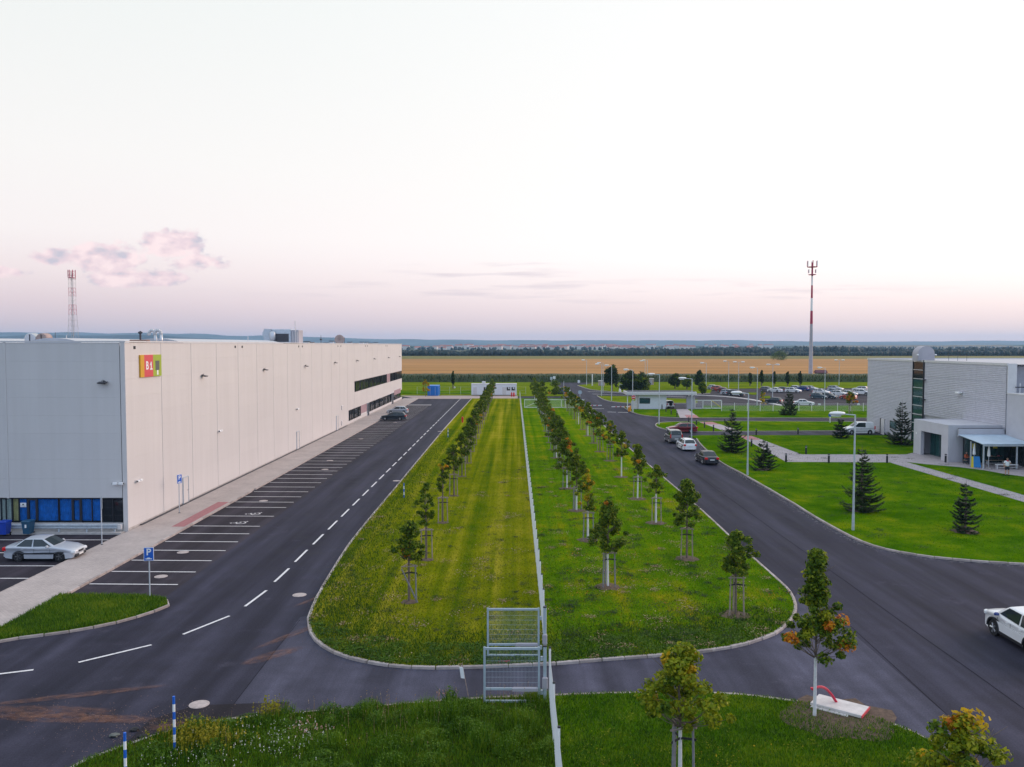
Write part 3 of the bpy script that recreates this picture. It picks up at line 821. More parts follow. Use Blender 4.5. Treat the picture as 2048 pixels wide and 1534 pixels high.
# grass islands between the lanes
B_b = gps([(1311, 851), (1318, 856), (1345, 862), (1400, 864), (1455, 864), (1670, 862.5), (1760, 862.5)])
B_t = gps([(1311, 851), (1317, 846.5), (1345, 844.5), (1400, 843.5), (1460, 843), (1670, 844), (1760, 844.5)])
poly_b = B_b + B_t[::-1][:-1]
lawn_b = lawn('lane_island', poly_b, 'lawn_lush'); kerb(lawn_b, B_t, 0); kerb(lawn_b, B_b, 0)
C_b = gps([(1246, 814), (1262, 824), (1285, 831), (1320, 834.5), (1360, 836), (1420, 836.5), (1560, 836.5), (1760, 837)])
poly_c = C_b + [gp(1760, 812)] + gps([(1405, 812), (1405, 819), (1275, 819), (1250, 813)])
lawn_c = lawn('gatehouse_lawn', poly_c, 'lawn_lush'); kerb(lawn_c, C_b, 0)
poly_d = gps([(1194, 792), (1212, 801), (1245, 806), (1300, 807), (1395, 807), (1395, 799), (1300, 796), (1250, 793)])
lawn_d = lawn('gate_island', poly_d, 'lawn_far'); kerb(lawn_d, poly_d[:5], 0)
poly_e = gps([(1155, 771), (1180, 779), (1215, 783), (1260, 786), (1340, 789), (1420, 787), (1425, 778), (1560, 776.5), (1800, 776.5), (1800, 764), (1300, 764), (1180, 768)])
lawn_e = lawn('car_park_bank', poly_e, 'lawn_far'); kerb(lawn_e, poly_e[:6], 0)
structure('car_park', MB().sheet(gps([(1425, 778), (1560, 776.8), (1830, 776.8), (1830, 819), (1470, 819), (1405, 812), (1390, 800), (1400, 790)]), 0.006), 'asphalt_lot')
for pts in ([(1497, 785.5), (1515, 785.5), (1512, 790), (1495, 789)], [(1524, 793), (1540, 792.5), (1541, 797), (1523, 797)]):
    lawn('car_park_island', gps(pts), 'lawn_far')
kx = MB()
ln = smooth_line(gps([(1388, 790.5), (1440, 793), (1490, 798), (1530, 805), (1565, 812)]), 2.0)
for i in range(len(ln) - 1):
    c = (ln[i] + ln[i + 1]) / 2; d = ln[i + 1] - ln[i]
    kx.bev((c[0], c[1], 0.05), (float(np.hypot(*d)), 0.9, 0.2), 0, 0.02, math.atan2(d[1], d[0]))
structure('car_park_footway', kx, 'concrete_pale')
# meadow behind the left road
poly_m1 = [(-60, 213.5), (-24, 213.5), (-9, 216), (14, 216), (14, 297), (-320, 297), (-320, 213.5)]
structure('back_meadow', MB().prism(poly_m1, -0.05, 0.05), 'lawn_far')
structure('ditch_bank', MB().prism([(-320, 226), (-12, 226), (-12, 240), (-320, 240)], -0.05, 0.12), 'lawn_lush')
structure('gravel_apron', MB().sheet([(-24, 205), (0.8, 205), (0.8, 218), (-30, 218)], 0.06), 'gravel_pink')

# dark soil rings under the trees are laid when the trees are planted (soil_patch)

# pavement beside the warehouse
pv = structure('pavement', MB().prism([(-27.15, -5), (-23.72, -5), (-23.72, 206), (-27.15, 206)], -0.02, 0.13), 'paving')
edge = MB()
for k in range(211):
    y = -5 + k
    if y + 1 > 75: break
    edge_o = bpy.data.objects.new('edge_stone', KERB); COL.objects.link(edge_o); edge_o.parent = pv
    edge_o.location = (-23.66, y + 0.5, -0.03); edge_o.rotation_euler = (0, 0, math.pi / 2)
far = MB()
for k in range(int(206 - 76)): far.bev((-23.66, 76.5 + k, -0.03), (0.16, 0.975, 0.34), 0, 0.02)
tag(far.build('edge_run', 'kerb', pv), kind='stuff')
e2 = MB()
for k in range(57):
    e2.bev((-27.2, 1.5 + k, -0.03), (0.14, 0.975, 0.33), 0, 0.02)
tag(e2.build('edge_run', 'kerb', pv), kind='stuff')
MB().sheet([(-24.7, gp(350, 1057)[1]), (-23.78, gp(350, 1057)[1]), (-23.78, gp(445, 1007)[1]), (-24.7, gp(445, 1007)[1])], 0.136).build('red_paving_strip', 'paving_red', pv)

# footpaths on the right
pth = MB()
pth.sheet(gps([(1352, 819), (1375, 819), (1399, 837), (1360, 837)]), ZL + 0.006)
pth.sheet(gps([(1398, 845), (1425, 845), (1480, 863), (1447, 863)]), ZL + 0.006)
pth.sheet(gps([(1478, 873), (1503, 873), (1603, 910.5), (1812, 910.5), (1835, 905), (1900, 925), (1813, 926), (2060, 996), (2060, 1010), (1787, 929), (1780, 926.5), (1572, 925.5)]), ZL + 0.006)
path_o = structure('footpath', pth, 'path_paving')
for pts in ([(1369, 831), (1392, 831), (1399, 837), (1374, 837)], [(1400, 845), (1425, 845), (1440, 850), (1410, 850)], [(1478, 873), (1503, 873), (1522, 881), (1492, 881)]):
    MB().sheet(gps(pts), ZL + 0.011).build('red_paving_strip', 'paving_red', path_o)
terr = structure('terrace', MB().prism(gps([(1829, 906), (1815, 926), (1850, 930), (1918, 936), (1966, 942), (2010, 950), (2100, 962)]) + [(60, 89), (60, 99), (54.4, 102)], -0.02, ZL + 0.02), 'path_paving')

# lighter asphalt of the link road and repaired patches
structure('link_road', MB().sheet(gps([(468, 1408), (528, 1330), (560, 1290), (600, 1235), (640, 1225), (900, 1310), (1560, 1225), (1610, 1170), (1692, 1255), (1905, 1440), (1960, 1500), (1700, 1500), (1100, 1440), (800, 1440), (480, 1432)]), 0.004), 'asphalt_light')
structure('road_patch', MB().sheet(gps([(390, 1411), (580, 1404), (567, 1432), (480, 1440), (330, 1472), (240, 1498), (300, 1440)]), 0.007), 'asphalt_patch')
structure('bay_asphalt', MB().sheet([(-23.55, gp(0, 1197)[1]), (-18.3, gp(0, 1197)[1]), (-18.3, 186), (-23.55, 186)], 0.004), 'asphalt_lot')
structure('side_car_park', MB().sheet([(-60, 20), (-27.25, 20), (-27.25, 58.7), (-60, 58.7)], 0.004), 'asphalt_lot')

# ------------------------------------------------------------------ painted lines
def line(p0, p1, w, z=0.012):
    a, b_ = Vector((*p0[:2], 0)), Vector((*p1[:2], 0)); d = (b_ - a).normalized(); nrm = Vector((-d.y, d.x, 0)) * w / 2
    mb = MB(); mb.quad(*[(q.x, q.y, z) for q in (a - nrm, b_ - nrm, b_ + nrm, a + nrm)])
    return mb.build('marking_line', 'road_paint', road, fix=False)
bay_y = [gp(170, 1168)[1]]
for px, py in ((212, 1143), (250, 1120.5), (285, 1100.5), (316, 1083), (347.5, 1067), (376, 1052), (409, 1032), (441, 1014.5), (461, 1004)):
    bay_y.append(gp(px, py)[1])
while bay_y[-1] + 2.5 < 181: bay_y.append(bay_y[-1] + 2.5)
for y in bay_y: line((-23.5, y), (-18.55, y - 0.12), 0.13)
for py, x1 in ((1080, 203), (1106, 160), (1132, 112), (1157, 65), (1185, 15)):
    y = gp(x1, py)[1]; line((-27.4, y), (-38, y), 0.13)
line((-23.5, 184.5), (-18.3, 184.5), 1.1)
for a, b_ in (((-40, 1353), (67, 1340)), ((157, 1325), (303, 1290)), ((366, 1269), (459, 1232)), ((490, 1213), (533, 1181)), ((549, 1164), (578, 1137))):
    line(gp(*a), gp(*b_), 0.14)
yd = gp(590, 1124)[1]; xd = gp(590, 1124)[0]
k = 0
while yd < 205:
    line((xd, yd), (xd, min(yd + 3, 206)), 0.14); yd += 4.5
    xd += (-13.3 - xd) * 0.3
for a, b_ in (((1168, 817.5), (1208, 817.5)), ((1215, 824), (1232, 824.3)), ((1236, 824.5), (1256, 825))): line(gp(*a), gp(*b_), 0.5)
for a, b_ in (((1176, 783), (1250, 786)), ((1185, 788), (1262, 791)), ((1250, 786), (1290, 787)), ((1262, 791), (1380, 794))): line(gp(*a), gp(*b_), 0.55)
# tar seams between the paving lanes
random.seed(31)
for xs_, ya0, ya1 in ((18.5, 24, 100),):
    pts = [(xs_ + random.uniform(-.03, .03), ya0 + (ya1 - ya0) * k / 24) for k in range(25)]; mb = MB()
    for (a, b_) in zip(pts[:-1], pts[1:]): mb.quad((a[0] - .012, a[1], .010), (a[0] + .012, a[1], .010), (b_[0] + .012, b_[1], .010), (b_[0] - .012, b_[1], .010))
    mb.build('tar_seam', 'tar', road, fix=False)
for a, b_ in (((1611, 1170), (1905, 1440)), ((528, 1330), (468, 1408)), ((600, 1240), (528, 1330))):
    p, q = gp(*a), gp(*b_); o_ = line(p, q, .02, .011); o_.name = 'tar_seam'; o_.data.materials.clear(); o_.data.materials.append(M['tar'])
# wheelchair symbols in the two wide bays
def wheelchair(cx, cy_, s):
    mb = MB()
    def seg(a, b_, w=0.09):
        a, b_ = Vector((*a, 0)), Vector((*b_, 0)); d = (b_ - a).normalized(); n_ = Vector((-d.y, d.x, 0)) * w / 2
        mb.quad(*[(q.x, q.y, 0) for q in (a - n_, b_ - n_, b_ + n_, a + n_)])
    arc = [(0.32 * math.cos(a), 0.32 * math.sin(a)) for a in np.linspace(R(110), R(395), 22)]
    for a, b_ in zip(arc[:-1], arc[1:]): seg(a, b_)
    seg((-0.05, 0.55), (-0.02, 0.05)); seg((-0.04, 0.38), (0.28, 0.36)); seg((-0.02, 0.08), (0.30, 0.06)); seg((0.30, 0.08), (0.42, -0.34)); seg((0.40, -0.33), (0.56, -0.28))
    mb.add([(-0.07 + 0.09 * math.cos(a), 0.68 + 0.09 * math.sin(a), 0) for a in np.linspace(0, 6.283, 13)[:-1]], [tuple(range(12))])
    o = mb.build('wheelchair_symbol', 'road_paint', road, fix=False, loc=(cx, cy_, 0.014), rz=R(90)); o.scale = (s, s, 1)
for px, py in ((482, 1046), (511, 1028)): wheelchair(*gp(px, py), 1.05)
# dirt tracked over the road
for k, a in enumerate(((50, 1424, 7, 1.1, 0.0), (130, 1437, 5, .8, -0.03), (235, 1439, 3.2, .7, -0.05), (395, 1452, 3.6, 1.0, 0.10), (150, 1392, 7, .5, 0.30), (590, 1268, 5, .5, 1.0), (545, 1312, 3, .9, 0.8), (640, 1195, 4, 0.4, 1.05))):
    x, y = gp(a[0], a[1]); mb = MB(); lx, ly = a[2], a[3]
    mb.quad((-lx / 2, -ly / 2, 0), (lx / 2, -ly / 2, 0), (lx / 2, ly / 2, 0), (-lx / 2, ly / 2, 0))
    mb.build('dirt_film', 'dirt_film', road, loc=(x, y, 0.016 + 0.003 * k), rz=a[4])

# ------------------------------------------------------------------ warehouse on the left
WX, WY0, WY1, WZ = -27.2, gp(257, 1065)[1], gp(257, 1065)[1] + 24 * 6.0, 13.42
wh = thing('warehouse', 'long pale panel-clad warehouse with ribbon windows beside the striped parking bays', 'warehouse', (0, 0, 0))
core = MB()
core.box((WX - 16.2, (WY0 + WY1) / 2, WZ / 2 - 0.1), (32, WY1 - WY0 - 0.4, WZ - 0.4))
# core stands back behind the window bands so that rooms lie behind the glass
core.v = []; core.f = []; core.m = []
def core_box(x0, x1, y0, y1, z0, z1): core.box(((x0 + x1) / 2, (y0 + y1) / 2, (z0 + z1) / 2), (x1 - x0, y1 - y0, z1 - z0))
core_box(WX - 40, WX - 0.12, WY0 + 0.12, WY1 - 0.12, -0.05, 0.70)
core_box(WX - 40, WX - 0.12, WY0 + 0.12, WY1 - 0.12, 2.46, 5.18)
core_box(WX - 40, WX - 0.12, WY0 + 0.12, WY1 - 0.12, 7.02, WZ - 0.35)
core_box(WX - 40, WX - 1.6, WY0 + 1.6, WY1 - 0.12, 0.70, 2.46)
core_box(WX - 40, WX - 1.6, WY0 + 0.12, WY1 - 0.12, 5.18, 7.02)
yw0 = at_x(697, 800, WX)[1]; yu0 = at_x(709, 780, WX)[1]
core_box(WX - 1.7, WX - 0.12, WY0 + 0.6, yw0, 0.70, 2.46)
core_box(WX - 1.7, WX - 0.12, WY0 + 0.12, yu0, 5.18, 7.02)
core.build('wall_core', 'joint_dark', wh)
rows = [(0.28, 0.70), (0.70, 2.46), (2.46, 3.82), (3.82, 5.18), (5.18, 7.02), (7.02, 8.28), (8.28, 9.54), (9.54, 10.80), (10.80, 12.06), (12.06, 13.36)]
PAN = {}
def panel(kind, length, h):
    key = (kind, round(length, 3), round(h, 3))
    if key not in PAN:
        mb = MB(); l, hh, b_, c_ = length / 2, h / 2, 0.012, 0.0012
        if kind == 'e':   # faces +X, runs along Y
            mb.add([(-0.06, -l, -hh), (-0.06, l, -hh), (-0.06, l, hh), (-0.06, -l, hh), (0.0 - b_, -l, -hh), (0.0 - b_, l, -hh), (0.0 - b_, l, hh), (0.0 - b_, -l, hh),
                    (0, -l + b_, -hh + c_), (0, l - b_, -hh + c_), (0, l - b_, hh - c_), (0, -l + b_, hh - c_)],
                   [(0, 1, 5, 4), (1, 2, 6, 5), (2, 3, 7, 6), (3, 0, 4, 7), (4, 5, 9, 8), (5, 6, 10, 9), (6, 7, 11, 10), (7, 4, 8, 11), (8, 9, 10, 11)])
        else:             # faces -Y, runs along X
            mb.add([(-l, 0.06, -hh), (l, 0.06, -hh), (l, 0.06, hh), (-l, 0.06, hh), (-l, b_, -hh), (l, b_, -hh), (l, b_, hh), (-l, b_, hh),
                    (-l + b_, 0, -hh + c_), (l - b_, 0, -hh + c_), (l - b_, 0, hh - c_), (-l + b_, 0, hh - c_)],
                   [(0, 1, 5, 4), (1, 2, 6, 5), (2, 3, 7, 6), (3, 0, 4, 7), (4, 5, 9, 8), (5, 6, 10, 9), (6, 7, 11, 10), (7, 4, 8, 11), (8, 9, 10, 11)])
        PAN[key] = mb.mesh('wall_panel', 'wall_panel')
    return PAN[key]
def put_panel(kind, c, length, h): return link('wall_panel', panel(kind, length, h), wh, c)
GAPV, GAPH = 0.055, 0.0015
# openings on the long side: (y0, y1) free of panels for the two window rows
low_open = (yw0, at_x(801, 790, WX)[1]); up_open = (yu0, WY1 - 0.35)
for k in range(24):
    y0, y1 = WY0 + 6 * k, WY0 + 6 * (k + 1)
    for (z0, z1) in rows:
        a, b_ = y0, y1
        if z0 == 0.70:
            if a >= low_open[0] and a < low_open[1] - 1: continue
            if b_ > low_open[0]: b_ = max(a + 0.2, min(b_, low_open[0])) if a < low_open[0] else b_
        if z0 == 5.18:
            if a >= up_open[0]: continue
            if b_ > up_open[0]: b_ = up_open[0]
        if b_ - a < 0.4: continue
        put_panel('e', (WX, (a + b_) / 2, (z0 + z1) / 2), b_ - a - GAPV, z1 - z0 - GAPH)
sx0 = WX - 0.32
cols = [(sx0 - 8.1, sx0), (sx0 - 16.2, sx0 - 8.1), (sx0 - 24.3, sx0 - 16.2)]
srows = rows[:]
for (x0, x1) in cols:
    for (z0, z1) in srows:
        if z0 == 0.70: continue
        put_panel('s', ((x0 + x1) / 2, WY0, (z0 + z1) / 2), x1 - x0 - 0.12, z1 - z0 - GAPH)
tr_ = MB()
tr_.box((WX - 0.155, WY0 - 0.012, WZ / 2), (0.33, 0.05, WZ))           # corner trim
for (x0, x1) in cols[1:]: tr_.box((x1, WY0 - 0.01, WZ / 2 + 1.2), (0.16, 0.05, WZ - 2.45))
tr_.build('corner_trim', 'wall_panel', wh)
cp = MB()
cp.box((WX - 0.10, (WY0 + WY1) / 2, WZ + 0.02), (0.34, WY1 - WY0 + 0.1, 0.10)); cp.box((WX - 12.6, WY0 + 0.12, WZ + 0.02), (24.6, 0.34, 0.098))
cp.build('parapet_cap', 'trim_white', wh)
pl = MB(); pl.box((WX - 0.05, (WY0 + WY1) / 2, 0.14), (0.06, WY1 - WY0, 0.29)); pl.box((WX - 12.5, WY0 + 0.05, 0.14), (24.5, 0.06, 0.288))
pl.build('plinth', 'concrete', wh)
MB().sheet([(WX - 40, WY0 + 0.3), (WX - 0.3, WY0 + 0.3), (WX - 0.3, WY1 - 0.3), (WX - 40, WY1 - 0.3)], WZ - 0.30).build('roof', 'roof_grey', wh)
dc = MB(); dc.box((WX + 0.09, (WY0 + 136) / 2 + 0.8, 0.16), (0.16, 134 - WY0, 0.06))
dc.build('gutter_strip', 'dark_metal', wh)

# ribbon window, south face: frame, panes, curtains behind
wy = WY0
def south_window(px0, px1, fill):
    x0 = at_depth(px0, 1020, wy)[0]; x1 = at_depth(px1, 1020, wy)[0]
    z0, z1 = 0.74, 2.42; door = fill == 'door'
    fr = MB(); t_ = 0.13 if door else 0.028
    fill = 'curtain_blue' if door else fill
    fr.box(((x0 + x1) / 2, wy + 0.03, z0 + t_ / 2), (x1 - x0, 0.10, t_)); fr.box(((x0 + x1) / 2, wy + 0.03, z1 - t_ / 2), (x1 - x0, 0.10, t_))
    for x in (x0 + t_ / 2, x1 - t_ / 2): fr.box((x, wy + 0.03, (z0 + z1) / 2), (t_, 0.102, z1 - z0 - 2 * t_))
    f = fr.build('window', 'frame_dark', wh)
    MB().box(((x0 + x1) / 2, wy + 0.05, (z0 + z1) / 2), (x1 - x0 - 2 * t_, 0.012, z1 - z0 - 2 * t_)).build('pane', 'window_glass' if fill != 'dark' else 'window_dark', f)
    if fill in ('curtain_blue', 'curtain_pale', 'curtain_ochre'):
        cu_ = MB(); n = max(6, int((x1 - x0) / 0.06)); xs = np.linspace(x0 + 0.02, x1 - 0.02, n)
        for i in range(n - 1):
            ya = wy + 0.10 + (0.03 if i % 2 else 0.0); yb = wy + 0.10 + (0.0 if i % 2 else 0.03)
            cu_.quad((xs[i], ya, z0 + 0.08), (xs[i + 1], yb, z0 + 0.08), (xs[i + 1], yb, z1 - 0.05), (xs[i], ya, z1 - 0.05))
        cu_.build('curtain', fill, f)
for a in ((-40, 2, 'curtain_pale'), (2.5, 12, 'curtain_pale'), (12, 24, 'curtain_pale'), (25, 38, 'curtain_ochre'), (38, 55, 'curtain_blue'), (55, 75, 'door'), (75, 117, 'curtain_blue'), (118.5, 144, 'curtain_blue'),
          (144, 163, 'door'), (163, 184, 'curtain_blue'), (184, 203, 'curtain_blue'), (204, 226, 'dark'), (226, 248, 'dark')): south_window(*a)
xn = at_depth(46, 1012, wy)[0]
nt_ = MB().box((xn, wy + 0.034, 1.95), (0.42, 0.012, 0.30)).build('window_notice', 'sign_white', wh)
em = MB(); em.add([(xn - 0.09, wy + 0.024, 1.93), (xn + 0.09, wy + 0.024, 1.93), (xn + 0.05, wy + 0.024, 2.0), (xn, wy + 0.024, 2.05), (xn - 0.05, wy + 0.024, 2.0)], [(0, 1, 2, 3, 4)])
em.quad((xn - 0.15, wy + 0.024, 1.86), (xn + 0.15, wy + 0.024, 1.86), (xn + 0.15, wy + 0.024, 1.885), (xn - 0.15, wy + 0.024, 1.885)); em.build('emblem', 'sign_grey', nt_, fix=False)

# ribbon windows, long face
def east_window(y0, y1, z0, z1, solid=None, n=1):
    t_ = 0.06
    for k in range(n):
        a = y0 + (y1 - y0) * k / n; b_ = y0 + (y1 - y0) * (k + 1) / n
        fr = MB()
        if solid:
            MB().box((WX - 0.02, (a + b_) / 2, (z0 + z1) / 2), (0.08, b_ - a - 0.02, z1 - z0)).build('infill_panel', solid, wh); continue
        for z in (z0 + t_ / 2, z1 - t_ / 2): fr.box((WX - 0.05, (a + b_) / 2, z), (0.10, b_ - a, t_))
        for y in (a + t_ / 2, b_ - t_ / 2): fr.box((WX - 0.05, y, (z0 + z1) / 2), (0.102, t_, z1 - z0 - 2 * t_))
        f = fr.build('window', 'frame_dark', wh)
        MB().box((WX - 0.07, (a + b_) / 2, (z0 + z1) / 2), (0.012, b_ - a - 2 * t_, z1 - z0 - 2 * t_)).build('pane', 'window_dark' if k % 3 else 'window_glass', f)
        if random.random() < 0.45: MB().box((WX - 0.25, (a + b_) / 2 + random.uniform(-.2, .2), (z0 + z1) / 2), (0.02, (b_ - a) * random.uniform(.25, .6), z1 - z0 - .2)).build('blind', 'curtain_pale', f)
def wy_at(px): return at_x(px, 760, WX)[1]
random.seed(4)
east_window(yu0, wy_at(773.7), 5.2, 7.0, n=24)
east_window(wy_at(773.7), wy_at(780), 5.2, 7.0, 'panel_mauve')
east_window(wy_at(780), WY1 - 0.4, 5.2, 7.0, n=14)
east_window(yw0, wy_at(721), 0.72, 2.44, n=8)
east_window(wy_at(721), wy_at(733), 1.05, 2.44, 'panel_mauve')
east_window(wy_at(721), wy_at(733), 0.72, 1.04, 'trim_white')
east_window(wy_at(738), wy_at(780), 0.72, 2.44, n=14)
east_window(wy_at(788), wy_at(801), 1.85, 2.9, 'panel_mauve')
east_window(wy_at(788), wy_at(801), 0.72, 1.84, n=5)
def east_door(y, w, h, mat, z=0.13):
    fr = MB(); fr.box((WX + 0.005, y, z + h / 2), (0.09, w, h)); d = fr.build('door', mat, wh)
    MB().box((WX + 0.075, y + w * 0.36, z + 1.05), (0.05, 0.12, 0.03)).build('handle', 'dark_metal', d)
    fr = MB()
    for s in (-1, 1): fr.box((WX + 0.03, y + s * (w / 2 + 0.03), z + h / 2), (0.12, 0.05, h + 0.1))
    fr.box((WX + 0.03, y, z + h + 0.04), (0.118, w + 0.01, 0.06)); fr.build('door_frame', 'galvanised', d)
east_door(at_x(371, 1000, WX)[1], 1.05, 2.15, 'wall_panel'); east_door(at_x(595.5, 890, WX)[1], 1.1, 2.2, 'wall_panel'); east_door(at_x(674, 850, WX)[1], 1.1, 2.2, 'wall_panel')
east_door(wy_at(735.5), 1.6, 2.3, 'frame_dark'); east_door(wy_at(784.5), 2.2, 2.35, 'frame_dark')
for yv in (60.6, 82.3, 84.4, 106.4, 108.2, 129.9, 132.1, 153.8, 156, 178, 180):
    MB().box((WX + 0.004, yv + (WY0 - 59.1), 13.02), (0.05, 0.30, 0.22)).build('overflow_opening', 'interior_dark', wh)
# louvre boxes near the far doors
for px, py in ((684, 815), (684, 846)):
    x, y, z = at_x(px, py, WX); MB().bev((x + 0.06, y, z), (0.14, 1.1, 0.7), 0, 0.03).build('louvre_box', 'trim_white', wh)

# wall lights
def wall_light(x, y, z, face, label):
    o = thing('wall_light', label, 'light', (x, y, z), 0 if face == 'e' else -math.pi / 2, 'floodlights on the warehouse walls')
    MB().box((0.03, 0, 0), (0.06, 0.16, 0.16)).build('wall_plate', 'dark_metal', o)
    a = MB(); n = 10
    for k in range(n):
        t0, t1 = math.pi * k / n, math.pi * (k + 1) / n
        a.tube((0.42 * math.sin(t0) * 0.4 + 0.06, -0.2 + 0.4 * k / n, 0.14 * math.sin(t0)), (0.42 * math.sin(t1) * 0.4 + 0.06, -0.2 + 0.4 * (k + 1) / n, 0.14 * math.sin(t1)), 0.02, n=5)
    a.build('bracket', 'dark_metal', o)
    h = MB(); h.add([(0.06, -0.42, 0.0), (0.60, -0.42, -0.10), (0.60, 0.42, -0.10), (0.06, 0.42, 0.0), (0.14, -0.34, -0.14), (0.52, -0.34, -0.20), (0.52, 0.34, -0.20), (0.14, 0.34, -0.14)],
                    [(0, 1, 2, 3), (4, 5, 6, 7), (0, 1, 5, 4), (1, 2, 6, 5), (2, 3, 7, 6), (3, 0, 4, 7)]).build('lamp_head', 'dark_metal', o)
    o.scale = (.75, .75, .75)
    return o
for i, (px, py) in enumerate(((404, 750), (527.5, 738), (610, 731), (669, 724.5), (713, 720.5), (747.5, 717), (776, 714.5), (798, 712.5))):
    x, y, z = at_x(px, py, WX); wall_light(WX, y, z, 'e', f'dark floodlight high on the long pale wall, {ORD[i]} from the sign')
x, y, z = at_depth(208, 763, WY0); wall_light(x, WY0, z, 's', 'dark floodlight on the bluish end wall above the blue curtains')
def camera_box(x, y, z, rz, label):
    o = thing('security_camera', label, 'camera', (x, y, z), rz, 'white cameras on the warehouse')
    MB().box((0.05, 0, 0), (0.10, 0.10, 0.10)).build('bracket', 'white_paint', o)
    for s in (-1, 1):
        b_ = MB().bev((0.17, s * 0.22, 0.02), (0.16, 0.34, 0.16), 0, 0.04).build('housing', 'white_paint', o)
        MB().box((0.17, s * 0.40, 0.02), (0.10, 0.02, 0.10)).build('lens', 'black_plastic', b_)
for px, py, f, lb in ((238, 967, 's', 'white twin camera on the end wall near the corner'), (275, 961.5, 'e', 'white twin camera on the long wall near the corner'),
                      (438, 862, 'e', 'small twin camera halfway up the long pale wall'), (593.5, 818, 'e', 'small camera above the middle side door of the warehouse')):
    if f == 's': x, y, z = at_depth(px, py, WY0); camera_box(x, WY0, z, -math.pi / 2, lb)
    else: x, y, z = at_x(px, py, WX); camera_box(WX, y, z, 0, lb)

# building sign
y0s, y1s = at_x(278, 730, WX)[1], at_x(320, 730, WX)[1]
z1s = at_x(278, 710, WX)[2]; z0s = at_x(278, 755, WX)[2]
sg = thing('building_sign', 'square sign in orange, red and green reading B1 on the warehouse wall', 'sign', (WX, y0s, (z0s + z1s) / 2))
wS, hS = y1s - y0s, z1s - z0s
MB().box((0.05, wS / 2, 0), (0.10, wS, hS)).build('box', 'sign_orange', sg)
def face(name, y0, y1, z0, z1, mat, x=0.108): return MB().box((x, (y0 + y1) / 2, (z0 + z1) / 2), (0.012, y1 - y0, z1 - z0)).build(name, mat, sg)
face('orange_stripe', 0.0, wS * 0.17, -hS / 2, hS / 2, 'sign_orange'); face('red_field', wS * 0.17, wS * 0.59, -hS / 2, hS / 2, 'sign_red'); face('green_field', wS * 0.59, wS, -hS / 2, hS / 2, 'sign_green')
face('grey_block', wS * 0.70, wS * 0.89, -hS * 0.22, hS * 0.22, 'sign_grey', 0.120); face('white_stem', wS * 0.765, wS * 0.835, -hS * 0.44, -hS * 0.225, 'sign_white', 0.120)
lt = link('lettering', text_mesh('B', hS * 0.52, 'sign_white', 0.02), sg); lt.location = (0.120, wS * 0.315, 0.0)
d1 = MB(); y1_, hh1 = wS * .490, hS * .185
d1.box((.121, y1_, 0), (.012, .15, hh1 * 2)); d1.box((.121, y1_, -hh1 + .05), (.0115, .42, .10)); d1.add([(.127, y1_ - .05, hh1), (.127, y1_ - .24, hh1 - .20), (.127, y1_ - .24, hh1 - .32), (.127, y1_ - .05, hh1 - .14)], [(0, 1, 2, 3)]); d1.build('numeral', 'sign_white', sg, fix=False)
lt.location = (0.120, wS * 0.305, 0.0); lt.rotation_euler = (math.pi / 2, 0, math.pi / 2); lt.scale = (1.0, 1, 1)

# rooftop: vaulted rooflights, air handling, pipes
def vault(x, y0, y1, w, rise, label):
    mb = MB(); n = 14; ys = np.linspace(y0, y1, 9)
    ring = []
    for y in ys:
        ring.append([(x - w / 2 + w * k / n, y, WZ - 0.3 + 0.25 + rise * (1 - ((2 * k / n) - 1) ** 2)) for k in range(n + 1)])
    V = [p for r in ring for p in r]; F = [(j * (n + 1) + i, j * (n + 1) + i + 1, (j + 1) * (n + 1) + i + 1, (j + 1) * (n + 1) + i) for j in range(len(ys) - 1) for i in range(n)]
    mb.add(V, F)
    mb.add(ring[0], [tuple(range(n + 1))]); mb.add(ring[-1], [tuple(range(n + 1))])
    o = thing('rooflight', label, 'rooflight', (0, 0, 0), 0, 'vaulted rooflights on the warehouse')
    mb.build('vault', 'rooflight', o, smooth=False)
    MB().box((x, (y0 + y1) / 2, WZ - 0.19), (w + 0.2, y1 - y0 + 0.2, 0.28)).build('upstand', 'trim_white', o)
for i, (px, lb) in enumerate(((20, 'leftmost pale vaulted rooflight behind the warehouse parapet'), (200, 'pale vaulted rooflight behind the lattice tower foot'), (395, 'long pale vaulted rooflight between the steel pipes and the air unit'))):
    X = (-46.5, -38.5, -31.6)[i]; vault(X, 66 + 4 * i, 96 + 5 * i, 5.0, 0.42, lb)
def at_roof(px, X): return at_x(px, 685, X)[1]
# big air handling unit
ya = at_roof(565, -31.5)
ah = thing('air_handling_unit', 'large grey air handling unit with louvred hood on the warehouse roof', 'air unit', (-31.5, ya, WZ - 0.3))
MB().box((0, 0, 0.15), (5.2, 2.4, 0.3)).build('base_frame', 'dark_metal', ah)
MB().bev((0.15, 0, 1.25), (2.6, 2.2, 1.9), 0, 0.05).build('housing', 'galvanised', ah)
MB().box((0.15, -1.11, 1.05), (2.0, 0.03, 1.1)).build('grille', 'dark_metal', ah)
MB().bev((2.0, 0, 1.2), (1.0, 2.3, 1.8), 0, 0.05).build('fan_section', 'mast_grey', ah)
hd = MB(); hd.add([(-1.2, -1.1, 0.35), (-1.2, 1.1, 0.35), (-1.2, 1.1, 2.2), (-1.2, -1.1, 2.2), (-2.4, -1.2, 1.55), (-2.4, 1.2, 1.55), (-2.1, 1.2, 2.25), (-2.1, -1.2, 2.25), (-2.0, -1.1, 0.4), (-2.0, 1.1, 0.4)],
                  [(3, 2, 6, 7), (7, 6, 5, 4), (0, 8, 4, 7, 3), (1, 2, 6, 5, 9), (0, 1, 9, 8)])
hd.build('intake_hood', 'galvanised', ah)
MB().lathe([(0.32, 0.0), (0.42, 0.35), (0.42, 1.1), (0.25, 1.3)], (-0.95, -1.3, 0.6), 12).build('outlet_cowl', 'steel', ah, smooth=True)
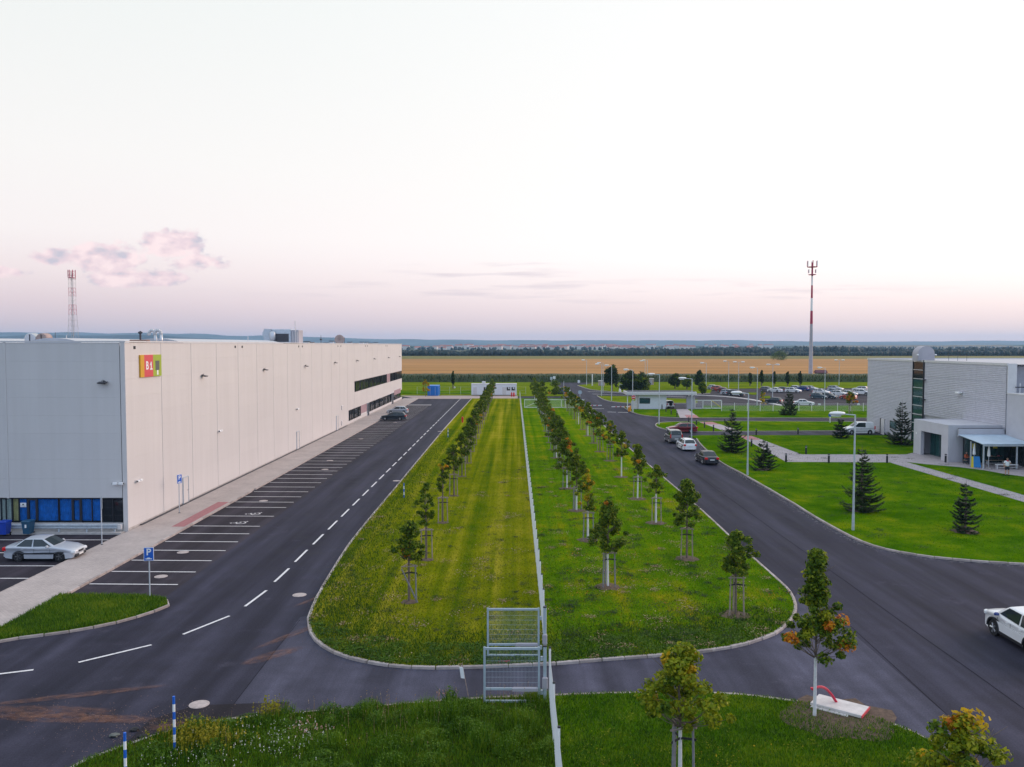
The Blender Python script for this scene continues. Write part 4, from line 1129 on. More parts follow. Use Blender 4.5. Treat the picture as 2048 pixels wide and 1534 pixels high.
for s in (1.75, 2.3): MB().tube((s, -1.2, 0.3), (s, -1.2, 1.9), 0.06).build('pipe', 'trim_white', ah)
MB().tube((2.1, -1.35, 0.3), (2.1, -1.35, 3.3), 0.05).build('flue', 'trim_white', ah)
# twin goose-neck pipes
yp = at_roof(316, -30.5)
gn = thing('gooseneck_pipes', 'pair of shiny steel gooseneck vent pipes on the roof by the sign', 'vent', (-30.5, yp, WZ - 0.3))
for s in (-0.22, 0.28):
    mb = MB(); pts = [(s, 0, 0), (s, 0, 1.0)] + [(s - 0.28 + 0.28 * math.cos(a), 0, 1.0 + 0.34 * math.sin(a)) for a in np.linspace(0.2, math.pi, 8)] + [(s - 0.56, 0, 0.9)]
    mb.path(pts, [0.13] * len(pts), 10); mb.build('pipe', 'steel', gn, smooth=True)
MB().bev((-1.55, 0, 0.28), (1.4, 0.9, 0.5), 0, 0.04).build('vent_box', 'rust', gn)
pts = [(-1.5, 0, 0.5), (-1.5, 0, 1.05)]; MB().path(pts, [0.09, 0.09], 8).build('stub_pipe', 'dark_metal', gn)
MB().lathe([(0.16, 0), (0.2, 0.12), (0.02, 0.24)], (-1.5, 0, 1.05), 10).build('rain_cap', 'dark_metal', gn)
# fan cowls
for i, (px, mt, lb) in enumerate(((66, 'steel', 'round grey fan cowl left of the salmon fan cowl on the roof'), (89, 'gravel_pink', 'round salmon fan cowl beside a small box on the roof'))):
    X, Y, Z = at_depth(px, 680, 74)
    o = thing('fan_cowl', lb, 'fan cowl', (X, Y, WZ - 0.3))
    MB().lathe([(0.45, -0.5), (0.50, -0.45), (0.50, 0.45), (0.42, 0.5)], (0, 0, 0.62), 16, axis='y').build('drum', mt, o, smooth=False)
    MB().box((0, 0, 0.14), (0.8, 0.9, 0.28)).build('base', 'dark_metal', o)
    MB().box((0, -0.53, 0.62), (0.06, 0.04, 0.75)).build('guard', 'dark_metal', o)
X, Y, Z = at_depth(104, 680, 74)
o = thing('roof_box', 'small brick-coloured plant box with a thin rod on the roof', 'plant box', (X, Y, WZ - 0.3))
MB().bev((0, 0, 0.35), (0.6, 0.6, 0.6), 0, 0.03).build('box', 'rust', o); MB().tube((0.3, 0, 0), (0.3, 0, 1.2), 0.02, n=5).build('rod', 'dark_metal', o)
# dish, antennas, small boxes towards the far end
yd_ = at_roof(679, -30)
o = thing('satellite_dish', 'round pinkish satellite dish on the far part of the roof', 'dish', (-30, yd_, WZ - 0.3))
MB().lathe([(0.05, 0.25), (0.6, 0.1), (0.85, 0.0), (0.82, -0.02), (0.58, 0.06), (0.05, 0.2)], (0, 0, 1.0), 18, axis='y').build('reflector', 'gravel_pink', o, smooth=True)
MB().tube((0, 0.25, 0), (0, 0.25, 1.0), 0.05).build('mast', 'dark_metal', o)
MB().tube((0, 0.2, 1.0), (-0.2, -0.7, 1.2), 0.02, n=5).build('feed_arm', 'dark_metal', o)
random.seed(9)
for i, (px, hgt, lb) in enumerate(((496, 1.1, 'short white rod on the roof left of the air unit'), (642, 1.6, 'thin antenna with a dark knob between the air unit and the dish'), (689, 1.5, 'dark antenna rod just right of the dish'), (133, 0.9, 'short white vent pipe beside the lattice tower'))):
    X = -30.2 if px > 200 else -38; Y = at_roof(px, X)
    o = thing('roof_antenna', lb, 'antenna', (X, Y, WZ - 0.3), 0, 'thin rods on the warehouse roof')
    MB().tube((0, 0, 0), (0, 0, hgt), 0.05, 0.03, 6).build('rod', 'trim_white' if i in (0, 3) else 'dark_metal', o); MB().box((0, 0, 0.08), (0.3, 0.3, 0.16)).build('foot', 'dark_metal', o)
    if i == 1: MB().bev((0, 0, 0.95), (0.3, 0.3, 0.25), 0, 0.05).build('knob', 'dark_metal', o)
for i, px in enumerate((614, 622, 652, 664, 700, 712, 724, 733, 742, 752)):
    X = -30.2; Y = at_roof(px, X)
    o = thing('roof_vent', f'{ORD[i]} small grey roof vent beyond the air unit, counting away', 'vent', (X, Y, WZ - 0.3), 0, 'small vents on the warehouse roof')
    h = random.uniform(0.35, 0.7)
    MB().bev((0, 0, h / 2), (random.uniform(.5, .9), 0.6, h), 0, 0.04).build('housing', 'galvanised', o); MB().bev((0, 0, h + 0.06), (0.95, 0.75, 0.1), 0, 0.03).build('hood', 'dark_metal', o)

# guard rail and bins in front of the south wall
gr = thing('guard_rail', 'long silver crash barrier under the blue-curtained windows', 'crash barrier', (-27.2, WY0 - 0.45, 0))
xe = at_depth(237, 1052, WY0 - 0.45)[0] + 27.2
prof = [(0.0, -0.16), (0.06, -0.12), (0.06, -0.05), (0.0, -0.01), (0.0, 0.01), (0.06, 0.05), (0.06, 0.12), (0.0, 0.16)]
for k in range(4):
    xb = xe - 4 * k - 0.0; mb = MB(); V = []
    for x in (xb, xb - 3.98): V += [(x, -p[0], 0.52 + p[1]) for p in prof]
    mb.add(V, [(i, i + 1, 8 + i + 1, 8 + i) for i in range(7)]); mb.build('rail', 'galvanised', gr)
for k in range(9): MB().box((xe - 0.3 - 1.95 * k, 0.08, 0.35), (0.09, 0.12, 0.70)).build('post', 'galvanised', gr)
MB().bev((xe + 0.1, -0.05, 0.52), (0.3, 0.12, 0.36), 0, 0.04).build('rail_end', 'concrete_pale', gr)
MB().box((-32 - 7.4, WY0 - 0.35, 0.06), (24, 0.7, 0.12)).build('rail_footing', 'concrete', None)
bpy.data.objects['rail_footing'].parent = gr; bpy.data.objects['rail_footing'].location = (27.2, -(WY0 - 0.45), 0)
def wheelie(px, py, mat, label):
    x, y = gp(px, py); o = thing('wheelie_bin', label, 'bin', (x, y, 0), 0, 'bins by the warehouse')
    mb = MB(); mb.add([(-.22, -.26, .12), (.22, -.26, .12), (.22, .26, .12), (-.22, .26, .12), (-.29, -.34, .95), (.29, -.34, .95), (.29, .34, .95), (-.29, .34, .95)], [(3, 2, 1, 0), (4, 5, 6, 7), (0, 1, 5, 4), (1, 2, 6, 5), (2, 3, 7, 6), (3, 0, 4, 7)])
    mb.build('body', mat, o); l = MB().bev((0, -0.01, 1.0), (.64, .74, .09), 0, .04); l.build('lid', mat, o)
    for s in (-1, 1): MB().lathe([(.1, -.03), (.1, .03)], (s * .24, .27, .1), 10, axis='x').build('wheel', 'rubber', o)
    MB().tube((-.22, .38, .95), (.22, .38, .95), .02, n=6).build('handle', mat, o)
    return o
o = wheelie(10, 1071, 'bin_blue', 'bright blue wheelie bin at the left edge below the windows')
o = wheelie(57, 1070, 'bin_teal', 'dark teal wheelie bin with a pale sticker by the crash barrier')
MB().box((0, -.335, .68), (.12, .01, .22)).build('sticker', 'sign_white', o)

# ------------------------------------------------------------------ office building on the right
BX, BY0, BY1, BZ = 54.5, 93.0, 129.7, 11.2
ob = thing('office_building', 'pale ribbed metal office block with green glass stair strip and low white porch', 'office', (0, 0, 0))
ys_g0, ys_g1 = at_x(1848, 780, BX)[1], at_x(1826, 780, BX)[1]
co = MB()
co.box((BX + 15.2, (BY0 + BY1) / 2 + 1, BZ / 2 - 0.2), (30, BY1 - BY0 - 2.2, BZ - 0.5)); co.build('wall_core', 'corrugated', ob)
# ribbed sheets: trapezoid profile, rows one above the other, each sheet its own piece
def ribbed(y0, y1, z0, z1, pitch=0.22, dep=0.018):
    mb = MB(); nz = max(1, int(round((z1 - z0) / pitch))); zs = []
    for k in range(nz):
        a = z0 + (z1 - z0) * k / nz; q = (z1 - z0) / nz
        zs += [(a, 0.0), (a + q * .40, 0.0), (a + q * .52, dep), (a + q * .90, dep)]
    zs.append((z1, 0.0))
    V = []
    for y in (y0, y1): V += [(-d_, y, z) for z, d_ in zs]
    n = len(zs)
    mb.add(V, [(i, i + 1, n + i + 1, n + i) for i in range(n - 1)])
    mb.build('cladding_sheet', 'corrugated', ob, loc=(BX, 0, 0), fix=False)
zr = [0.25, 2.4, 4.6, 6.8, 9.0, BZ - 0.28]
def run(y0, y1, zmin=0.0):
    n = max(1, int(round((y1 - y0) / 6.0)))
    for k in range(n):
        for j in range(len(zr) - 1):
            if zr[j + 1] <= zmin: continue
            ribbed(y0 + (y1 - y0) * k / n + .012, y0 + (y1 - y0) * (k + 1) / n - .012, max(zr[j], zmin) + .008, zr[j + 1] - .008)
run(ys_g1 + 0.1, BY1); run(BY0, ys_g0 - 0.1, 3.9)
tp = MB()
tp.box((BX + 0.02, (BY0 + BY1) / 2, BZ - 0.14), (0.20, BY1 - BY0 + 0.1, 0.28)); tp.box((BX + 15, BY1 - 0.05, BZ - 0.14), (30, 0.25, 0.278))
tp.build('parapet', 'trim_white', ob)
MB().sheet([(BX + .1, BY0 + .1), (BX + 30, BY0 + .1), (BX + 30, BY1 - .1), (BX + .1, BY1 - .1)], BZ - 0.16).build('roof', 'roof_grey', ob)
# stair strip
st = MB(); yc = (ys_g0 + ys_g1) / 2; wg = ys_g1 - ys_g0
stf = MB()
for s in (ys_g0 + .06, ys_g1 - .06): stf.box((BX - 0.06, s, BZ / 2), (0.14, 0.12, BZ))
fr_ = stf.build('stair_window', 'frame_dark', ob)
for k in range(9):
    z0 = 0.3 + k * 1.2; MB().box((BX - 0.03, yc, z0 + 0.56), (0.03, wg - 0.24, 1.10)).build('pane', 'green_glass' if k < 7 else 'window_dark', fr_)
    MB().box((BX - 0.05, yc, z0 + 1.16), (0.09, wg - 0.24, 0.075)).build('transom', 'trim_white', fr_)
MB().box((BX + 0.3, yc, BZ / 2), (0.05, wg, BZ - 0.5)).build('stair_backing', 'interior_dark', ob)
for z in (3.3, 6.0, 8.6): MB().box((BX - 0.3, ys_g0 - 0.35, z), (0.5, 0.5, 0.1)).build('bracket', 'dark_metal', ob)
# barrel vault over the stair
bv = MB(); n = 18; rr_ = 1.12
ring = lambda y: [(BX - 0.55 + rr_ + rr_ * math.cos(a), y, BZ - 0.1 + 0.85 + rr_ * math.sin(a)) for a in np.linspace(0, math.pi, n)] + [(BX - 0.55, y, BZ - 0.12), (BX - 0.55 + 2 * rr_, y, BZ - 0.12)]
V = ring(yc - .8) + ring(yc + .8); k_ = n + 2
bv.add(V, [(i, (i + 1) % k_, k_ + (i + 1) % k_, k_ + i) for i in range(k_)] + [tuple(range(k_)), tuple(range(k_, 2 * k_))])
bvo = bv.build('stair_vault', 'mast_grey', ob)
rl = MB()
for yy_ in (0, 1.2, 2.4):
    rl.tube((BX + 3.2 + yy_, yc - 1.5, BZ - .1), (BX + 3.2 + yy_, yc - 1.5, BZ + 1.15), 0.025, n=5)
for z in (BZ + .6, BZ + 1.15): rl.tube((BX + 2.6, yc - 1.5, z), (BX + 5.6, yc - 1.5, z), 0.025, n=5)
rl.build('roof_railing', 'dark_metal', bvo)
for s in (-1, 1): MB().bev((BX + .57 + s * 1.2, yc - .9, BZ + 0.7), (0.2, 0.3, 0.16), 0, 0.05).build('floodlight', 'white_paint', bvo)
# door and window low on the wall
yd0 = at_x(1766.5, 850, BX)[1]
d_ = MB().box((BX - 0.08, yd0, 1.15), (0.08, 1.1, 2.3)).build('door', 'trim_white', ob); MB().box((BX - 0.06, yd0 + 0.75, 1.15), (0.10, 0.35, 2.4)).build('door_sidelight', 'frame_dark', d_); MB().box((BX - 0.14, yd0 - .4, 1.1), (.05, .12, .03)).build('handle', 'dark_metal', d_)
yd1 = at_x(1787, 850, BX)[1]
f_ = MB().box((BX - 0.06, yd1, 1.75), (0.1, 2.0, 1.1)).build('window', 'frame_dark', ob); MB().box((BX - 0.12, yd1, 1.75), (0.015, 1.85, 0.95)).build('pane', 'green_glass', f_)
# porch
px0 = 48.5; py0, py1, pz = 93.7, 101.8, 4.25
pc = MB()
pc.box((px0 + 0.2, py0 + 0.75, pz / 2), (0.4, 1.5, pz)); pc.box((px0 + 0.2, py1 - 0.9, pz / 2), (0.4, 1.8, pz)); pc.box((px0 + 0.2, (py0 + py1) / 2 - 0.15, 3.62), (0.398, py1 - py0 - 3.3, 1.26))
pc.box(((px0 + BX) / 2 + .2, py0 + 0.2, pz / 2), (BX - px0 - .42, 0.4, pz - 0.004)); pc.box(((px0 + BX) / 2 + .2, py1 - 0.2, pz / 2), (BX - px0 - .42, 0.4, pz - 0.004))
pc.box(((px0 + BX) / 2 + .2, (py0 + py1) / 2, pz - 0.2), (BX - px0 - .42, py1 - py0 - 0.82, 0.3))
po = pc.build('porch', 'render_grey', ob)
for k in range(4):
    yk = py0 + 2.0 + k * 1.15; fo = MB().box((px0 + 1.3, yk, 1.5), (0.06, 0.07, 2.9)).build('door_frame', 'frame_dark', po)
    MB().box((px0 + 1.3, yk + 0.57, 1.5), (0.03, 1.06, 2.8)).build('pane', 'green_glass', fo)
MB().box((px0 - 0.02, py1 - 0.7, 2.6), (0.03, 0.25, 0.25)).build('wall_lamp', 'white_paint', po)
# low annex between porch and wing, canopy and terrace front
MB().box(((49.6 + BX) / 2, 94.6, 3.86), (BX - 49.6, 2.4, 0.12)).build('annex_roof', 'roof_dark', ob)
MB().box(((49.4 + BX) / 2, 93.3, 3.45), (BX - 49.4, 0.2, 0.85)).build('annex_fascia', 'render_grey', ob)
cn_ = MB(); nx = 60; xs = np.linspace(49.3, BX - 0.05, nx)
V = []
for j, (y, z) in enumerate(((93.15, 3.26), (88.1, 2.78))):
    V += [(x, y, z + (0.03 if i % 2 else 0.0)) for i, x in enumerate(xs)]
V += [(x, y, z - 0.06) for (x, y, z) in V[:]]
cn_.add(V, [(i, i + 1, nx + i + 1, nx + i) for i in range(nx - 1)] + [(2 * nx + i, 2 * nx + i + 1, 3 * nx + i + 1, 3 * nx + i) for i in range(nx - 1)] + [(nx + i, nx + i + 1, 3 * nx + i + 1, 3 * nx + i) for i in range(nx - 1)] + [(0, nx, 3 * nx, 2 * nx)])
cno = cn_.build('canopy', 'canopy_sheet', ob)
for (x, y) in ((49.5, 90.8), (49.5, 88.35), (53.0, 88.35)):
    MB().box((x, y, 1.4), (0.12, 0.12, 2.75)).build('post', 'galvanised', cno)
MB().box((51.9, 88.2, 2.62), (5.1, 0.08, 0.16)).build('beam', 'galvanised', cno)
gf = MB()
for k in range(6): gf.box((49.9 + k * 0.92, 93.1, 1.5), (0.07, 0.08, 2.9))
gfo = gf.build('cafe_front', 'frame_dark', ob)
for k in range(5): MB().box((50.36 + k * 0.92, 93.12, 1.5), (0.84, 0.02, 2.8)).build('pane', 'green_glass', gfo)
MB().box((51.9, 94.2, 1.4), (5.0, 0.05, 2.7)).build('cafe_interior', 'interior_warm', ob)
for k, x in enumerate((51.0, 53.4)): MB().box((x, 93.05, 2.0), (0.45, 0.02, 0.55)).build('yellow_panel', 'sticker_yellow', ob)
for k in range(4):
    fo = MB().box((BX - .06, 88.4 + k * 1.2, 1.45), (.08, .07, 2.6)).build('wing_window', 'frame_dark', ob); MB().box((BX - .04, 89.0 + k * 1.2, 1.45), (.03, 1.1, 2.5)).build('pane', 'window_dark', fo)
# corner pier and the lower wing that runs on to the right
MB().box((BX + 0.5, BY0 + 0.05, 9.4), (1.0, 0.3, 3.5)).build('corner_pier', 'trim_white', ob)
MB().box((BX + 8.5, BY0 + 2.3, 10.2), (15, 0.2, 1.6)).build('upper_fascia', 'cladding_dark', ob)
for k in range(40): MB().box((BX + 1.2 + k * 0.2, BY0 + 2.15, 9.95), (0.05, 0.09, 2.0)).build('fascia_rib', 'corrugated', ob)
MB().box((BX + 4.0, BY0 + 2.2, 9.5), (4.0, 0.1, 1.0)).build('upper_window', 'window_dark', ob)
wz = 7.8
wg_ = MB(); wg_.box((BX + 15.0, (BY0 + 70) / 2, wz / 2), (30, BY0 - 70, wz)); wg_.build('wing', 'render_grey', ob)
MB().box((BX + 15.0, (BY0 + 70) / 2 - 0.01, wz + 0.06), (30.1, BY0 - 70 - 0.1, 0.12)).build('wing_coping', 'trim_white', ob)
MB().box((BX - 0.03, BY0 + 0.03, 5.8), (0.08, 0.08, 4)).build('downpipe', 'cladding_dark', ob)
for k in range(6): MB().tube((BX + 1.2 + 0.5 * k, BY0 - 0.4, wz + .1), (BX + 1.2 + 0.5 * k, BY0 - 0.4, wz + 1.2), 0.04, n=6).build('terrace_post', 'white_paint', ob)
MB().box((BX + 3, BY0 - 0.4, wz + 0.75), (4.6, 0.1, 0.12)).build('terrace_rail', 'dark_metal', ob)
x, y, z = at_x(1922, 785, BX)
MB().bev((BX - 0.3, y, z), (0.5, 0.9, 0.18), 0, 0.06).build('wall_lamp', 'white_paint', ob)

# ------------------------------------------------------------------ gatehouse
gx0, gy0 = gp(1277, 818.6); gx1, _ = gp(1332.6, 818.6)
gh = thing('gatehouse', 'small white gatehouse under a long flat roof beside the entrance barriers', 'gatehouse', (0, 0, 0))
b_ = MB(); b_.box(((gx0 + gx1) / 2, gy0 + 2.2, 1.5), (gx1 - gx0, 4.4, 3.0)); b_.build('wall', 'cabin_white', gh)
rx0 = gp(1252, 818.6)[0]; rx1 = gp(1391, 818.6)[0]
MB().bev(((rx0 + rx1) / 2, gy0 + 1.8, 3.33), (rx1 - rx0, 5.6, 0.62), 0, 0.08).build('roof', 'trim_white', gh)
MB().box(((rx0 + rx1) / 2, gy0 + 1.8, 3.665), (rx1 - rx0 - .5, 5.2, 0.05)).build('roof_felt', 'roof_dark', gh)
wx0, wx1 = at_depth(1279, 800, gy0)[0], at_depth(1300, 800, gy0)[0]
f_ = MB().box(((wx0 + wx1) / 2, gy0 - 0.03, 1.75), (wx1 - wx0, 0.08, 1.15)).build('window', 'frame_dark', gh)
MB().box(((wx0 + wx1) / 2, gy0 - 0.08, 1.75), (wx1 - wx0 - .2, 0.015, 0.95)).build('pane', 'green_glass', f_)
for x in (rx0 + .35, gp(1277, 818)[0] - .5, rx1 - 1.3, rx1 - .5): MB().box((x, gy0 + 0.4, 1.53), (0.16, 0.16, 3.02)).build('column', 'white_paint', gh)
MB().bev((gx0 - 0.9, gy0 - 0.1, 0.9), (1.2, 0.5, 1.7), 0, 0.05).build('intercom_wall', 'concrete_pale', gh)
MB().bev((rx1 - 1.0, gy0 + .2, 1.3), (1.7, 0.5, 2.6), 0, 0.05).build('turnstile', 'mast_grey', gh)

# ------------------------------------------------------------------ portable cabins, container, kiosk, shed
def cabin(px0, px1, py, py_top, label, mirror=False):
    x0, y = gp(px0, py); x1, _ = gp(px1, py); h = 2.9; L = x1 - x0
    o = thing('portable_cabin', label, 'cabin', (x0, y, 0.07), 0, 'white site cabins at the end of the strip')
    mb = MB(); mb.bev((L / 2, 1.5, h / 2 + .1), (L - .05, 3.0, h - .1), 0, 0.06); mb.build('body', 'cabin_white', o)
    for k in range(int(L / .45)): MB().box((0.3 + k * .45, -0.015, h / 2 + .1), (.22, .03, h - .5)).build('rib', 'cabin_white', o)
    MB().box((L / 2, 1.5, h + .1), (L + .05, 3.1, .12)).build('roof', 'trim_white', o)
    d = MB().box((1.0 if not mirror else 2.6, -0.05, 1.15), (.95, .05, 2.0)).build('door', 'trim_white', o); MB().box((.66 if not mirror else 2.26, -.09, 1.1), (.05, .04, .14)).build('handle', 'dark_metal', d)
    for xx in ((L * .63, L * .84)):
        f = MB().box((xx, -0.05, 1.75), (1.05, .05, 1.0)).build('window', 'trim_white', o); MB().box((xx, -0.085, 1.75), (.85, .02, .82)).build('pane', 'window_dark', f)
        MB().box((xx + .1, -0.1, 1.9), (.3, .01, .4)).build('blind', 'sign_white', f)
    return o
o = cabin(942.5, 987.5, 791.5, 768, 'white site cabin nearer the blue container, with a roof unit')
MB().bev((3.2, 1.5, 3.35), (.9, .7, .6), 0, .05).build('roof_unit', 'trim_white', o)
cabin(988.5, 1033.5, 791.5, 768, 'white site cabin with two red cylinders in front', True)
for i, (px, lb) in enumerate(((1023.5, 'red gas cylinder in front of the cabin, the one nearer the road'), (1027.8, 'red gas cylinder in front of the cabin, the one nearer the fence'))):
    x, y = gp(px, 793.5); o = thing('gas_cylinder', lb, 'cylinder', (x, y, 0.07), 0, 'red cylinders at the cabin')
    MB().lathe([(.18, 0), (.2, .05), (.2, .9), (.1, 1.02), (.06, 1.1)], (0, 0, 0), 12).build('bottle', 'safety_red', o, smooth=True); MB().lathe([(.05, 1.1), (.05, 1.2)], (0, 0, 0), 8).build('valve', 'dark_metal', o)
x0, y = gp(855, 792); x1, _ = gp(876, 792)
o = thing('blue_container', 'bright blue steel container standing beside the yellow tree', 'container', (x0, y, 0.05))
L = x1 - x0; mb = MB(); mb.bev((L / 2, 2.9, 1.3), (L, 5.8, 2.6), 0, .05); mb.build('body', 'container_blue', o)
for k in range(2): d = MB().box((L * (.26 + .48 * k), -.03, 1.3), (L * .44, .05, 2.3)).build('door', 'container_blue', o); MB().tube((L * (.26 + .48 * k), -.08, .3), (L * (.26 + .48 * k), -.08, 2.3), .03, n=6).build('locking_bar', 'galvanised', d)
for k in range(18): MB().box((L + .01, .4 + k * .3, 1.3), (.05, .14, 2.3)).build('rib', 'container_blue', o)
for i, (px, pyb, w, h, mt, lb) in enumerate(((1203, 772, 12, 9.5, 'gravel_pink', 'small pinkish utility cabinet on the bank left of the round tree'), (1301, 770, 11, 12, 'gravel_pink', 'pinkish block hut behind the two bushy trees'))):
    x, y = gp(px, pyb); s = y / FOCAL
    o = thing('utility_hut', lb, 'hut', (x, y, 0.08)); MB().bev((0, 0, h * s / 2), (w * s, 1.6, h * s), 0, .05).build('wall', mt, o); MB().bev((0, 0, h * s + .06), (w * s + .2, 1.8, .14), 0, .04).build('roof', 'concrete_pale', o); MB().box((0, -.83, h * s * .45), (w * s * .4, .04, h * s * .7)).build('door', 'mast_grey', o)
x, y = gp(1641, 759)
o = thing('red_shed', 'small dark red shed at the foot of the mast', 'shed', (x, y, 0)); s = y / FOCAL
MB().box((0, 0, 1.3), (3.4, 3, 2.6)).build('wall', 'shed_red', o)
MB().add([(-2.2, -1.8, 2.6), (2.2, -1.8, 2.6), (2.2, 1.8, 2.6), (-2.2, 1.8, 2.6), (-2.1, 0, 3.7), (2.1, 0, 3.7)], [(0, 1, 5, 4), (2, 3, 4, 5), (1, 2, 5), (3, 0, 4), (3, 2, 1, 0)]).build('roof', 'shed_red', o); MB().box((.3, -1.53, 1.1), (.9, .05, 2)).build('door', 'shed_red', o)

# ------------------------------------------------------------------ masts
x, y = gp(1621, 757)
o = thing('phone_mast', 'tall tapering grey mast with red and white top bands', 'mast', (x, y, 0))
Ht = 45.5; rad = lambda z: 0.85 - 0.52 * min(1, z / 36)
for z0, z1, mt in ((0, 21.5, 'mast_grey'), (21.5, 26.6, 'mast_red'), (26.6, 31.6, 'white_paint'), (31.6, 36.6, 'mast_red'), (36.6, 40.2, 'white_paint'), (40.2, Ht, 'mast_red')):
    MB().tube((0, 0, z0), (0, 0, z1), rad(z0), rad(z1), 14).build('shaft_section', mt, o, smooth=False)
for zp, w in ((40.6, 1.5), (43.6, 2.0)):
    MB().lathe([(w * .8, 0), (w, .1), (w, .25), (w * .8, .3)], (0, 0, zp), 14).build('platform', 'mast_red', o)
    for k in range(6):
        a = k * math.pi / 3 + .3; MB().bev((w * math.cos(a), w * math.sin(a), zp + 1.5), (.3, .3, 2.2 if zp > 42 else 1.4), 0, .05).build('panel_antenna', 'white_paint' if k % 2 else 'mast_red', o)
Yt = 300.0; xt = at_depth(147, 690, Yt)[0]
o = thing('lattice_tower', 'red and white lattice tower rising behind the warehouse roof', 'tower', (xt, Yt, 0))
zt = [0, 8, 15, 20, 24, 27.5, 30.5, 33.5, 36.5, 39.5]; wd_ = lambda z: 2.0 - 1.15 * min(1, z / 26.0)
for i in range(len(zt) - 1):
    z0, z1 = zt[i], zt[i + 1]; mt = 'mast_red' if i in (4, 6, 8) else ('trim_white' if i in (5, 7) else 'mast_grey')
    mb = MB()
    for sx_, sy_ in ((-1, -1), (1, -1), (1, 1), (-1, 1)):
        mb.tube((sx_ * wd_(z0), sy_ * wd_(z0), z0), (sx_ * wd_(z1), sy_ * wd_(z1), z1), 0.055, n=4)
    cs = [(-1, -1), (1, -1), (1, 1), (-1, 1)]
    for k in range(4):
        a, b2 = cs[k], cs[(k + 1) % 4]; nseg = 2
        for q in range(nseg):
            za = z0 + (z1 - z0) * q / nseg; zb = z0 + (z1 - z0) * (q + 1) / nseg; wa, wb = wd_(za), wd_(zb)
            mb.tube((a[0] * wa, a[1] * wa, za), (b2[0] * wb, b2[1] * wb, zb), 0.026, n=4); mb.tube((a[0] * wb, a[1] * wb, zb), (b2[0] * wb, b2[1] * wb, zb), 0.03, n=4)
    mb.build('lattice_section', mt, o)
MB().tube((0, 0, 0), (0, 0, 39), 0.14, n=6).build('cable_ladder', 'mast_grey', o)
for k in range(7):
    a = k * math.pi / 3.5; MB().bev((1.25 * math.cos(a), 1.25 * math.sin(a), 38.6), (.16, .16, 2.6), 0, .03).build('panel_antenna', 'mast_red', o)
MB().lathe([(1.3, 0), (1.3, .15)], (0, 0, 37), 12).build('platform', 'mast_red', o)

# ------------------------------------------------------------------ vehicles
CARS = {}
SPEC = {
    #          L     W     H    wb    fo    belt  cowlz  hoodz  c     rf    rr    rw    clr  wheel
    'sedan': (4.45, 1.74, 1.43, 2.52, 0.90, 0.90, 0.93, 0.72, 1.28, 2.02, 3.10, 3.82, 0.20, 0.315),
    'wagon': (4.55, 1.75, 1.47, 2.58, 0.90, 0.92, 0.95, 0.74, 1.25, 2.00, 3.95, 4.42, 0.20, 0.315),
    'hatch': (4.10, 1.72, 1.48, 2.52, 0.86, 0.92, 0.95, 0.76, 1.12, 1.85, 3.40, 3.95, 0.20, 0.310),
    'suv':   (4.60, 1.84, 1.66, 2.67, 0.98, 1.06, 1.12, 0.97, 1.06, 1.90, 3.90, 4.42, 0.27, 0.365),
    'mpv':   (4.35, 1.80, 1.80, 2.66, 0.88, 1.05, 1.08, 0.88, 0.95, 1.75, 3.95, 4.25, 0.22, 0.330),
    'van':   (4.40, 1.80, 1.83, 2.68, 0.88, 1.02, 1.08, 0.86, 0.98, 1.85, 4.10, 4.34, 0.20, 0.325),
}
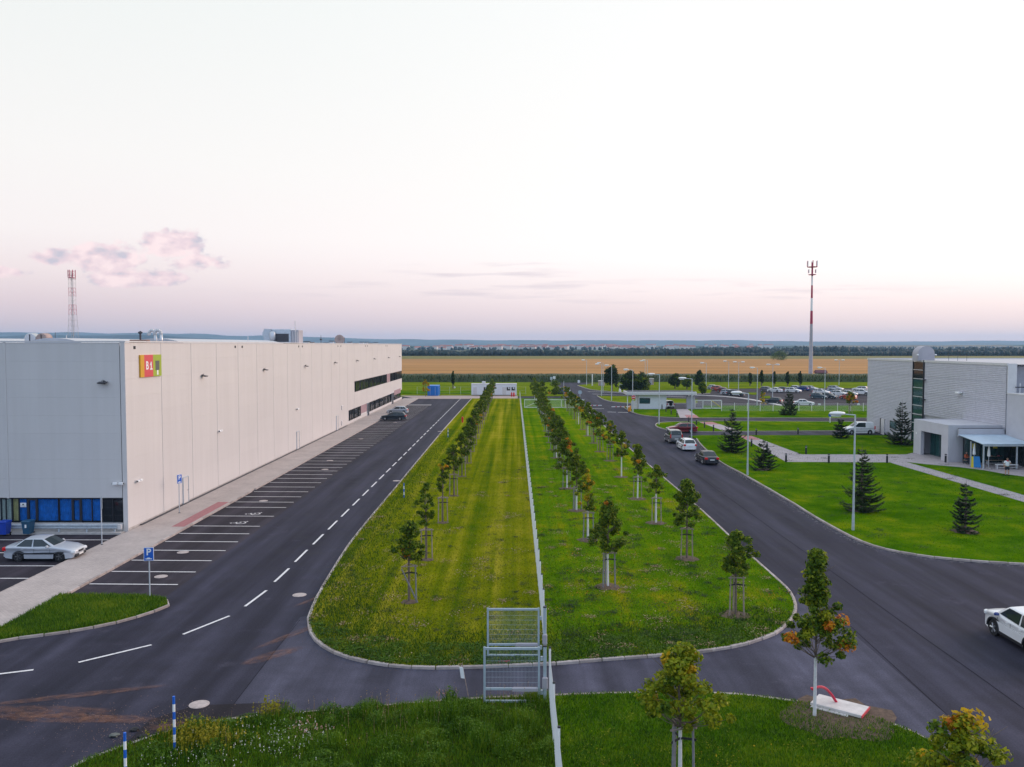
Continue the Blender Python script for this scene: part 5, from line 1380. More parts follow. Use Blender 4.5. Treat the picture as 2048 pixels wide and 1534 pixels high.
def make_car(kind, paintm, rim='rim_alloy', name='parked_car'):
    L, W, H, wb, fo, belt, cowlz, hoodz, cw, rf, rr2, rw, clr, wr = SPEC[kind]
    xF, xR = L / 2, -L / 2; xfw = xF - fo; xrw = xfw - wb; ra = wr + 0.055
    root = thing(name, 'car', 'car')
    out = []   # (x, z, mat)
    def arc(xc):
        n = 9; pts = []
        for k in range(n + 1):
            a = math.pi * k / n; pts.append((xc + ra * math.cos(a), max(clr, wr + ra * math.sin(a)), 1))
        return pts
    front = [(xF - 0.10, clr + .02, 0), (xF - 0.01, clr + .16, 0), (xF, 0.48 + clr * .3, 0), (xF - 0.03, hoodz - .10, 0), (xF - 0.14, hoodz, 0), (xF - 0.55, hoodz + (cowlz - hoodz) * .55, 0), (xF - cw, cowlz, 0)]
    if kind == 'sedan': rear = [(xF - rw + .15, belt + .05, 0), (xR + .25, belt + .03, 0), (xR + .07, belt - .04, 0), (xR + .02, belt - .25, 0), (xR, .50, 0), (xR + .03, clr + .10, 0), (xR + .14, clr + .03, 0)]
    else: rear = [(xF - rw + .1, belt + .04, 0), (xR + .10, belt + .02, 0), (xR + .03, belt - .12, 0), (xR + .02, belt - .3, 0), (xR, .52, 0), (xR + .02, clr + .12, 0), (xR + .12, clr + .03, 0)]
    mid = [(xF - cw - .8, belt + .02, 0), (xF - (cw + rw) / 2, belt + .02, 0)]
    bottom = [(xrw - ra, clr, 1)] + arc(xrw)[::-1][1:-1] + [(xrw + ra, clr, 0), (xfw - ra, clr, 1)] + arc(xfw)[::-1][1:-1] + [(xfw + ra, clr, 0)]
    out = front + mid + rear + bottom
    n = len(out)
    mb = MB()
    rings = [(-.985, .17, 0), (-1.0, .10, 0), (-.985, .055, 0), (-.94, .022, 0), (-.84, 0.0, 0), (-.4, -.02, 0), (0, -.026, 0), (.4, -.02, 0), (.84, 0.0, 0), (.94, .022, 0), (.985, .055, 0), (1.0, .10, 0), (.985, .17, 0)]
    V = []
    for t_, sh, _ in rings:
        for (x, z, _m) in out:
            tz = z - (sh if z > hoodz - .15 else 0)
            e = max(0.0, (abs(x) - (L / 2 - .80)) / .80); tap = 1 - 0.17 * e ** 2.2
            bul = 1.0 - 0.03 * max(0, (z - .75)) / .4 if z > .75 else 1.0
            V.append((x - math.copysign(.10 * e * abs(t_) ** 3, x), t_ * W / 2 * tap * bul, tz))
    fs, ms = [], []
    for r_ in range(len(rings) - 1):
        for i in range(n):
            j = (i + 1) % n; fs.append((r_ * n + i, r_ * n + j, (r_ + 1) * n + j, (r_ + 1) * n + i)); ms.append(1 if out[i][2] == 1 else 0)
    mb.add(V, fs); mb.m = ms
    tri = tessellate_polygon([[Vector((p[0], p[1], 0)) for p in out]])
    for base in (0, (len(rings) - 1) * n): mb.add([], []); mb.f += [tuple(base + i for i in t_) for t_ in tri]; mb.m += [0] * len(tri)
    # dark block inside the arches
    mb.box(((xfw + xrw) / 2, 0, .42), (wb + .9, W * .62, .4), 1)
    # cabin
    wbl, wrf = W / 2 * .94, W / 2 * (.74 if kind not in ('mpv', 'van', 'suv') else .79)
    zb = belt - .01
    st = [(xF - cw + .06, wbl * .93, zb, None), (xF - rw, wbl * .93, zb, None)]
    B = {}
    for s in (-1, 1):
        B['f', s] = Vector((xF - cw + .05, s * wbl * .90, cowlz - .03)); B['r', s] = Vector((xF - rw - (.0 if kind == 'sedan' else -.02), s * wbl * .93, zb))
        B['rf', s] = Vector((xF - rf, s * wrf, H - .05)); B['rr', s] = Vector((xF - rr2, s * wrf * .97, H - .07))
        B['mb', s] = Vector((xF - (rf + rr2) / 2, s * wbl, zb)); B['mr', s] = Vector((xF - (rf + rr2) / 2, s * wrf * 1.01, H - .04))
    cab = bmesh.new()
    vv = {k: cab.verts.new(v) for k, v in B.items()}
    top = {k: cab.verts.new((x, 0, z)) for k, x, z in (('f', xF - rf + .02, H - .005), ('m', xF - (rf + rr2) / 2, H), ('r', xF - rr2, H - .02))}
    cf = cab.verts.new((xF - cw + .16, 0, cowlz - .01)); crr = cab.verts.new((xF - rw - .05, 0, zb + .01))
    F = cab.faces.new
    for s in (-1, 1):
        F((vv['f', s], vv['mb', s], vv['mr', s], vv['rf', s])); F((vv['mb', s], vv['r', s], vv['rr', s], vv['mr', s]))
        F((vv['rf', s], vv['mr', s], top['m'], top['f'])); F((vv['mr', s], vv['rr', s], top['r'], top['m']))
        F((vv['f', s], vv['rf', s], top['f'], cf)); F((vv['rr', s], vv['r', s], crr, top['r']))
    bmesh.ops.recalc_face_normals(cab, faces=cab.faces)
    sharp = [e for e in cab.edges if len(e.link_faces) == 2 and e.calc_face_angle(0) > R(22)]
    bmesh.ops.bevel(cab, geom=sharp, offset=.075, segments=3, profile=.55, affect='EDGES')
    cab.verts.index_update(); o0 = len(mb.v)
    mb.v += [tuple(v.co) for v in cab.verts]
    for f in cab.faces: mb.f.append(tuple(o0 + v.index for v in f.verts)); mb.m.append(0)
    cab.free()
    body = mb.build('body', [paintm, 'black_plastic'], root, smooth=True); body.data.set_sharp_from_angle(angle=R(38))
    # glass panes
    def pane(name, a, b2, c, d, u0, u1, v0, v1, off=.012, mat='car_glass'):
        P = lambda u, v: (a * (1 - u) + b2 * u) * (1 - v) + (d * (1 - u) + c * u) * v
        q = [P(u0, v0), P(u1, v0), P(u1, v1), P(u0, v1)]
        nrm = (q[1] - q[0]).cross(q[3] - q[0]).normalized()
        cen = (q[0] + q[2]) / 2
        if nrm.dot(cen - Vector((xF - (cw + rw) / 2, 0, belt + .1))) < 0: nrm = -nrm
        q2 = [p + nrm * off for p in q]; q1 = [p - nrm * .02 for p in q]
        MB().add(q1 + q2, [(0, 1, 2, 3), (4, 5, 6, 7), (0, 1, 5, 4), (1, 2, 6, 5), (2, 3, 7, 6), (3, 0, 4, 7)]).build(name, mat, root)
    for s in (-1, 1):
        u_end = .96
        pane('side_window', B['f', s], B['mb', s], B['mr', s], B['rf', s], .14, u_end, .07, .90)
        if kind == 'sedan': pane('side_window', B['mb', s], B['r', s], B['rr', s], B['mr', s], .04, .84, .07, .90)
        elif kind == 'van': pass
        else:
            pane('side_window', B['mb', s], B['r', s], B['rr', s], B['mr', s], .04, .50, .07, .90); pane('quarter_window', B['mb', s], B['r', s], B['rr', s], B['mr', s], .54, .94, .09, .88)
        # windscreen and rear window in two mirrored halves meeting on the centre line
    cfv, tfv = Vector((xF - cw + .16, 0, cowlz - .01)), Vector((xF - rf + .02, 0, H - .005))
    crv, trv = Vector((xF - rw - .05, 0, zb + .01)), Vector((xF - rr2, 0, H - .02))
    for nm, bl, bc, br_, tl, tc_, tr2, off in (('windscreen', B['f', -1], cfv, B['f', 1], B['rf', -1], tfv, B['rf', 1], .014), ('rear_window', B['r', -1], crv, B['r', 1], B['rr', -1], trv, B['rr', 1], .014)):
        if kind == 'van' and nm == 'rear_window': continue
        g_ = MB(); sgn = 1 if nm == 'windscreen' else -1
        rows_ = []
        for v in (.14, .90):
            l_, c_, r_ = bl.lerp(tl, v), bc.lerp(tc_, v), br_.lerp(tr2, v)
            rows_.append([l_.lerp(c_, .13), c_, r_.lerp(c_, .13)])
        nx_ = Vector((sgn * .7, 0, .7)) * off
        V_ = [p + nx_ for rw_ in rows_ for p in rw_] + [p - nx_ for rw_ in rows_ for p in rw_]
        g_.add(V_, [(0, 1, 4, 3), (1, 2, 5, 4), (6, 7, 10, 9), (7, 8, 11, 10), (0, 1, 7, 6), (1, 2, 8, 7), (3, 4, 10, 9), (4, 5, 11, 10), (0, 3, 9, 6), (2, 5, 11, 8)])
        g_.build(nm, 'car_glass', root)
    # wheels
    for xw in (xfw, xrw):
        for s in (-1, 1):
            yw = s * (W / 2 - .125)
            w_ = MB().lathe([(wr * .60, -.10), (wr * .95, -.105), (wr, -.07), (wr, .07), (wr * .95, .105), (wr * .60, .10)], (0, 0, 0), 20, axis='y').build('wheel', 'rubber', root, smooth=False, loc=(xw, yw, wr))
            rm = MB(); rm.lathe([(wr * .66, -.02), (wr * .66, .085), (wr * .60, .09), (wr * .56, .06), (wr * .2, .05)], (0, 0, 0), 20, axis='y')
            for k in range(5):
                a = k * 2 * math.pi / 5; rm.tube((0, .075, 0), (wr * .6 * math.cos(a), .085, wr * .6 * math.sin(a)), .045, .055, 5)
            rmo = rm.build('rim', rim, w_, loc=(0, 0, 0), rz=0 if s > 0 else math.pi)
    # lights, plates, mirrors, handles, bumper strip
    ez = hoodz - .12
    for s in (-1, 1):
        MB().bev((xF - .16, s * (W / 2 - .27), ez), (.30, .36, .15), 0, .05, rz=-s * .35).build('headlight', 'head_lamp', root)
        if kind in ('mpv', 'van'): MB().bev((xR + .10, s * (W / 2 - .13), belt - .02), (.16, .12, .50), 0, .03).build('tail_light', 'tail_lamp', root)
        elif kind in ('wagon', 'suv', 'hatch'): MB().bev((xR + .13, s * (W / 2 - .20), belt - .12), (.24, .24, .22), 0, .04, rz=s * .25).build('tail_light', 'tail_lamp', root)
        else: MB().bev((xR + .14, s * (W / 2 - .24), belt - .13), (.24, .34, .20), 0, .04, rz=s * .25).build('tail_light', 'tail_lamp', root)
        MB().bev((xF - cw - .32, s * (W / 2 + .06), belt + .07), (.13, .22, .13), 0, .04).build('mirror', paintm if paintm != 'paint_white' or kind != 'suv' else 'paint_blue', root)
        for k in (0, 1):
            MB().bev((xF - (cw + rf) / 2 - .55 - k * .95, s * (W / 2 - .012), belt - .12), (.18, .03, .035), 0, .01).build('door_handle', paintm, root)
            MB().box((xF - (cw + rf) / 2 + .18 - k * .98, s * (W / 2 - .022), (belt + clr) / 2 - .02), (.012, .012, belt - clr - .16)).build('door_gap', 'black_plastic', root)
        MB().box(((xfw + xrw) / 2, s * (W / 2 - .006), .50 if kind != 'suv' else clr + .06), (wb - 2 * ra - .06, .02, .05 if kind != 'suv' else .12)).build('side_strip', 'black_plastic', root)
        if kind == 'suv':
            for xw in (xfw, xrw):
                tm = MB(); Vt = []
                for k in range(13):
                    a = math.pi * k / 12
                    for q_ in (ra - .005, ra + .07): Vt += [(xw + q_ * math.cos(a), s * (W / 2 + .012), max(clr, wr + q_ * math.sin(a))), (xw + q_ * math.cos(a), s * (W / 2 - .06), max(clr, wr + q_ * math.sin(a)))]
                tm.add(Vt, [f for k in range(12) for f in ((4 * k, 4 * k + 2, 4 * k + 6, 4 * k + 4), (4 * k + 2, 4 * k + 3, 4 * k + 7, 4 * k + 6), (4 * k, 4 * k + 1, 4 * k + 5, 4 * k + 4))]); tm.build('wheel_arch', 'black_plastic', root)
    for sx_, nm in ((1, 'front_bumper'), (-1, 'rear_bumper')):
        MB().bev((sx_ * (L / 2 - .055), 0, clr + .14), (.13, W * .72, .16), 0, .04).build(nm, 'black_plastic' if sx_ > 0 or kind in ('mpv', 'van', 'suv') else paintm, root)
    MB().box((xF - .015, 0, hoodz - .17), (.05, .55, .11)).build('grille', 'black_plastic', root)
    pb = MB().bev((xR - .005, 0, .62 if kind == 'sedan' else .66), (.03, .50, .11), 0, .01).build('number_plate', 'plate_white', root)
    MB().bev((xF + .005, 0, clr + .17), (.03, .50, .11), 0, .01).build('number_plate', 'plate_white', root)
    if kind == 'wagon':
        for s in (-1, 1): MB().tube((xF - rf - .2, s * wrf * .88, H + .0), (xF - rr2 + .1, s * wrf * .86, H - .01), .022, n=6).build('roof_rail', 'black_plastic', root)
    return root
def car_at(kind, paintm, x, y, heading, label, group=None, rim='rim_alloy', name='parked_car', cat='car', z=0.0):
    key = (kind, rim)
    if key not in CARS:
        c = make_car(kind, paintm, rim, name); CARS[key] = (c, collect(c), paintm)
    else:
        p0, tree, pm = CARS[key]
        c = copy_tree(p0, tree)
        if pm != paintm:
            for ch in [k for k in c.children]:
                for sl in ch.material_slots:
                    if sl.material == M[pm]: sl.link = 'OBJECT'; sl.material = M[paintm]
    c.name = name
    c.location = (x, y, z); c.rotation_euler = (0, 0, heading); c['label'] = label; c['category'] = cat
    if group: c['group'] = group
    elif 'group' in c: del c['group']
    return c
x, y = gp(77, 1124); car_at('sedan', 'paint_silver', x - 0.05, y + .85, 0.0, 'silver saloon parked nose to the pavement below the blue curtains', rim='rim_steel')
x, y = gp(786, 841); car_at('wagon', 'paint_dark', x, y + .8, math.pi, 'dark blue-grey hatchback in the far bays by the warehouse', rim='rim_alloy')
x, y = gp(794, 828); car_at('hatch', 'paint_silver', x, y + .8, math.pi, 'silver hatchback parked just beyond the dark one by the warehouse')
x, y = gp(1416, 931); car_at('sedan', 'paint_black', 21.55, y + 2.1, R(93), 'black saloon at the near end of the parked line on the right road')
x, y = gp(1379, 903); car_at('wagon', 'paint_white', 21.75, y + 2.2, R(92), 'white estate car between the black saloon and the grey van')
x, y = gp(1355, 888); car_at('mpv', 'paint_grey', 21.6, y + 2.2, R(91), 'dark grey high-roofed people carrier behind the white estate')
x, y = gp(1366, 866); car_at('wagon', 'paint_red', x, y + .9, math.pi, 'dark red estate car turning in at the small grass island')
car_at('suv', 'paint_white', 22.66, 36.40, R(90), 'white off-road car with black wheel arches cut by the right edge')
x, y = gp(1722, 869); car_at('van', 'paint_white', x, y + .9, math.pi, 'white panel van parked against the office building', name='panel_van', cat='van')
x, y = gp(1341, 818); car_at('suv', 'paint_white', x, y + 3, R(95), 'white off-road car with spare wheel half hidden behind the gatehouse')
MB().lathe([(.16, -.09), (.34, -.1), (.36, 0), (.34, .1), (.16, .09)], (0, 0, 0), 16, axis='y').build('spare_wheel', 'rubber', None)
sw = bpy.data.objects['spare_wheel']; sw.parent = [o for o in bpy.data.objects if o.get('label', '').startswith('white off-road car with spare')][0]; sw.location = (-2.3, 0, .95); sw.rotation_euler = (0, 0, math.pi / 2)
x, y = gp(1124, 789); car_at('mpv', 'paint_blue', x, y + 2, R(85), 'dark blue car half hidden by a young tree beyond the left gate')
lot = [(1537, 783.5, 'hatch', 'paint_grey', 'grey hatchback at the left end of the back row in the car park'), (1553, 785, 'sedan', 'paint_white', 'white saloon second from the left in the back row of the car park'),
       (1571, 784.5, 'hatch', 'paint_dark', 'dark hatchback between two white cars in the back row'), (1589, 785.6, 'wagon', 'paint_white', 'white estate just left of the blue car in the back row'),
       (1597, 781.5, 'hatch', 'paint_silver', 'silver hatchback half hidden behind the white estate in the back row'), (1607, 782, 'hatch', 'paint_blue', 'bright blue hatchback in the back row of the car park'),
       (1624.5, 782, 'wagon', 'paint_silver', 'silver car at the right end of the back row, beneath the mast'), (1646, 789, 'wagon', 'paint_white', 'white estate behind the dark teal car in the car park'),
       (1641.6, 798, 'hatch', 'paint_teal', 'dark teal hatchback in the middle group of the car park'), (1661, 798, 'hatch', 'paint_dark', 'black hatchback right beside the dark teal one'),
       (1668, 787.7, 'sedan', 'paint_steelblue', 'steel blue saloon in the middle group of the car park'), (1674, 782, 'wagon', 'paint_silver', 'silver car farthest back in the middle group'),
       (1683, 792.5, 'wagon', 'paint_white', 'white estate right of the steel blue saloon'), (1703, 792, 'hatch', 'paint_silver', 'silver car behind the tomato red one near the office wall'),
       (1700, 799, 'hatch', 'paint_tomato', 'tomato red hatchback behind the autumn tree'), (1724.5, 783, 'wagon', 'paint_white', 'white car at the back beside the office wall'),
       (1729, 791, 'suv', 'paint_white', 'white car partly cut off by the office wall'), (1550.5, 808, 'hatch', 'paint_dark', 'dark hatchback parked alone left of the cone-shaped conifer'),
       (1611, 812, 'sedan', 'paint_white', 'white coupe parked alone right of the cone-shaped conifer'), (1430, 780, 'hatch', 'paint_silver', 'silver car at the far end of the slanting row'),
       (1439, 781.5, 'hatch', 'paint_tomato', 'pinkish red car second in the slanting row'), (1449, 785, 'sedan', 'paint_red', 'red saloon in the middle of the slanting row'),
       (1460, 790, 'wagon', 'paint_silver', 'silver estate in the slanting row by the footway'), (1474, 793, 'suv', 'paint_dark', 'dark car at the near end of the slanting row')]
random.seed(2)
for px, py, kd, pm, lb in lot:
    x, y = gp(px, py); a = R(random.uniform(-52, -42)) if px > 1500 else R(-38)
    if px in (1611,): a = R(-12)
    car_at(kd, pm, x, y + 1.2, a + (math.pi if random.random() < .2 else 0), lb, 'cars in the far car park', z=0.012)

# ------------------------------------------------------------------ lamp posts
def lamp(px, py, H_, arm, label, double=False, rz=0.0, group='tall street lamps'):
    x, y = gp(px, py)
    o = thing('street_lamp', label, 'street lamp', (x, y, 0.05), rz, group)
    MB().tube((0, 0, 0), (0, 0, 1.2), .10, .095, 10).build('base', 'galvanised', o, smooth=False); MB().tube((0, 0, 1.2), (0, 0, H_), .08, .052, 10).build('pole', 'galvanised', o)
    for s in ((-1, 1) if double else (-1,)):
        a_ = MB().tube((0, 0, H_ - .03), (s * arm, 0, H_ + .04), .04, .035, 8).build('arm', 'galvanised', o)
        hx = s * (arm + .45); h = MB(); prof = [(.03, -.62), (.17, -.55), (.24, -.2), (.24, .15), (.17, .45), (.05, .55)]
        V, n = [], 10
        for (r_, t_) in prof:
            for k in range(n): a = 2 * math.pi * k / n; V.append((hx + s * -t_ * -1 * .95, r_ * 1.15 * math.cos(a), H_ + .06 + r_ * .62 * math.sin(a) + .03))
        h.add(V, [(k * n + i, k * n + (i + 1) % n, (k + 1) * n + (i + 1) % n, (k + 1) * n + i) for k in range(len(prof) - 1) for i in range(n)] + [tuple(range(n)), tuple(range((len(prof) - 1) * n, len(prof) * n))])
        hd_ = h.build('lamp_head', 'lamp_lens', o, smooth=True); MB().bev((hx + s * .05, 0, H_ - .085), (.62, .34, .05), 0, .02).build('lens', 'glass_lens' if 'glass_lens' in M else 'sign_white', hd_)
    return o
lamp(1706, 1063, 8.25, .85, 'nearest tall street lamp, on the big lawn by the road bend')
lamp(1495, 952, 8.3, .8, 'tall street lamp between the two small firs beside the right road')
lamp(1383, 877, 8.4, .95, 'tall street lamp behind the parked grey people carrier')
lamp(1318, 850, 8.3, .9, 'tall street lamp on the nose of the small grass island')
lamp(1265, 825, 8.3, .9, 'tall street lamp beside the no-entry sign')
lamp(1223, 802, 8.3, .8, 'tall street lamp in front of the dense round tree')
for px, py, dbl, lb in ((1203, 793, 0, 'thin far lamp just left of the dense round tree, nearer one'), (1206, 786, 0, 'thin far lamp just left of the dense round tree, farther one'), (1173, 771, 0, 'thin far lamp near the white flagpole'),
                        (1290, 775, 0, 'far lamp rising behind the right bushy tree, left one'), (1294.5, 772, 0, 'far lamp rising behind the right bushy tree, right one'), (1412, 786, 0, 'far lamp at the left corner of the car park'), (1457, 777, 0, 'far lamp behind the slanting row of cars'),
                        (1477, 781, 1, 'far double-headed lamp near the slanting row of cars'), (1514, 812, 0, 'car park lamp standing left of the dark lone hatchback'), (1545, 795, 1, 'double-headed car park lamp beside the back row'),
                        (1649, 812, 0, 'car park lamp beside the dark teal hatchback'), (1678, 771, 1, 'double-headed lamp behind the middle car group')):
    lamp(px, py, 8.2, .75, lb, bool(dbl))

# ------------------------------------------------------------------ bollards, signs, posts
def bollard(px, py, label):
    x, y = gp(px, py); o = thing('bollard_light', label, 'bollard', (x, y, ZL), 0, 'black bollards along the footpath')
    MB().lathe([(.11, 0), (.11, .78)], (0, 0, 0), 12).build('post', 'black_plastic', o); MB().lathe([(.10, .78), (.10, .88)], (0, 0, 0), 12).build('lens', 'mast_grey', o); MB().lathe([(.115, .88), (.115, .96), (.08, .98)], (0, 0, 0), 12).build('cap', 'black_plastic', o)
bl = [(1324, 819.5, 'black bollard right beneath the gatehouse wall'), (1332, 824.5, 'black bollard at the gatehouse end of the path'), (1342.5, 830, 'second black bollard down the path from the gatehouse'), (1354, 834.5, 'black bollard at the lane edge below the gatehouse'),
      (1377.5, 846, 'black bollard behind the red estate roof'), (1393, 850.5, 'black bollard on the island just right of the red estate'), (1409, 856.5, 'middle black bollard on the lane island'), (1427, 864, 'black bollard at the lower edge of the lane island'),
      (1503, 894, 'black bollard between the two small firs'), (1534, 902, 'black bollard half hidden behind the smaller fir'), (1512.5, 872, 'black bollard at the lane just right of the path'), (1596, 870, 'lone black bollard by the lane in front of the round conifer'),
      (1612, 909.5, 'black bollard at the inner corner of the path'), (1572, 926, 'black bollard at the outer corner of the path'), (1657.5, 927, 'black bollard on the lower edge of the straight path'), (1774, 927.5, 'black bollard where the two paths meet'), (1891, 927, 'black bollard in front of the white porch')]
for a in bl: bollard(*a)
def parking_sign(px, py, H_, w, h, rz, label, back=False, letters='P', base=0.0, small=True):
    x, y = gp(px, py); o = thing('parking_sign', label, 'sign', (x, y, base), rz)
    MB().tube((0, 0, 0), (0, 0, H_), .035, n=8).build('pole', 'galvanised', o)
    p = MB().bev((0, -.05, H_ - h / 2 + .02), (w, .03, h), 0, .012).build('plate', 'galvanised' if back else 'sign_white', o)
    if not back:
        f = MB().box((0, -.07, H_ - h / 2 + .02), (w - .05, .012, h - .05)).build('face', 'sign_blue', o)
        l = link('lettering', text_mesh(letters, w * .95, 'sign_white', .012), o); l.location = (0, -.082, H_ - h / 2 + (.12 if small else .02)); l.rotation_euler = (math.pi / 2, 0, 0)
        if small:
            c_ = MB(); zc = H_ - h + .13; c_.quad((-.16, -.082, zc - .03), (.16, -.082, zc - .03), (.16, -.082, zc + .02), (-.16, -.082, zc + .02)); c_.quad((-.09, -.082, zc + .02), (.08, -.082, zc + .02), (.05, -.082, zc + .06), (-.06, -.082, zc + .06)); c_.build('car_symbol', 'sign_white', o, fix=False)
    MB().lathe([(.09, 0), (.06, .04)], (0, 0, 0), 8).build('foot', 'dark_metal', o)
    return o
parking_sign(300, 1200, 2.62, .50, .70, R(8), 'blue P parking sign on the tip of the grassed corner', base=.13)
o = parking_sign(359, 1029, 3.0, .46, .72, R(62), 'blue P parking sign beside the warehouse side door', base=.13, small=True)
parking_sign(204, 1093, 3.1, .5, .72, R(118), 'grey sign seen from behind on the pavement by the silver saloon', back=True, base=.13)
def marker(px, py, H_, label, base=.12, lean=0.0):
    x, y = gp(px, py); o = thing('snow_marker', label, 'marker post', (x, y, base), 0, 'blue and white marker posts'); o.rotation_euler = (lean, 0, 0); n = int(H_ / .25)
    for k in range(n): MB().tube((0, 0, k * .25), (0, 0, (k + 1) * .25), .045, n=8).build('blue_band' if (n - k) % 2 else 'white_band', 'sign_blue' if (n - k) % 2 else 'sign_white', o)
marker(349.5, 1506, 1.75, 'blue and white banded post at the edge of the rough verge')
marker(252, 1590, 1.75, 'banded post cut by the bottom edge of the picture')
marker(808, 998, 1.4, 'banded post on the green bank beside the left road')
marker(896, 876, 1.4, 'small far banded post beside the left road')
x, y = gp(925, 846); o = thing('hydrant', 'red hydrant post on the bank beside the left road', 'hydrant', (x, y, .1)); MB().lathe([(.14, 0), (.14, .75), (.17, .8), (.10, .98)], (0, 0, 0), 12).build('barrel', 'safety_red', o); [MB().tube((0, 0, .62), (s * .22, 0, .62), .06, n=8).build('outlet', 'safety_red', o) for s in (-1, 1)]
# no entry sign, blue round sign, flag post, totem
x, y = gp(1266, 825); o = thing('no_entry_sign', 'round red no-entry sign with white bar beside the gatehouse', 'sign', (x + .05, y - .15, 0.1))
MB().tube((0, 0, 0), (0, 0, 3.25), .04, n=8).build('pole', 'galvanised', o)
MB().lathe([(.42, -.02), (.42, .0)], (0, -.06, 2.9), 20, axis='y').build('disc', 'sign_white', o); MB().lathe([(.385, -.02), (.385, .0)], (0, -.082, 2.9), 20, axis='y').build('red_face', 'safety_red', o); MB().box((0, -.11, 2.9), (.54, .012, .13)).build('white_bar', 'sign_white', o)
x, y = gp(1660, 846); o = thing('blue_disc_sign', 'small round blue sign on a white post by the lane', 'sign', (x, y, 0.1)); MB().tube((0, 0, 0), (0, 0, 1.0), .09, n=8).build('post', 'white_paint', o); MB().lathe([(.30, -.02), (.30, .02)], (0, -.06, 1.25), 18, axis='y').build('disc', 'sign_blue', o); MB().tube((0, 0, 1.0), (0, 0, 1.4), .03, n=6).build('pole', 'galvanised', o)
x, y = gp(1184.5, 772); o = thing('flagpole', 'thick white pole on the bank beyond the gate', 'pole', (x, y, 0.1)); MB().tube((0, 0, 0), (0, 0, 3.6), .16, .14, 10).build('pole', 'white_paint', o); MB().lathe([(.18, 0), (.1, .1)], (0, 0, 3.6), 10).build('cap', 'white_paint', o); MB().lathe([(.3, 0), (.3, .1)], (0, 0, 0), 10).build('foot', 'concrete', o)
x, y = gp(1137, 795); o = thing('white_totem', 'white information board behind the left sliding gate', 'board', (x, y, 0.1)); MB().bev((0, 0, 1.05), (.85, .15, 2.1), 0, .03).build('board', 'sign_white', o); e_ = MB(); e_.lathe([(.16, -.01), (.16, .01)], (0, -.09, 1.65), 14, axis='y'); e_.box((0, -.09, .8), (.1, .01, .35)); e_.build('emblem', 'mast_grey', o)
x, y = gp(1127.5, 797); o = thing('thin_flagpole', 'thin grey pole standing beside the white information board', 'pole', (x, y, 0.1)); MB().tube((0, 0, 0), (0, 0, 4.2), .05, n=8).build('pole', 'galvanised', o); MB().lathe([(.12, 0), (.12, .08)], (0, 0, 0), 8).build('foot', 'concrete', o)
for px, py, lb in ((1102.5, 770, 'back of a tall road sign at the far end of the right road'), (1108.5, 768, 'small pale sign behind the tall road sign'), (1157.5, 767.5, 'tiny yellowish road sign on the meadow edge')):
    x, y = gp(px, py); o = thing('road_sign', lb, 'sign', (x, y, 0)); hh = 2.6 if px < 1150 else 1.2; MB().tube((0, 0, 0), (0, 0, hh), .05, n=6).build('pole', 'galvanised', o); MB().bev((0, -.08, hh - .4), (.8, .04, .9), 0, .02).build('plate', 'galvanised' if px < 1105 else 'sign_white', o)
x, y = gp(1160, 796); o = thing('mirror_sign', 'round grey traffic mirror seen on the road beyond the barrier', 'mirror', (x, y, 0)); MB().tube((0, 0, 0), (0, 0, 1.6), .05, n=6).build('pole', 'galvanised', o); MB().lathe([(.5, -.03), (.5, .03)], (0, -.08, 1.45), 18, axis='y').build('disc', 'gate_steel', o)
x, y = gp(1240, 785); o = thing('white_statue_post', 'pale slim utility post between the round tree and the bushy trees', 'post', (x, y, .1)); MB().lathe([(.35, 0), (.3, .6), (.2, .9), (.28, 1.6), (.15, 2.3)], (0, 0, 0), 10).build('column', 'white_paint', o); MB().box((.5, 0, 2.1), (1.2, .1, .1)).build('arm', 'galvanised', o)
# barriers
def barrier(px, py, L_, s, label):
    x, y = gp(px, py); o = thing('road_barrier', label, 'barrier', (x, y, 0.02), 0, 'entrance barriers')
    MB().bev((0, 0, .55), (.55, .45, 1.1), 0, .06).build('cabinet', 'safety_orange', o)
    n = 8
    ar = MB().bev((s * L_ / 2, -.3, .95), (L_, .06, .12), 0, .02).build('arm', 'sign_white', o)
    for k in range(1, 4): MB().box((s * L_ * k / 4, -.34, .95), (.35, .012, .11)).build('red_band', 'safety_red', ar)
barrier(1165, 820, 3.9, 1, 'orange barrier cabinet with its white arm on the gate side'); barrier(1259, 823, 3.6, -1, 'orange barrier cabinet with its white arm by the gatehouse')

# ------------------------------------------------------------------ fences
def mesh_panel(L_, h, sv, sh, w, name='mesh_panel', mat='fence_white'):
    mb = MB()
    nv = int(L_ / sv)
    for k in range(nv + 1):
        x = L_ * k / nv; mb.add([(x - w, -w, 0.05), (x + w, -w, 0.05), (x, w, 0.05), (x - w, -w, h), (x + w, -w, h), (x, w, h)], [(0, 1, 4, 3), (1, 2, 5, 4), (2, 0, 3, 5)])
    nh = int(h / sh)
    for k in range(nh + 1):
        z = .05 + (h - .05) * k / nh; mb.add([(0, -w, z - w), (0, w, z - w), (0, 0, z + w), (L_, -w, z - w), (L_, w, z - w), (L_, 0, z + w)], [(0, 1, 4, 3), (1, 2, 5, 4), (2, 0, 3, 5)])
    return mb.mesh(name, mat)
PANEL = mesh_panel(2.5, 1.92, .05, .2, .0032); POST = MB().bev((0, 0, 1.0), (.075, .075, 2.02), 0, .01).mesh('post', 'fence_white'); CAP = MB().bev((0, 0, 2.03), (.085, .085, .05), 0, .01).mesh('cap', 'black_plastic')
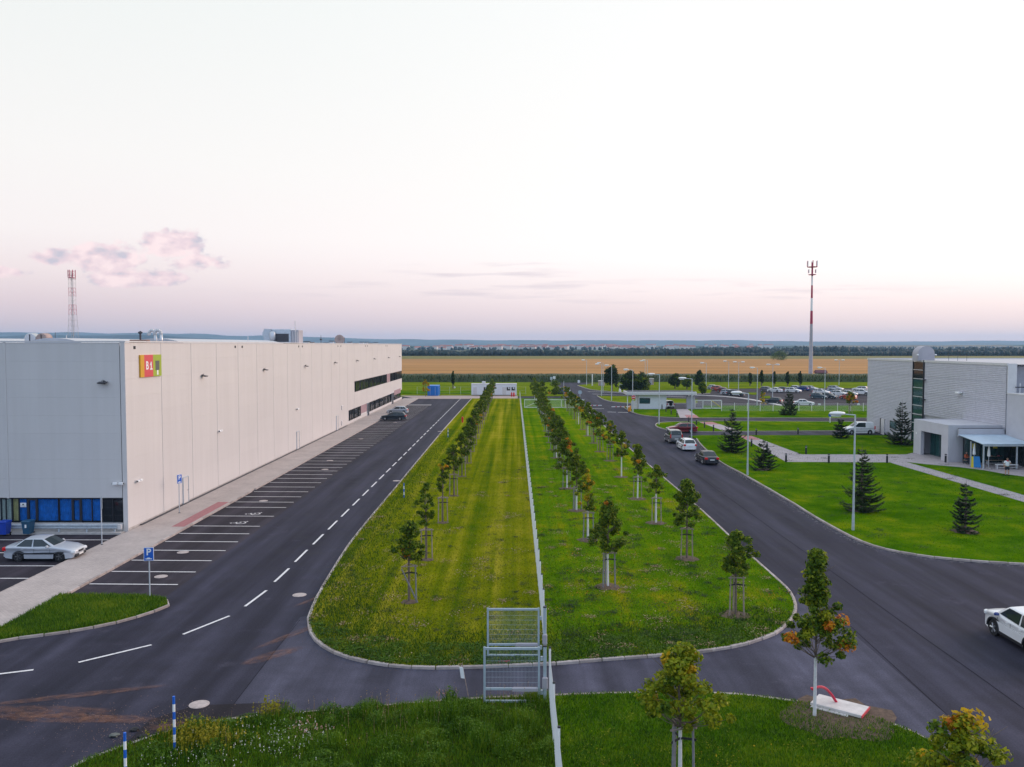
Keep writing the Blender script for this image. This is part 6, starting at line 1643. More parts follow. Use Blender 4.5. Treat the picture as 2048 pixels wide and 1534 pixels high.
def fence(p0, p1, label, pitch=2.5, scale_h=1.0, panelm=PANEL, postm=POST, base=ZL):
    a, b2 = Vector((*p0, 0)), Vector((*p1, 0)); d = b2 - a; n = max(1, round(d.length / pitch)); rz = math.atan2(d.y, d.x)
    o = thing('mesh_fence', label, 'fence', (a.x, a.y, base), rz)
    for k in range(n + 1):
        q = link('post', postm, o, (k * d.length / n, 0, 0)); q.scale = (1, 1, scale_h)
        if k % 1 == 0: c_ = link('cap', CAP, q)
        if k < n: m_ = link('mesh_panel', panelm, o, (k * d.length / n + .03, 0.02, 0)); m_.scale = ((d.length / n - .06) / 2.5, 1, scale_h)
    return o
yf0 = gp(1083, 1316)[1] + .3
fence((fenceX, yf0), (1.30, 203), 'long white mesh fence dividing the lawn strip lengthwise')
fence((1.28, 17.5), (1.30, gp(1092, 1400)[1] - .4), 'short white mesh fence running out of the bottom edge', pitch=3.0)
PANEL2 = mesh_panel(2.5, 1.5, .12, .3, .005); POST2 = MB().bev((0, 0, .8), (.09, .09, 1.62), 0, .01).mesh('post', 'fence_white')
fx0, fy = gp(1443, 823); fx1, _ = gp(1752, 823)
fence((fx0, fy), (fx1, fy), 'white mesh fence along the far lawn in front of the car park', 2.6, 1.0, PANEL2, POST2)
for i, px in enumerate((1638, 1716)):
    x, y = gp(px, 809); o = thing('fence_notice', ('left' if i == 0 else 'right') + ' small white notice on the car park fence', 'notice', (gp(px, 823)[0], fy - .1, 1.45)); MB().bev((0, 0, 0), (.5, .03, .35), 0, .02).build('plate', 'sign_white', o); [MB().box((s * .2, .03, 0), (.04, .05, .05)).build('clip', 'galvanised', o) for s in (-1, 1)]
fxa, fya = gp(1036, 816); 
# sliding gates
def slide_gate(px0, px1, py, h, label, diag=None):
    x0, y = gp(px0, py); x1, _ = gp(px1, py); L_ = x1 - x0
    o = thing('sliding_gate', label, 'gate', (x0, y, 0.05), 0, 'white sliding gates at the entrance')
    fr = MB()
    for z in (.12, h): fr.box((L_ / 2, 0, z), (L_, .10, .14))
    for x in (0, L_ * .3, L_ * .62, L_): fr.box((x, 0, h / 2 + .06), (.12, .1, h))
    fr.build('frame', 'white_paint', o)
    for k in range(int(L_ / .16)): MB().box((.1 + k * .16, 0, h / 2 + .06), (.025, .03, h - .1)).build('bar', 'white_paint', o)
    if diag: MB().tube((L_ * .62, -.06, h), (L_, -.06, .15), .05, n=6).build('brace', diag, o)
    else: MB().tube((0, -.06, .15), (L_ * .3, -.06, h), .05, n=6).build('brace', 'white_paint', o)
slide_gate(1049, 1168, 816.5, 1.75, 'white sliding gate behind the near row of young trees'); slide_gate(1390, 1443, 818, 1.75, 'white sliding gate with a yellow brace right of the gatehouse', 'sticker_yellow')
# thin wire fence behind the left road
fb = thing('wire_fence', 'thin grey wire fence behind the blue container and cabins', 'fence', (-26, 224, 0.05))
for k in range(11): MB().tube((k * 2.9, 0, 0), (k * 2.9, 0, 2.0), .03, n=6).build('post', 'galvanised', fb)
for z in (.3, 1.1, 1.95): MB().tube((0, 0, z), (29, 0, z), .012, n=4).build('wire', 'galvanised', fb)
for k, px in enumerate((907,)):
    o = thing('fence_notice', 'round white notice on the thin wire fence', 'notice', (gp(907, 791)[0], 223.9, 1.9)); MB().lathe([(.22, -.02), (.22, .02)], (0, -.03, 0), 14, axis='y').build('plate', 'sign_white', o); MB().box((0, .02, 0), (.05, .06, .05)).build('clip', 'galvanised', o)

# swing gate: two leaves standing open across the link road
def gate_leaf(px_l, px_r, py_top, py_bot, label, y):
    xl = at_depth(px_l, py_bot, y)[0]; xr_ = at_depth(px_r, py_bot, y)[0]
    o = thing('swing_gate_leaf', label, 'gate', (xr_, y, 0.0), 0, 'open swing gate leaves')
    w = xr_ - xl; h = 2.12; fr = MB()
    for z in (.16, .62, h): fr.box((-w / 2, 0, z), (w, .06, .08))
    for x in (-.04, -w + .04): fr.box((x, 0, h / 2 + .06), (.08, .062, h - .0))
    f = fr.build('frame', 'gate_steel', o)
    pm_ = mesh_panel(w - .16, h - .66, .05, .2, .0028, 'mesh_infill', 'gate_steel'); q = link('mesh_infill', pm_, o, (-w + .08, .01, .60))
    for z in (.5, 1.75): MB().lathe([(.05, -.08), (.05, .08)], (.06, 0, z), 8).build('hinge', 'galvanised', o)
    op = MB(); op.bev((-.55, -.12, .66), (.95, .12, .13), 0, .03); op.build('opener_arm', 'mast_grey', o)
    return o
yg1 = gp(1085, 1318)[1]; yg2 = gp(1085, 1411)[1]
gate_leaf(974, 1079, 1220, 1318, 'grey mesh gate leaf standing open on the lawn side', yg1); gate_leaf(967, 1080, 1297, 1411, 'grey mesh gate leaf standing open on the weedy side', yg2)
for i, (yy_, lb) in enumerate(((yg1, 'grey steel gate post on the lawn side'), (yg2, 'grey steel gate post on the weedy side'))):
    o = thing('gate_post', lb, 'gate post', (at_depth(1085.5, 1300, yy_)[0] + .08, yy_, 0)); MB().bev((0, 0, 1.1), (.12, .12, 2.2), 0, .015).build('post', 'gate_steel', o); MB().bev((0, 0, 2.22), (.14, .14, .04), 0, .01).build('cap', 'black_plastic', o); MB().bev((0, -.12, .9), (.2, .12, .4), 0, .03).build('drive_box', 'mast_grey', o)
xg, yg = gp(1008, 1329); o = thing('red_marker', 'red marker strip leaning on the kerb behind the gate', 'marker', (xg, yg, .10), .12); MB().bev((0, 0, .03), (.5, .05, .09), 0, .02).build('strip', 'safety_red', o); MB().box((.22, 0, .0), (.03, .04, .12)).build('peg', 'dark_metal', o)
x, y = gp(934, 1398); o = thing('paper_on_stick', 'white paper sheet tied to a leaning stick by the weeds', 'stake', (x, y, 0.1)); MB().tube((.05, 0, 0), (-.18, 0, 1.25), .015, n=5).build('stick', 'stake_wood', o); MB().add([(-.22, -.02, .70), (-.08, -.02, .68), (-.14, -.03, 1.10), (-.28, -.02, 1.12), (-.22, 0.01, .70), (-.08, 0.01, .68), (-.14, 0.0, 1.10), (-.28, 0.01, 1.12)], [(0, 1, 2, 3), (4, 5, 6, 7), (0, 1, 5, 4), (1, 2, 6, 5), (2, 3, 7, 6), (3, 0, 4, 7)]).build('paper', 'sign_white', o)

# manhole covers
mh = [(322, 1153.5, 'pale manhole cover in the nearest parking bays'), (366, 1105, 'pale manhole cover crossing a parking line'), (599, 1190.5, 'pale manhole cover in the left lane near the kerb'), (398.5, 1409.5, 'large pale manhole cover by the rough verge'),
      (793, 962, 'manhole cover beside the banded post on the left road'), (527, 1002, 'manhole cover in the bays beyond the wheelchair symbols'), (650, 939, 'manhole cover on a line halfway along the bays'), (660, 921.5, 'manhole cover just beyond the one on a line'), (722, 878, 'manhole cover in the far bays'), (880, 863, 'far manhole cover in the left lane'), (790, 845, 'manhole cover beside the dark hatchback')]
for px, py, lb in mh:
    x, y = gp(px, py); big = .70
    o = thing('manhole_cover', lb, 'manhole cover', (x, y, 0.012)); MB().lathe([(.52 * big, 0), (.52 * big, .012), (.44 * big, .014)], (0, 0, 0), 28).build('frame', 'manhole_iron', o); MB().lathe([(.42 * big, 0.0), (.42 * big, .02)], (0, 0, 0), 28).build('lid', 'manhole_iron', o)
# slab, hose, pebbles of asphalt
x, y = gp(1679, 1425); sl = thing('concrete_slab', 'white concrete slab with red edge lying in bare soil by the tree', 'slab', (x, y, .13), R(-38))
MB().bev((0, 0, .12), (1.78, .95, .10), 0, .015).build('slab', 'concrete_pale', sl); MB().box((.90, 0, .12), (.03, .97, .09)).build('red_edge', 'sign_red', sl); MB().bev((-.2, -.40, .02), (1.3, .4, .10), 0, .02).build('lower_slab', 'concrete_pale', sl)
hs = thing('red_hose', 'red plastic conduit arching up beside the white-trunked tree', 'conduit', (*gp(1675, 1419), .2)); p0 = Vector(at_depth(1624, 1378, gp(1629, 1440)[1] + .2)) - hs.location
pts = []
for t_ in np.linspace(0, 1, 14): q = Vector((0, 0, 0)).lerp(p0, t_); q.z += .55 * math.sin(math.pi * t_) * .55; pts.append(tuple(q))
MB().path(pts, [.05] * 14, 8).build('conduit', 'hose_red', hs); MB().lathe([(.055, 0), (.055, .05)], pts[-1], 8).build('conduit_end', 'hose_red', hs)
random.seed(8)
for i, (px, py, lb) in enumerate(((228, 1473, 'flattened grey bag on the asphalt left of the marker post'), (269, 1461.5, 'dark clod on the asphalt, the farther of two'), (285, 1474.5, 'dark clod on the asphalt, the nearer of two'))):
    x, y = gp(px, py); mb = MB(); V, F_ = ico(2); dd = np.array([random.uniform(.7, 1.25) for _ in range(len(V))]); V = V * dd[:, None] * np.array([.17, .13, .07]); mb.add(V, F_)
    tag(mb.build('clod', 'sign_grey' if i == 0 else 'rubber', loc=(x, y, .04)), lb, 'clod')

# ------------------------------------------------------------------ terrace: benches, board, people
tx, ty = gp(2014, 953)
def bench(x, y, L_, label, mat='white_paint'):
    o = thing('terrace_bench', label, 'bench', (x, y, ZL + .02)); MB().bev((0, 0, .45), (L_, .34, .05), 0, .01).build('seat', mat, o)
    for s in (-1, 1):
        for q in (-.13, .13): MB().box((s * (L_ / 2 - .12), q, .22), (.05, .05, .43)).build('leg', 'white_paint', o)
    MB().box((0, 0, .14), (L_ - .3, .04, .04)).build('stretcher', 'white_paint', o)
x, y = gp(2013, 940); bench(x, y, 2.3, 'white bench behind the man in the white shirt')
x, y = gp(1990, 931); bench(x, y, 2.0, 'wood-topped bench under the canopy behind the white bench', 'table_wood')
x, y = gp(1952, 936.5); o = thing('pavement_board', 'folding display board in yellow and blue under the canopy edge', 'board', (x, y, ZL + .02), R(-8))
for s in (-1, 1): MB().add([(-.38, s * .28, 0), (.38, s * .28, 0), (.32, s * .03, 1.15), (-.32, s * .03, 1.15), (-.38, s * .28 - .03, 0), (.38, s * .28 - .03, 0), (.32, s * .03 - .03, 1.15), (-.32, s * .03 - .03, 1.15)], [(0, 1, 2, 3), (4, 5, 6, 7), (0, 1, 5, 4), (1, 2, 6, 5), (2, 3, 7, 6), (3, 0, 4, 7)]).build('leaf', 'poster_blue', o)
MB().add([(-.62, -.33, 0), (-.36, -.33, 0), (-.31, -.08, 1.15), (-.50, -.08, 1.15), (-.62, -.31, 0), (-.36, -.31, 0), (-.31, -.06, 1.15), (-.50, -.06, 1.15)], [(0, 1, 2, 3), (4, 5, 6, 7), (0, 1, 5, 4), (1, 2, 6, 5), (2, 3, 7, 6), (3, 0, 4, 7)]).build('yellow_leaf', 'sticker_yellow', o)
# table umbrella post lamp
for px, py, lb in ((1943, 934, 'closed white parasol beside the display board'), (1972, 938, 'closed pale parasol at the canopy corner')):
    x, y = gp(px, py); o = thing('closed_parasol', lb, 'parasol', (x + .12, y - .25, ZL + .02)); MB().tube((0, 0, 0), (0, 0, 2.5), .03, n=8).build('pole', 'galvanised', o); MB().lathe([(.03, 1.2), (.16, 1.3), (.12, 1.9), (.04, 2.5)], (0, 0, 0), 10).build('canopy', 'sign_white', o); MB().lathe([(.25, 0), (.25, .06)], (0, 0, 0), 12).build('foot', 'concrete', o)

def figure(name, joints, edges, radii, mat, parent, root=0):
    me = bpy.data.meshes.new(name); me.from_pydata(joints, edges, []); me.materials.append(M[mat])
    o = link(name, me, parent)
    sk = o.modifiers.new('skin', 'SKIN'); sk.use_smooth_shade = True
    for i, r_ in enumerate(radii): v = me.skin_vertices[0].data[i]; v.radius = r_ if isinstance(r_, tuple) else (r_, r_); v.use_root = (i == root)
    sb = o.modifiers.new('subsurf', 'SUBSURF'); sb.levels = 2; sb.render_levels = 2
    bpy.context.view_layer.update(); dg = bpy.context.evaluated_depsgraph_get()
    me2 = bpy.data.meshes.new_from_object(o.evaluated_get(dg)); o.modifiers.clear(); o.data = me2; me2.materials.clear(); me2.materials.append(M[mat])
    return o
def head(parent, c, hair='hair_dark', tilt=0.0, face=-1):
    V, F_ = ico(3); mb = MB(); V = V * np.array([.078, .098, .118]); V[:, 1] += np.where(V[:, 2] < -.03, -.012, 0)
    V = V + np.array(c); mb.add(V, F_)
    mb.add([(c[0] - .014, c[1] - .09, c[2] - .02), (c[0] + .014, c[1] - .09, c[2] - .02), (c[0], c[1] - .122, c[2] - .03), (c[0], c[1] - .088, c[2] + .03)], [(0, 1, 2), (0, 2, 3), (1, 3, 2), (0, 3, 1)])
    for s in (-1, 1): mb.box((c[0] + s * .08, c[1], c[2] - .01), (.018, .04, .055))
    h = mb.build('head', 'skin', parent, smooth=True)
    hm = MB(); Vh = (ico(3)[0] * np.array([.086, .106, .124])); keep = [f for f in ico(3)[1] if all((Vh[i][2] > .025) or (Vh[i][1] > .03 and Vh[i][2] > -.07) for i in f)]
    hm.add(Vh + np.array(c) + np.array([0, .004, .006]), keep); hm.build('hair', hair, h, smooth=True)
    ey = MB(); [ey.box((c[0] + s * .03, c[1] - .093, c[2] + .008), (.02, .012, .01)) for s in (-1, 1)]; ey.build('eyes', 'hair_dark', h); MB().box((c[0], c[1] - .093, c[2] - .062), (.04, .012, .01)).build('mouth', 'scarf_red', h)
# standing man: weight on both feet, one hand raised to the face
mn = thing('person', 'man in white shirt and dark shorts standing on the terrace, hand raised to his face', 'person', (tx, ty, ZL + .02), R(-12))
J = [(0, 0, .93), (0, 0, 1.12), (0, 0, 1.36), (0, -.01, 1.50), (-.10, 0, .88), (-.13, .0, .50), (-.14, .03, .08), (-.15, -.12, .04), (.10, 0, .88), (.13, -.02, .50), (.14, .0, .08), (.15, -.15, .04),
     (-.20, 0, 1.40), (-.30, .02, 1.12), (-.30, -.08, .88), (-.29, -.12, .80), (.20, 0, 1.40), (.32, -.06, 1.14), (.14, -.24, 1.38), (.06, -.20, 1.47)]
E = [(0, 1), (1, 2), (2, 3), (0, 4), (4, 5), (5, 6), (6, 7), (0, 8), (8, 9), (9, 10), (10, 11), (2, 12), (12, 13), (13, 14), (14, 15), (2, 16), (16, 17), (17, 18), (18, 19)]
Rr = [.15, .15, .15, .06, .10, .065, .042, .04, .10, .065, .042, .04, .065, .048, .036, .03, .065, .048, .036, .03]
figure('body', J, E, Rr, 'skin', mn); head(mn, (0, -.02, 1.66))
figure('shirt', [(0, 0, .86), (0, 0, 1.12), (0, 0, 1.36), (0, -.01, 1.46), (-.21, 0, 1.40), (-.28, .01, 1.20), (.21, 0, 1.40), (.29, -.03, 1.20)], [(0, 1), (1, 2), (2, 3), (2, 4), (4, 5), (2, 6), (6, 7)], [(.21, .17), (.20, .17), (.19, .15), .08, .085, .075, .085, .075], 'shirt_white', mn)
figure('shorts', [(0, 0, .95), (0, 0, .86), (-.11, 0, .78), (-.13, 0, .52), (.11, 0, .78), (.13, -.01, .52)], [(0, 1), (1, 2), (2, 3), (1, 4), (4, 5)], [.17, .17, .12, .095, .12, .095], 'shorts_dark', mn)
MB().lathe([(.07, 0), (.105, -.04), (.09, -.12)], (0, -.02, 1.52), 12).build('neckerchief', 'scarf_red', mn)
for s in (-1, 1): MB().bev((s * .145, -.04, .045), (.10, .28, .09), 0, .03).build('shoe', 'rubber', mn)
# fingers: small separate chains
for hx, hy, hz_ in ((-.29, -.13, .79), (.05, -.19, 1.48)):
    for k in range(5): MB().path([(hx - .03 + .015 * k, hy, hz_), (hx - .034 + .017 * k, hy - .03, hz_ - .03), (hx - .034 + .017 * k, hy - .03, hz_ - .065 + .008 * abs(k - 2))], [.010, .009, .007], 5).build('finger', 'skin', mn)
def seated(px, py, rz, mat, label):
    x, y = gp(px, py); m_ = thing('person', label, 'person', (x, y, ZL + .02), rz)
    J = [(0, 0, .55), (0, .02, .78), (0, 0, 1.00), (0, -.01, 1.12), (-.10, -.02, .53), (-.12, -.42, .50), (-.12, -.42, .08), (-.12, -.55, .05), (.10, -.02, .53), (.12, -.42, .50), (.12, -.44, .08), (.12, -.57, .05), (-.20, 0, 1.02), (-.26, -.06, .78), (-.16, -.34, .76), (.20, 0, 1.02), (.26, -.06, .78), (.16, -.34, .76)]
    E = [(0, 1), (1, 2), (2, 3), (0, 4), (4, 5), (5, 6), (6, 7), (0, 8), (8, 9), (9, 10), (10, 11), (2, 12), (12, 13), (13, 14), (2, 15), (15, 16), (16, 17)]
    figure('body', J, E, [.16, .16, .16, .06, .11, .075, .05, .045, .11, .075, .05, .045, .07, .055, .04, .07, .055, .04], 'shorts_dark', m_)
    figure('jacket', J[:4] + [J[12], J[13], J[14], J[15], J[16], J[17]], [(0, 1), (1, 2), (2, 3), (2, 4), (4, 5), (5, 6), (2, 7), (7, 8), (8, 9)], [(.20, .17), (.20, .17), (.18, .15), .07, .08, .07, .055, .08, .07, .055], mat, m_)
    head(m_, (0, -.02, 1.27)); ch = MB(); ch.box((0, .02, .42), (.45, .45, .05)); ch.build('stool_seat', 'table_wood', m_)
    [MB().box((sx_ * .18, .02 + sy_ * .18, .2), (.04, .04, .4)).build('stool_leg', 'dark_metal', m_) for sx_ in (-1, 1) for sy_ in (-1, 1)]
seated(1932, 930, R(30), 'jacket_orange', 'seated person in rust red top left of the display board')
seated(1978, 927, R(-20), 'jacket_orange', 'seated person in orange top behind the wood-topped bench, left one'); seated(1996, 927, R(25), 'sign_red', 'seated person in red top behind the wood-topped bench, right one'); seated(2022, 929, R(10), 'jacket_orange', 'seated person in orange top behind the man in white')
x, y = gp(1988, 928); o = thing('cafe_table', 'dark round cafe table between the seated people', 'table', (x, y + .4, ZL + .02)); MB().lathe([(.55, .70), (.55, .74)], (0, 0, 0), 16).build('top', 'table_wood', o); MB().tube((0, 0, 0), (0, 0, .7), .04).build('pedestal', 'dark_metal', o); MB().lathe([(.28, 0), (.28, .04)], (0, 0, 0), 12).build('foot', 'dark_metal', o)

# ------------------------------------------------------------------ trees
def leaf_cloud(cen, rad, per, size, rs, flat=0.35):
    """leaf quads round clump centres; returns verts (n*4,3) and clump index per leaf"""
    n = len(cen) * per
    ci = np.repeat(np.arange(len(cen)), per)
    d = rs.normal(0, 1, (n, 3)); d /= np.linalg.norm(d, axis=1)[:, None] + 1e-9
    p = cen[ci] + d * (rad[ci] * rs.random(n) ** 0.45)[:, None] * np.array([1, 1, .8])
    nrm = d * .8 + rs.normal(0, .7, (n, 3)) + np.array([0, 0, .55]); nrm /= np.linalg.norm(nrm, axis=1)[:, None]
    a = np.cross(nrm, rs.normal(0, 1, (n, 3))); a /= np.linalg.norm(a, axis=1)[:, None] + 1e-9
    b = np.cross(nrm, a)
    s = size * rs.uniform(.6, 1.25, n)[:, None]
    V = np.stack([p - a * s, p - b * s * .62 + nrm * s * .12, p + a * s, p + b * s * .62 + nrm * s * .12], 1)
    return V.reshape(-1, 3), ci
def maple_meshes(seed, h, r, base, nclump, per, leaf=.085, orange=.08, yellow=0.0, light=.0, topspike=0.0, white=False, size_lo=.55, autumn_top=0.0, spire=False, ragged=1.0):
    rs = np.random.default_rng(seed); rd = random.Random(seed)
    H = h - base
    cen, rad, mats = [], [], []
    limbs = MB()
    zt = base + H * .93
    # leader and limbs
    pts = [(0, 0, .0), (rd.uniform(-.02, .02), rd.uniform(-.02, .02), base), (rd.uniform(-.06, .06), rd.uniform(-.06, .06), base + H * .5), (rd.uniform(-.1, .1), rd.uniform(-.1, .1), zt)]
    trunk = MB(); trunk.path([pts[0], pts[1]], [.065, .05], 8); 
    limbs.path(pts[1:], [.045, .028, .008], 6)
    nl = 6
    ends = []
    for k in range(nl):
        f = rd.uniform(.02, .8); z0 = base + H * f; a = k * 2.4 + rd.uniform(-.5, .5)
        prof = math.sin(math.pi * min(1, (.16 + f * .84)) ** .8) ** .75
        L = r * prof * rd.uniform(.75, 1.12)
        e = (L * math.cos(a), L * math.sin(a), z0 + L * rd.uniform(.35, .85)); m = (e[0] * .5, e[1] * .5, z0 + (e[2] - z0) * .4)
        limbs.path([(0, 0, z0), m, e], [.022, .014, .005], 5); ends.append((m, e, f))
    ph = [rd.uniform(0, 6.28) for _ in range(4)]
    for k in range(nclump):
        f = rd.random() ** .85
        prof = (math.sin(math.pi * min(1.0, .10 + .90 * f) ** .72)) ** .62 if f < .985 else .1
        if spire: prof = (math.sin(math.pi * min(1, .12 + f * .95) ** .8) ** .6) if f < .50 else max(.16, .62 - 1.5 * (f - .50)) * (1 if f < .8 else .8)
        a = rd.uniform(0, 6.283)
        lob = 1 + ragged * (.17 * math.sin(2 * a + ph[0] + 4 * f) + .15 * math.sin(3 * a + ph[1] - 7 * f) + .16 * math.sin(11 * f + ph[2])) + (rd.uniform(.1, .3) if rd.random() < .12 else 0)
        q = r * prof * max(.25, lob) * (rd.random() ** .5) * .95
        if rd.random() < topspike: f = rd.uniform(.55, 1.0); q = abs(rd.gauss(0, .16 * r))
        cen.append([q * math.cos(a), q * math.sin(a), base + .10 + (H - .22) * f]); rad.append(rd.uniform(.4, 1.0) * .31 * (r / .9) ** .6)
    order = sorted(range(len(cen)), key=lambda i: -math.hypot(cen[i][0], cen[i][1]))
    for i in order[:22]:
        e = cen[i]; d_ = math.hypot(e[0], e[1]); z0 = max(base * .98, e[2] - d_ * rd.uniform(.7, 1.2)); limbs.path([(0, 0, z0), (e[0] * .5, e[1] * .5, z0 + (e[2] - z0) * .42), tuple(e)], [.018, .012, .004], 4)
    cen = np.array(cen); rad = np.array(rad)
    V, ci = leaf_cloud(cen, rad, per, leaf, rs)
    zrel = (cen[:, 2] - base) / H; out = np.hypot(cen[:, 0], cen[:, 1]) / (r + 1e-6)
    cm = np.zeros(len(cen), int)
    for k in range(len(cen)):
        w = (.35 + .9 * out[k]) * (1.0 + autumn_top * (zrel[k] > .72) * 6)
        q = rd.random()
        if q < orange * w: cm[k] = 3
        elif q < (orange + yellow) * w: cm[k] = 2
        elif q < (orange + yellow) * w + light: cm[k] = 1
    mi = cm[ci]
    flip = rs.random(len(mi)) < .12; mi = np.where(flip & (mi == 3), 2, mi); mi = np.where((rs.random(len(mi)) < .07) & (mi == 0), 1, mi)
    crown = np_mesh('crown', V, np.arange(len(V)).reshape(-1, 4), ['leaf_green', 'leaf_light', 'leaf_yellow', 'leaf_orange'], mi)
    tm = trunk.mesh('trunk', 'bark_white' if white else 'bark'); lm = limbs.mesh('limbs', 'bark')
    return tm, lm, crown
stk = MB()
STAKE = MB().tube((0, 0, 0), (0, 0, 1.95), .038, .034, 7).mesh('stake', 'stake_wood'); STAKEG = MB().tube((0, 0, 0), (0, 0, 1.95), .042, .036, 7).mesh('stake', 'stake_grey')
BAR = MB().tube((-.42, 0, 0), (.42, 0, 0), .030, n=6).mesh('crossbar', 'stake_wood'); STRAP = MB().box((0, 0, 0), (.52, .02, .07)).mesh('strap', 'strap_black')
def stake_frame(x, y, rz, label, grey=False, broken=False, bars=True):
    o = thing('stake_frame', label, 'tree stakes', (x, y, ZL), rz, 'wooden stake frames around the young trees')
    pts = [(.40 * math.cos(a), .40 * math.sin(a)) for a in (R(90), R(210), R(330))]
    for k, (a, b) in enumerate(pts):
        s = link('stake', STAKEG if grey else STAKE, o, (a, b, 0)); s.rotation_euler = (b * .06, -a * .06, 0)
        if broken and k == 1: s.rotation_euler = (.0, -.42, 0); s.location = (a + .75, b, 0)
    for k in range(3):
        a, b = pts[k], pts[(k + 1) % 3]; c = ((a[0] + b[0]) / 2, (a[1] + b[1]) / 2); an = math.atan2(b[1] - a[1], b[0] - a[0])
        if bars: q = link('crossbar', BAR, o, (*c, 1.88)); q.rotation_euler = (0, 0, an)
        q = link('strap', STRAP, o, (pts[k][0] * .5, pts[k][1] * .5, 1.52)); q.rotation_euler = (0, 0, math.atan2(pts[k][1], pts[k][0]))
    return o
SOIL = None
def soil_patch(parent, x, y, r, seed, z=ZL):
    rd = random.Random(seed); n = 20; mb = MB(); ring = []
    for rr_, zz in ((1.0, .006), (.6, .035), (.2, .05)): ring.append([(x + r * rr_ * rd.uniform(.82, 1.15) * math.cos(2 * math.pi * k / n), y + r * rr_ * rd.uniform(.75, 1.1) * math.sin(2 * math.pi * k / n), z + zz + rd.uniform(0, .012)) for k in range(n)])
    V = [p for q in ring for p in q] + [(x, y, z + .06)]
    mb.add(V, [(j * n + i, j * n + (i + 1) % n, (j + 1) * n + (i + 1) % n, (j + 1) * n + i) for j in range(2) for i in range(n)] + [(2 * n + i, 2 * n + (i + 1) % n, 3 * n) for i in range(n)])
    mb.build('soil_patch', 'soil', parent)
def plant_maple(x, y, meshes, label, group, rz=0.0, sc=1.0):
    o = thing('maple_tree', label, 'tree', (x, y, ZL), rz, group); o.scale = (sc, sc, sc)
    tm, lm, cm = meshes
    t = link('trunk', tm, o); tag(link('limbs', lm, t), kind='stuff'); link('crown', cm, o); return o
ROWS = {'A': 'in the row along the left road', 'B': 'in the row just right of the fence', 'C': 'in the row beside the right road'}
def tree_row(key, spots, lawn_o, seed0):
    VAR = {}
    for i, s in enumerate(spots):
        x, y, kw = s
        if i < 9: ms = maple_meshes(seed0 + i, **kw)
        else:
            v = i % 4
            if v not in VAR: VAR[v] = maple_meshes(seed0 + 50 + v, **kw)
            ms = VAR[v]
        plant_maple(x, y, ms, f'{ORD[i]} young maple from the near end {ROWS[key]}', f'young maples {ROWS[key]}', random.uniform(0, 6.28), random.uniform(.94, 1.06) if i >= 9 else 1.0)
        if y < 130: soil_patch(lawn_o, x, y, .75 if key != 'A' else .45, seed0 + i)
random.seed(17)
base_kw = dict(h=4.0, r=.85, base=2.0, nclump=62, per=100, leaf=.074, orange=.015)
A_spots, B_spots, C_spots = [], [], []
def kw(**k): d = dict(base_kw); d.update(k); return d
far_n = dict(nclump=32, per=60, leaf=.105)
A0 = [gp(818.6, 1207.5), gp(852.7, 1123), gp(885.5, 1048), gp(907.8, 994), gp(924, 955), gp(935, 928), gp(942, 905)]
A_kw = [kw(h=4.15, r=.86, base=2.15, nclump=46, orange=.02, yellow=.03, autumn_top=.8), kw(h=4.75, r=.52, base=2.1, nclump=34, per=66, orange=0), kw(h=4.5, r=.60, base=2.1, nclump=30, per=60, yellow=.05, autumn_top=2.0), kw(h=4.6, r=.72, base=2.0, nclump=44, orange=0), kw(h=4.4, r=.7, base=2.0), kw(h=4.5, r=.75, base=1.9), kw(h=4.3, r=.8, base=1.9)]
A_spots = [(p[0], p[1], k) for p, k in zip(A0, A_kw)]
ya_ = A0[-1][1]
while ya_ < 200: ya_ += 7.2; A_spots.append((-5.35, ya_, kw(h=random.uniform(4.2, 5.0), r=.82, base=1.9, orange=.01, light=.1, yellow=.03, **far_n)))
B0 = [gp(1215.7, 1177), gp(1176, 1083), gp(1153, 1023.6), gp(1134, 979), gp(1121, 938), gp(1113, 917.5)]
B_kw = [kw(h=4.85, r=.92, base=1.95, nclump=60, orange=.03, autumn_top=2.0, white=True), kw(h=4.5, r=.80, base=2.0, nclump=36, per=64, light=.35, yellow=.10, autumn_top=.6, white=True), kw(h=4.5, r=1.0, base=1.9, nclump=44, yellow=.10, orange=.02, light=.15, white=True), kw(h=4.6, r=1.1, base=1.7, nclump=66, orange=.04, autumn_top=.4, white=True), kw(h=5.2, r=1.25, base=1.6, nclump=66, orange=.02, white=True), kw(h=5.0, r=1.2, base=1.6, nclump=60, orange=.03, white=True)]
B_spots = [(p[0], p[1], k) for p, k in zip(B0, B_kw)]
yb_ = B0[-1][1]
while yb_ < 208: yb_ += 7.6; B_spots.append((4.9, yb_, kw(h=random.uniform(4.4, 5.2), r=1.05, base=1.7, orange=.015, light=.08, white=(random.random() < .5), **far_n)))
C0 = [gp(1471, 1234), gp(1373.4, 1120.6), gp(1312, 1049), gp(1275, 1000), gp(1243, 956), gp(1220, 923.4), gp(1200, 905)]
C_kw = [kw(h=4.15, r=.86, base=1.95, nclump=56, orange=.05, light=.08, topspike=.1), kw(h=4.9, r=.95, base=2.1, nclump=66, orange=.0, topspike=.2), kw(h=4.35, r=.82, base=2.2, nclump=34, per=66, light=.25, white=True), kw(h=4.7, r=.78, base=2.1, nclump=52, light=.15, orange=.04, yellow=.03, topspike=.25, white=True), kw(h=4.6, r=.85, base=2.0, nclump=44, light=.3, yellow=.05, orange=.03, white=True), kw(h=4.6, r=.95, base=1.9, nclump=46, light=.2, yellow=.08, orange=.02), kw(h=4.9, r=1.0, base=1.9, nclump=50, light=.15, orange=.08)]
C_spots = [(p[0], p[1], k) for p, k in zip(C0, C_kw)]
yc_ = C0[-1][1]
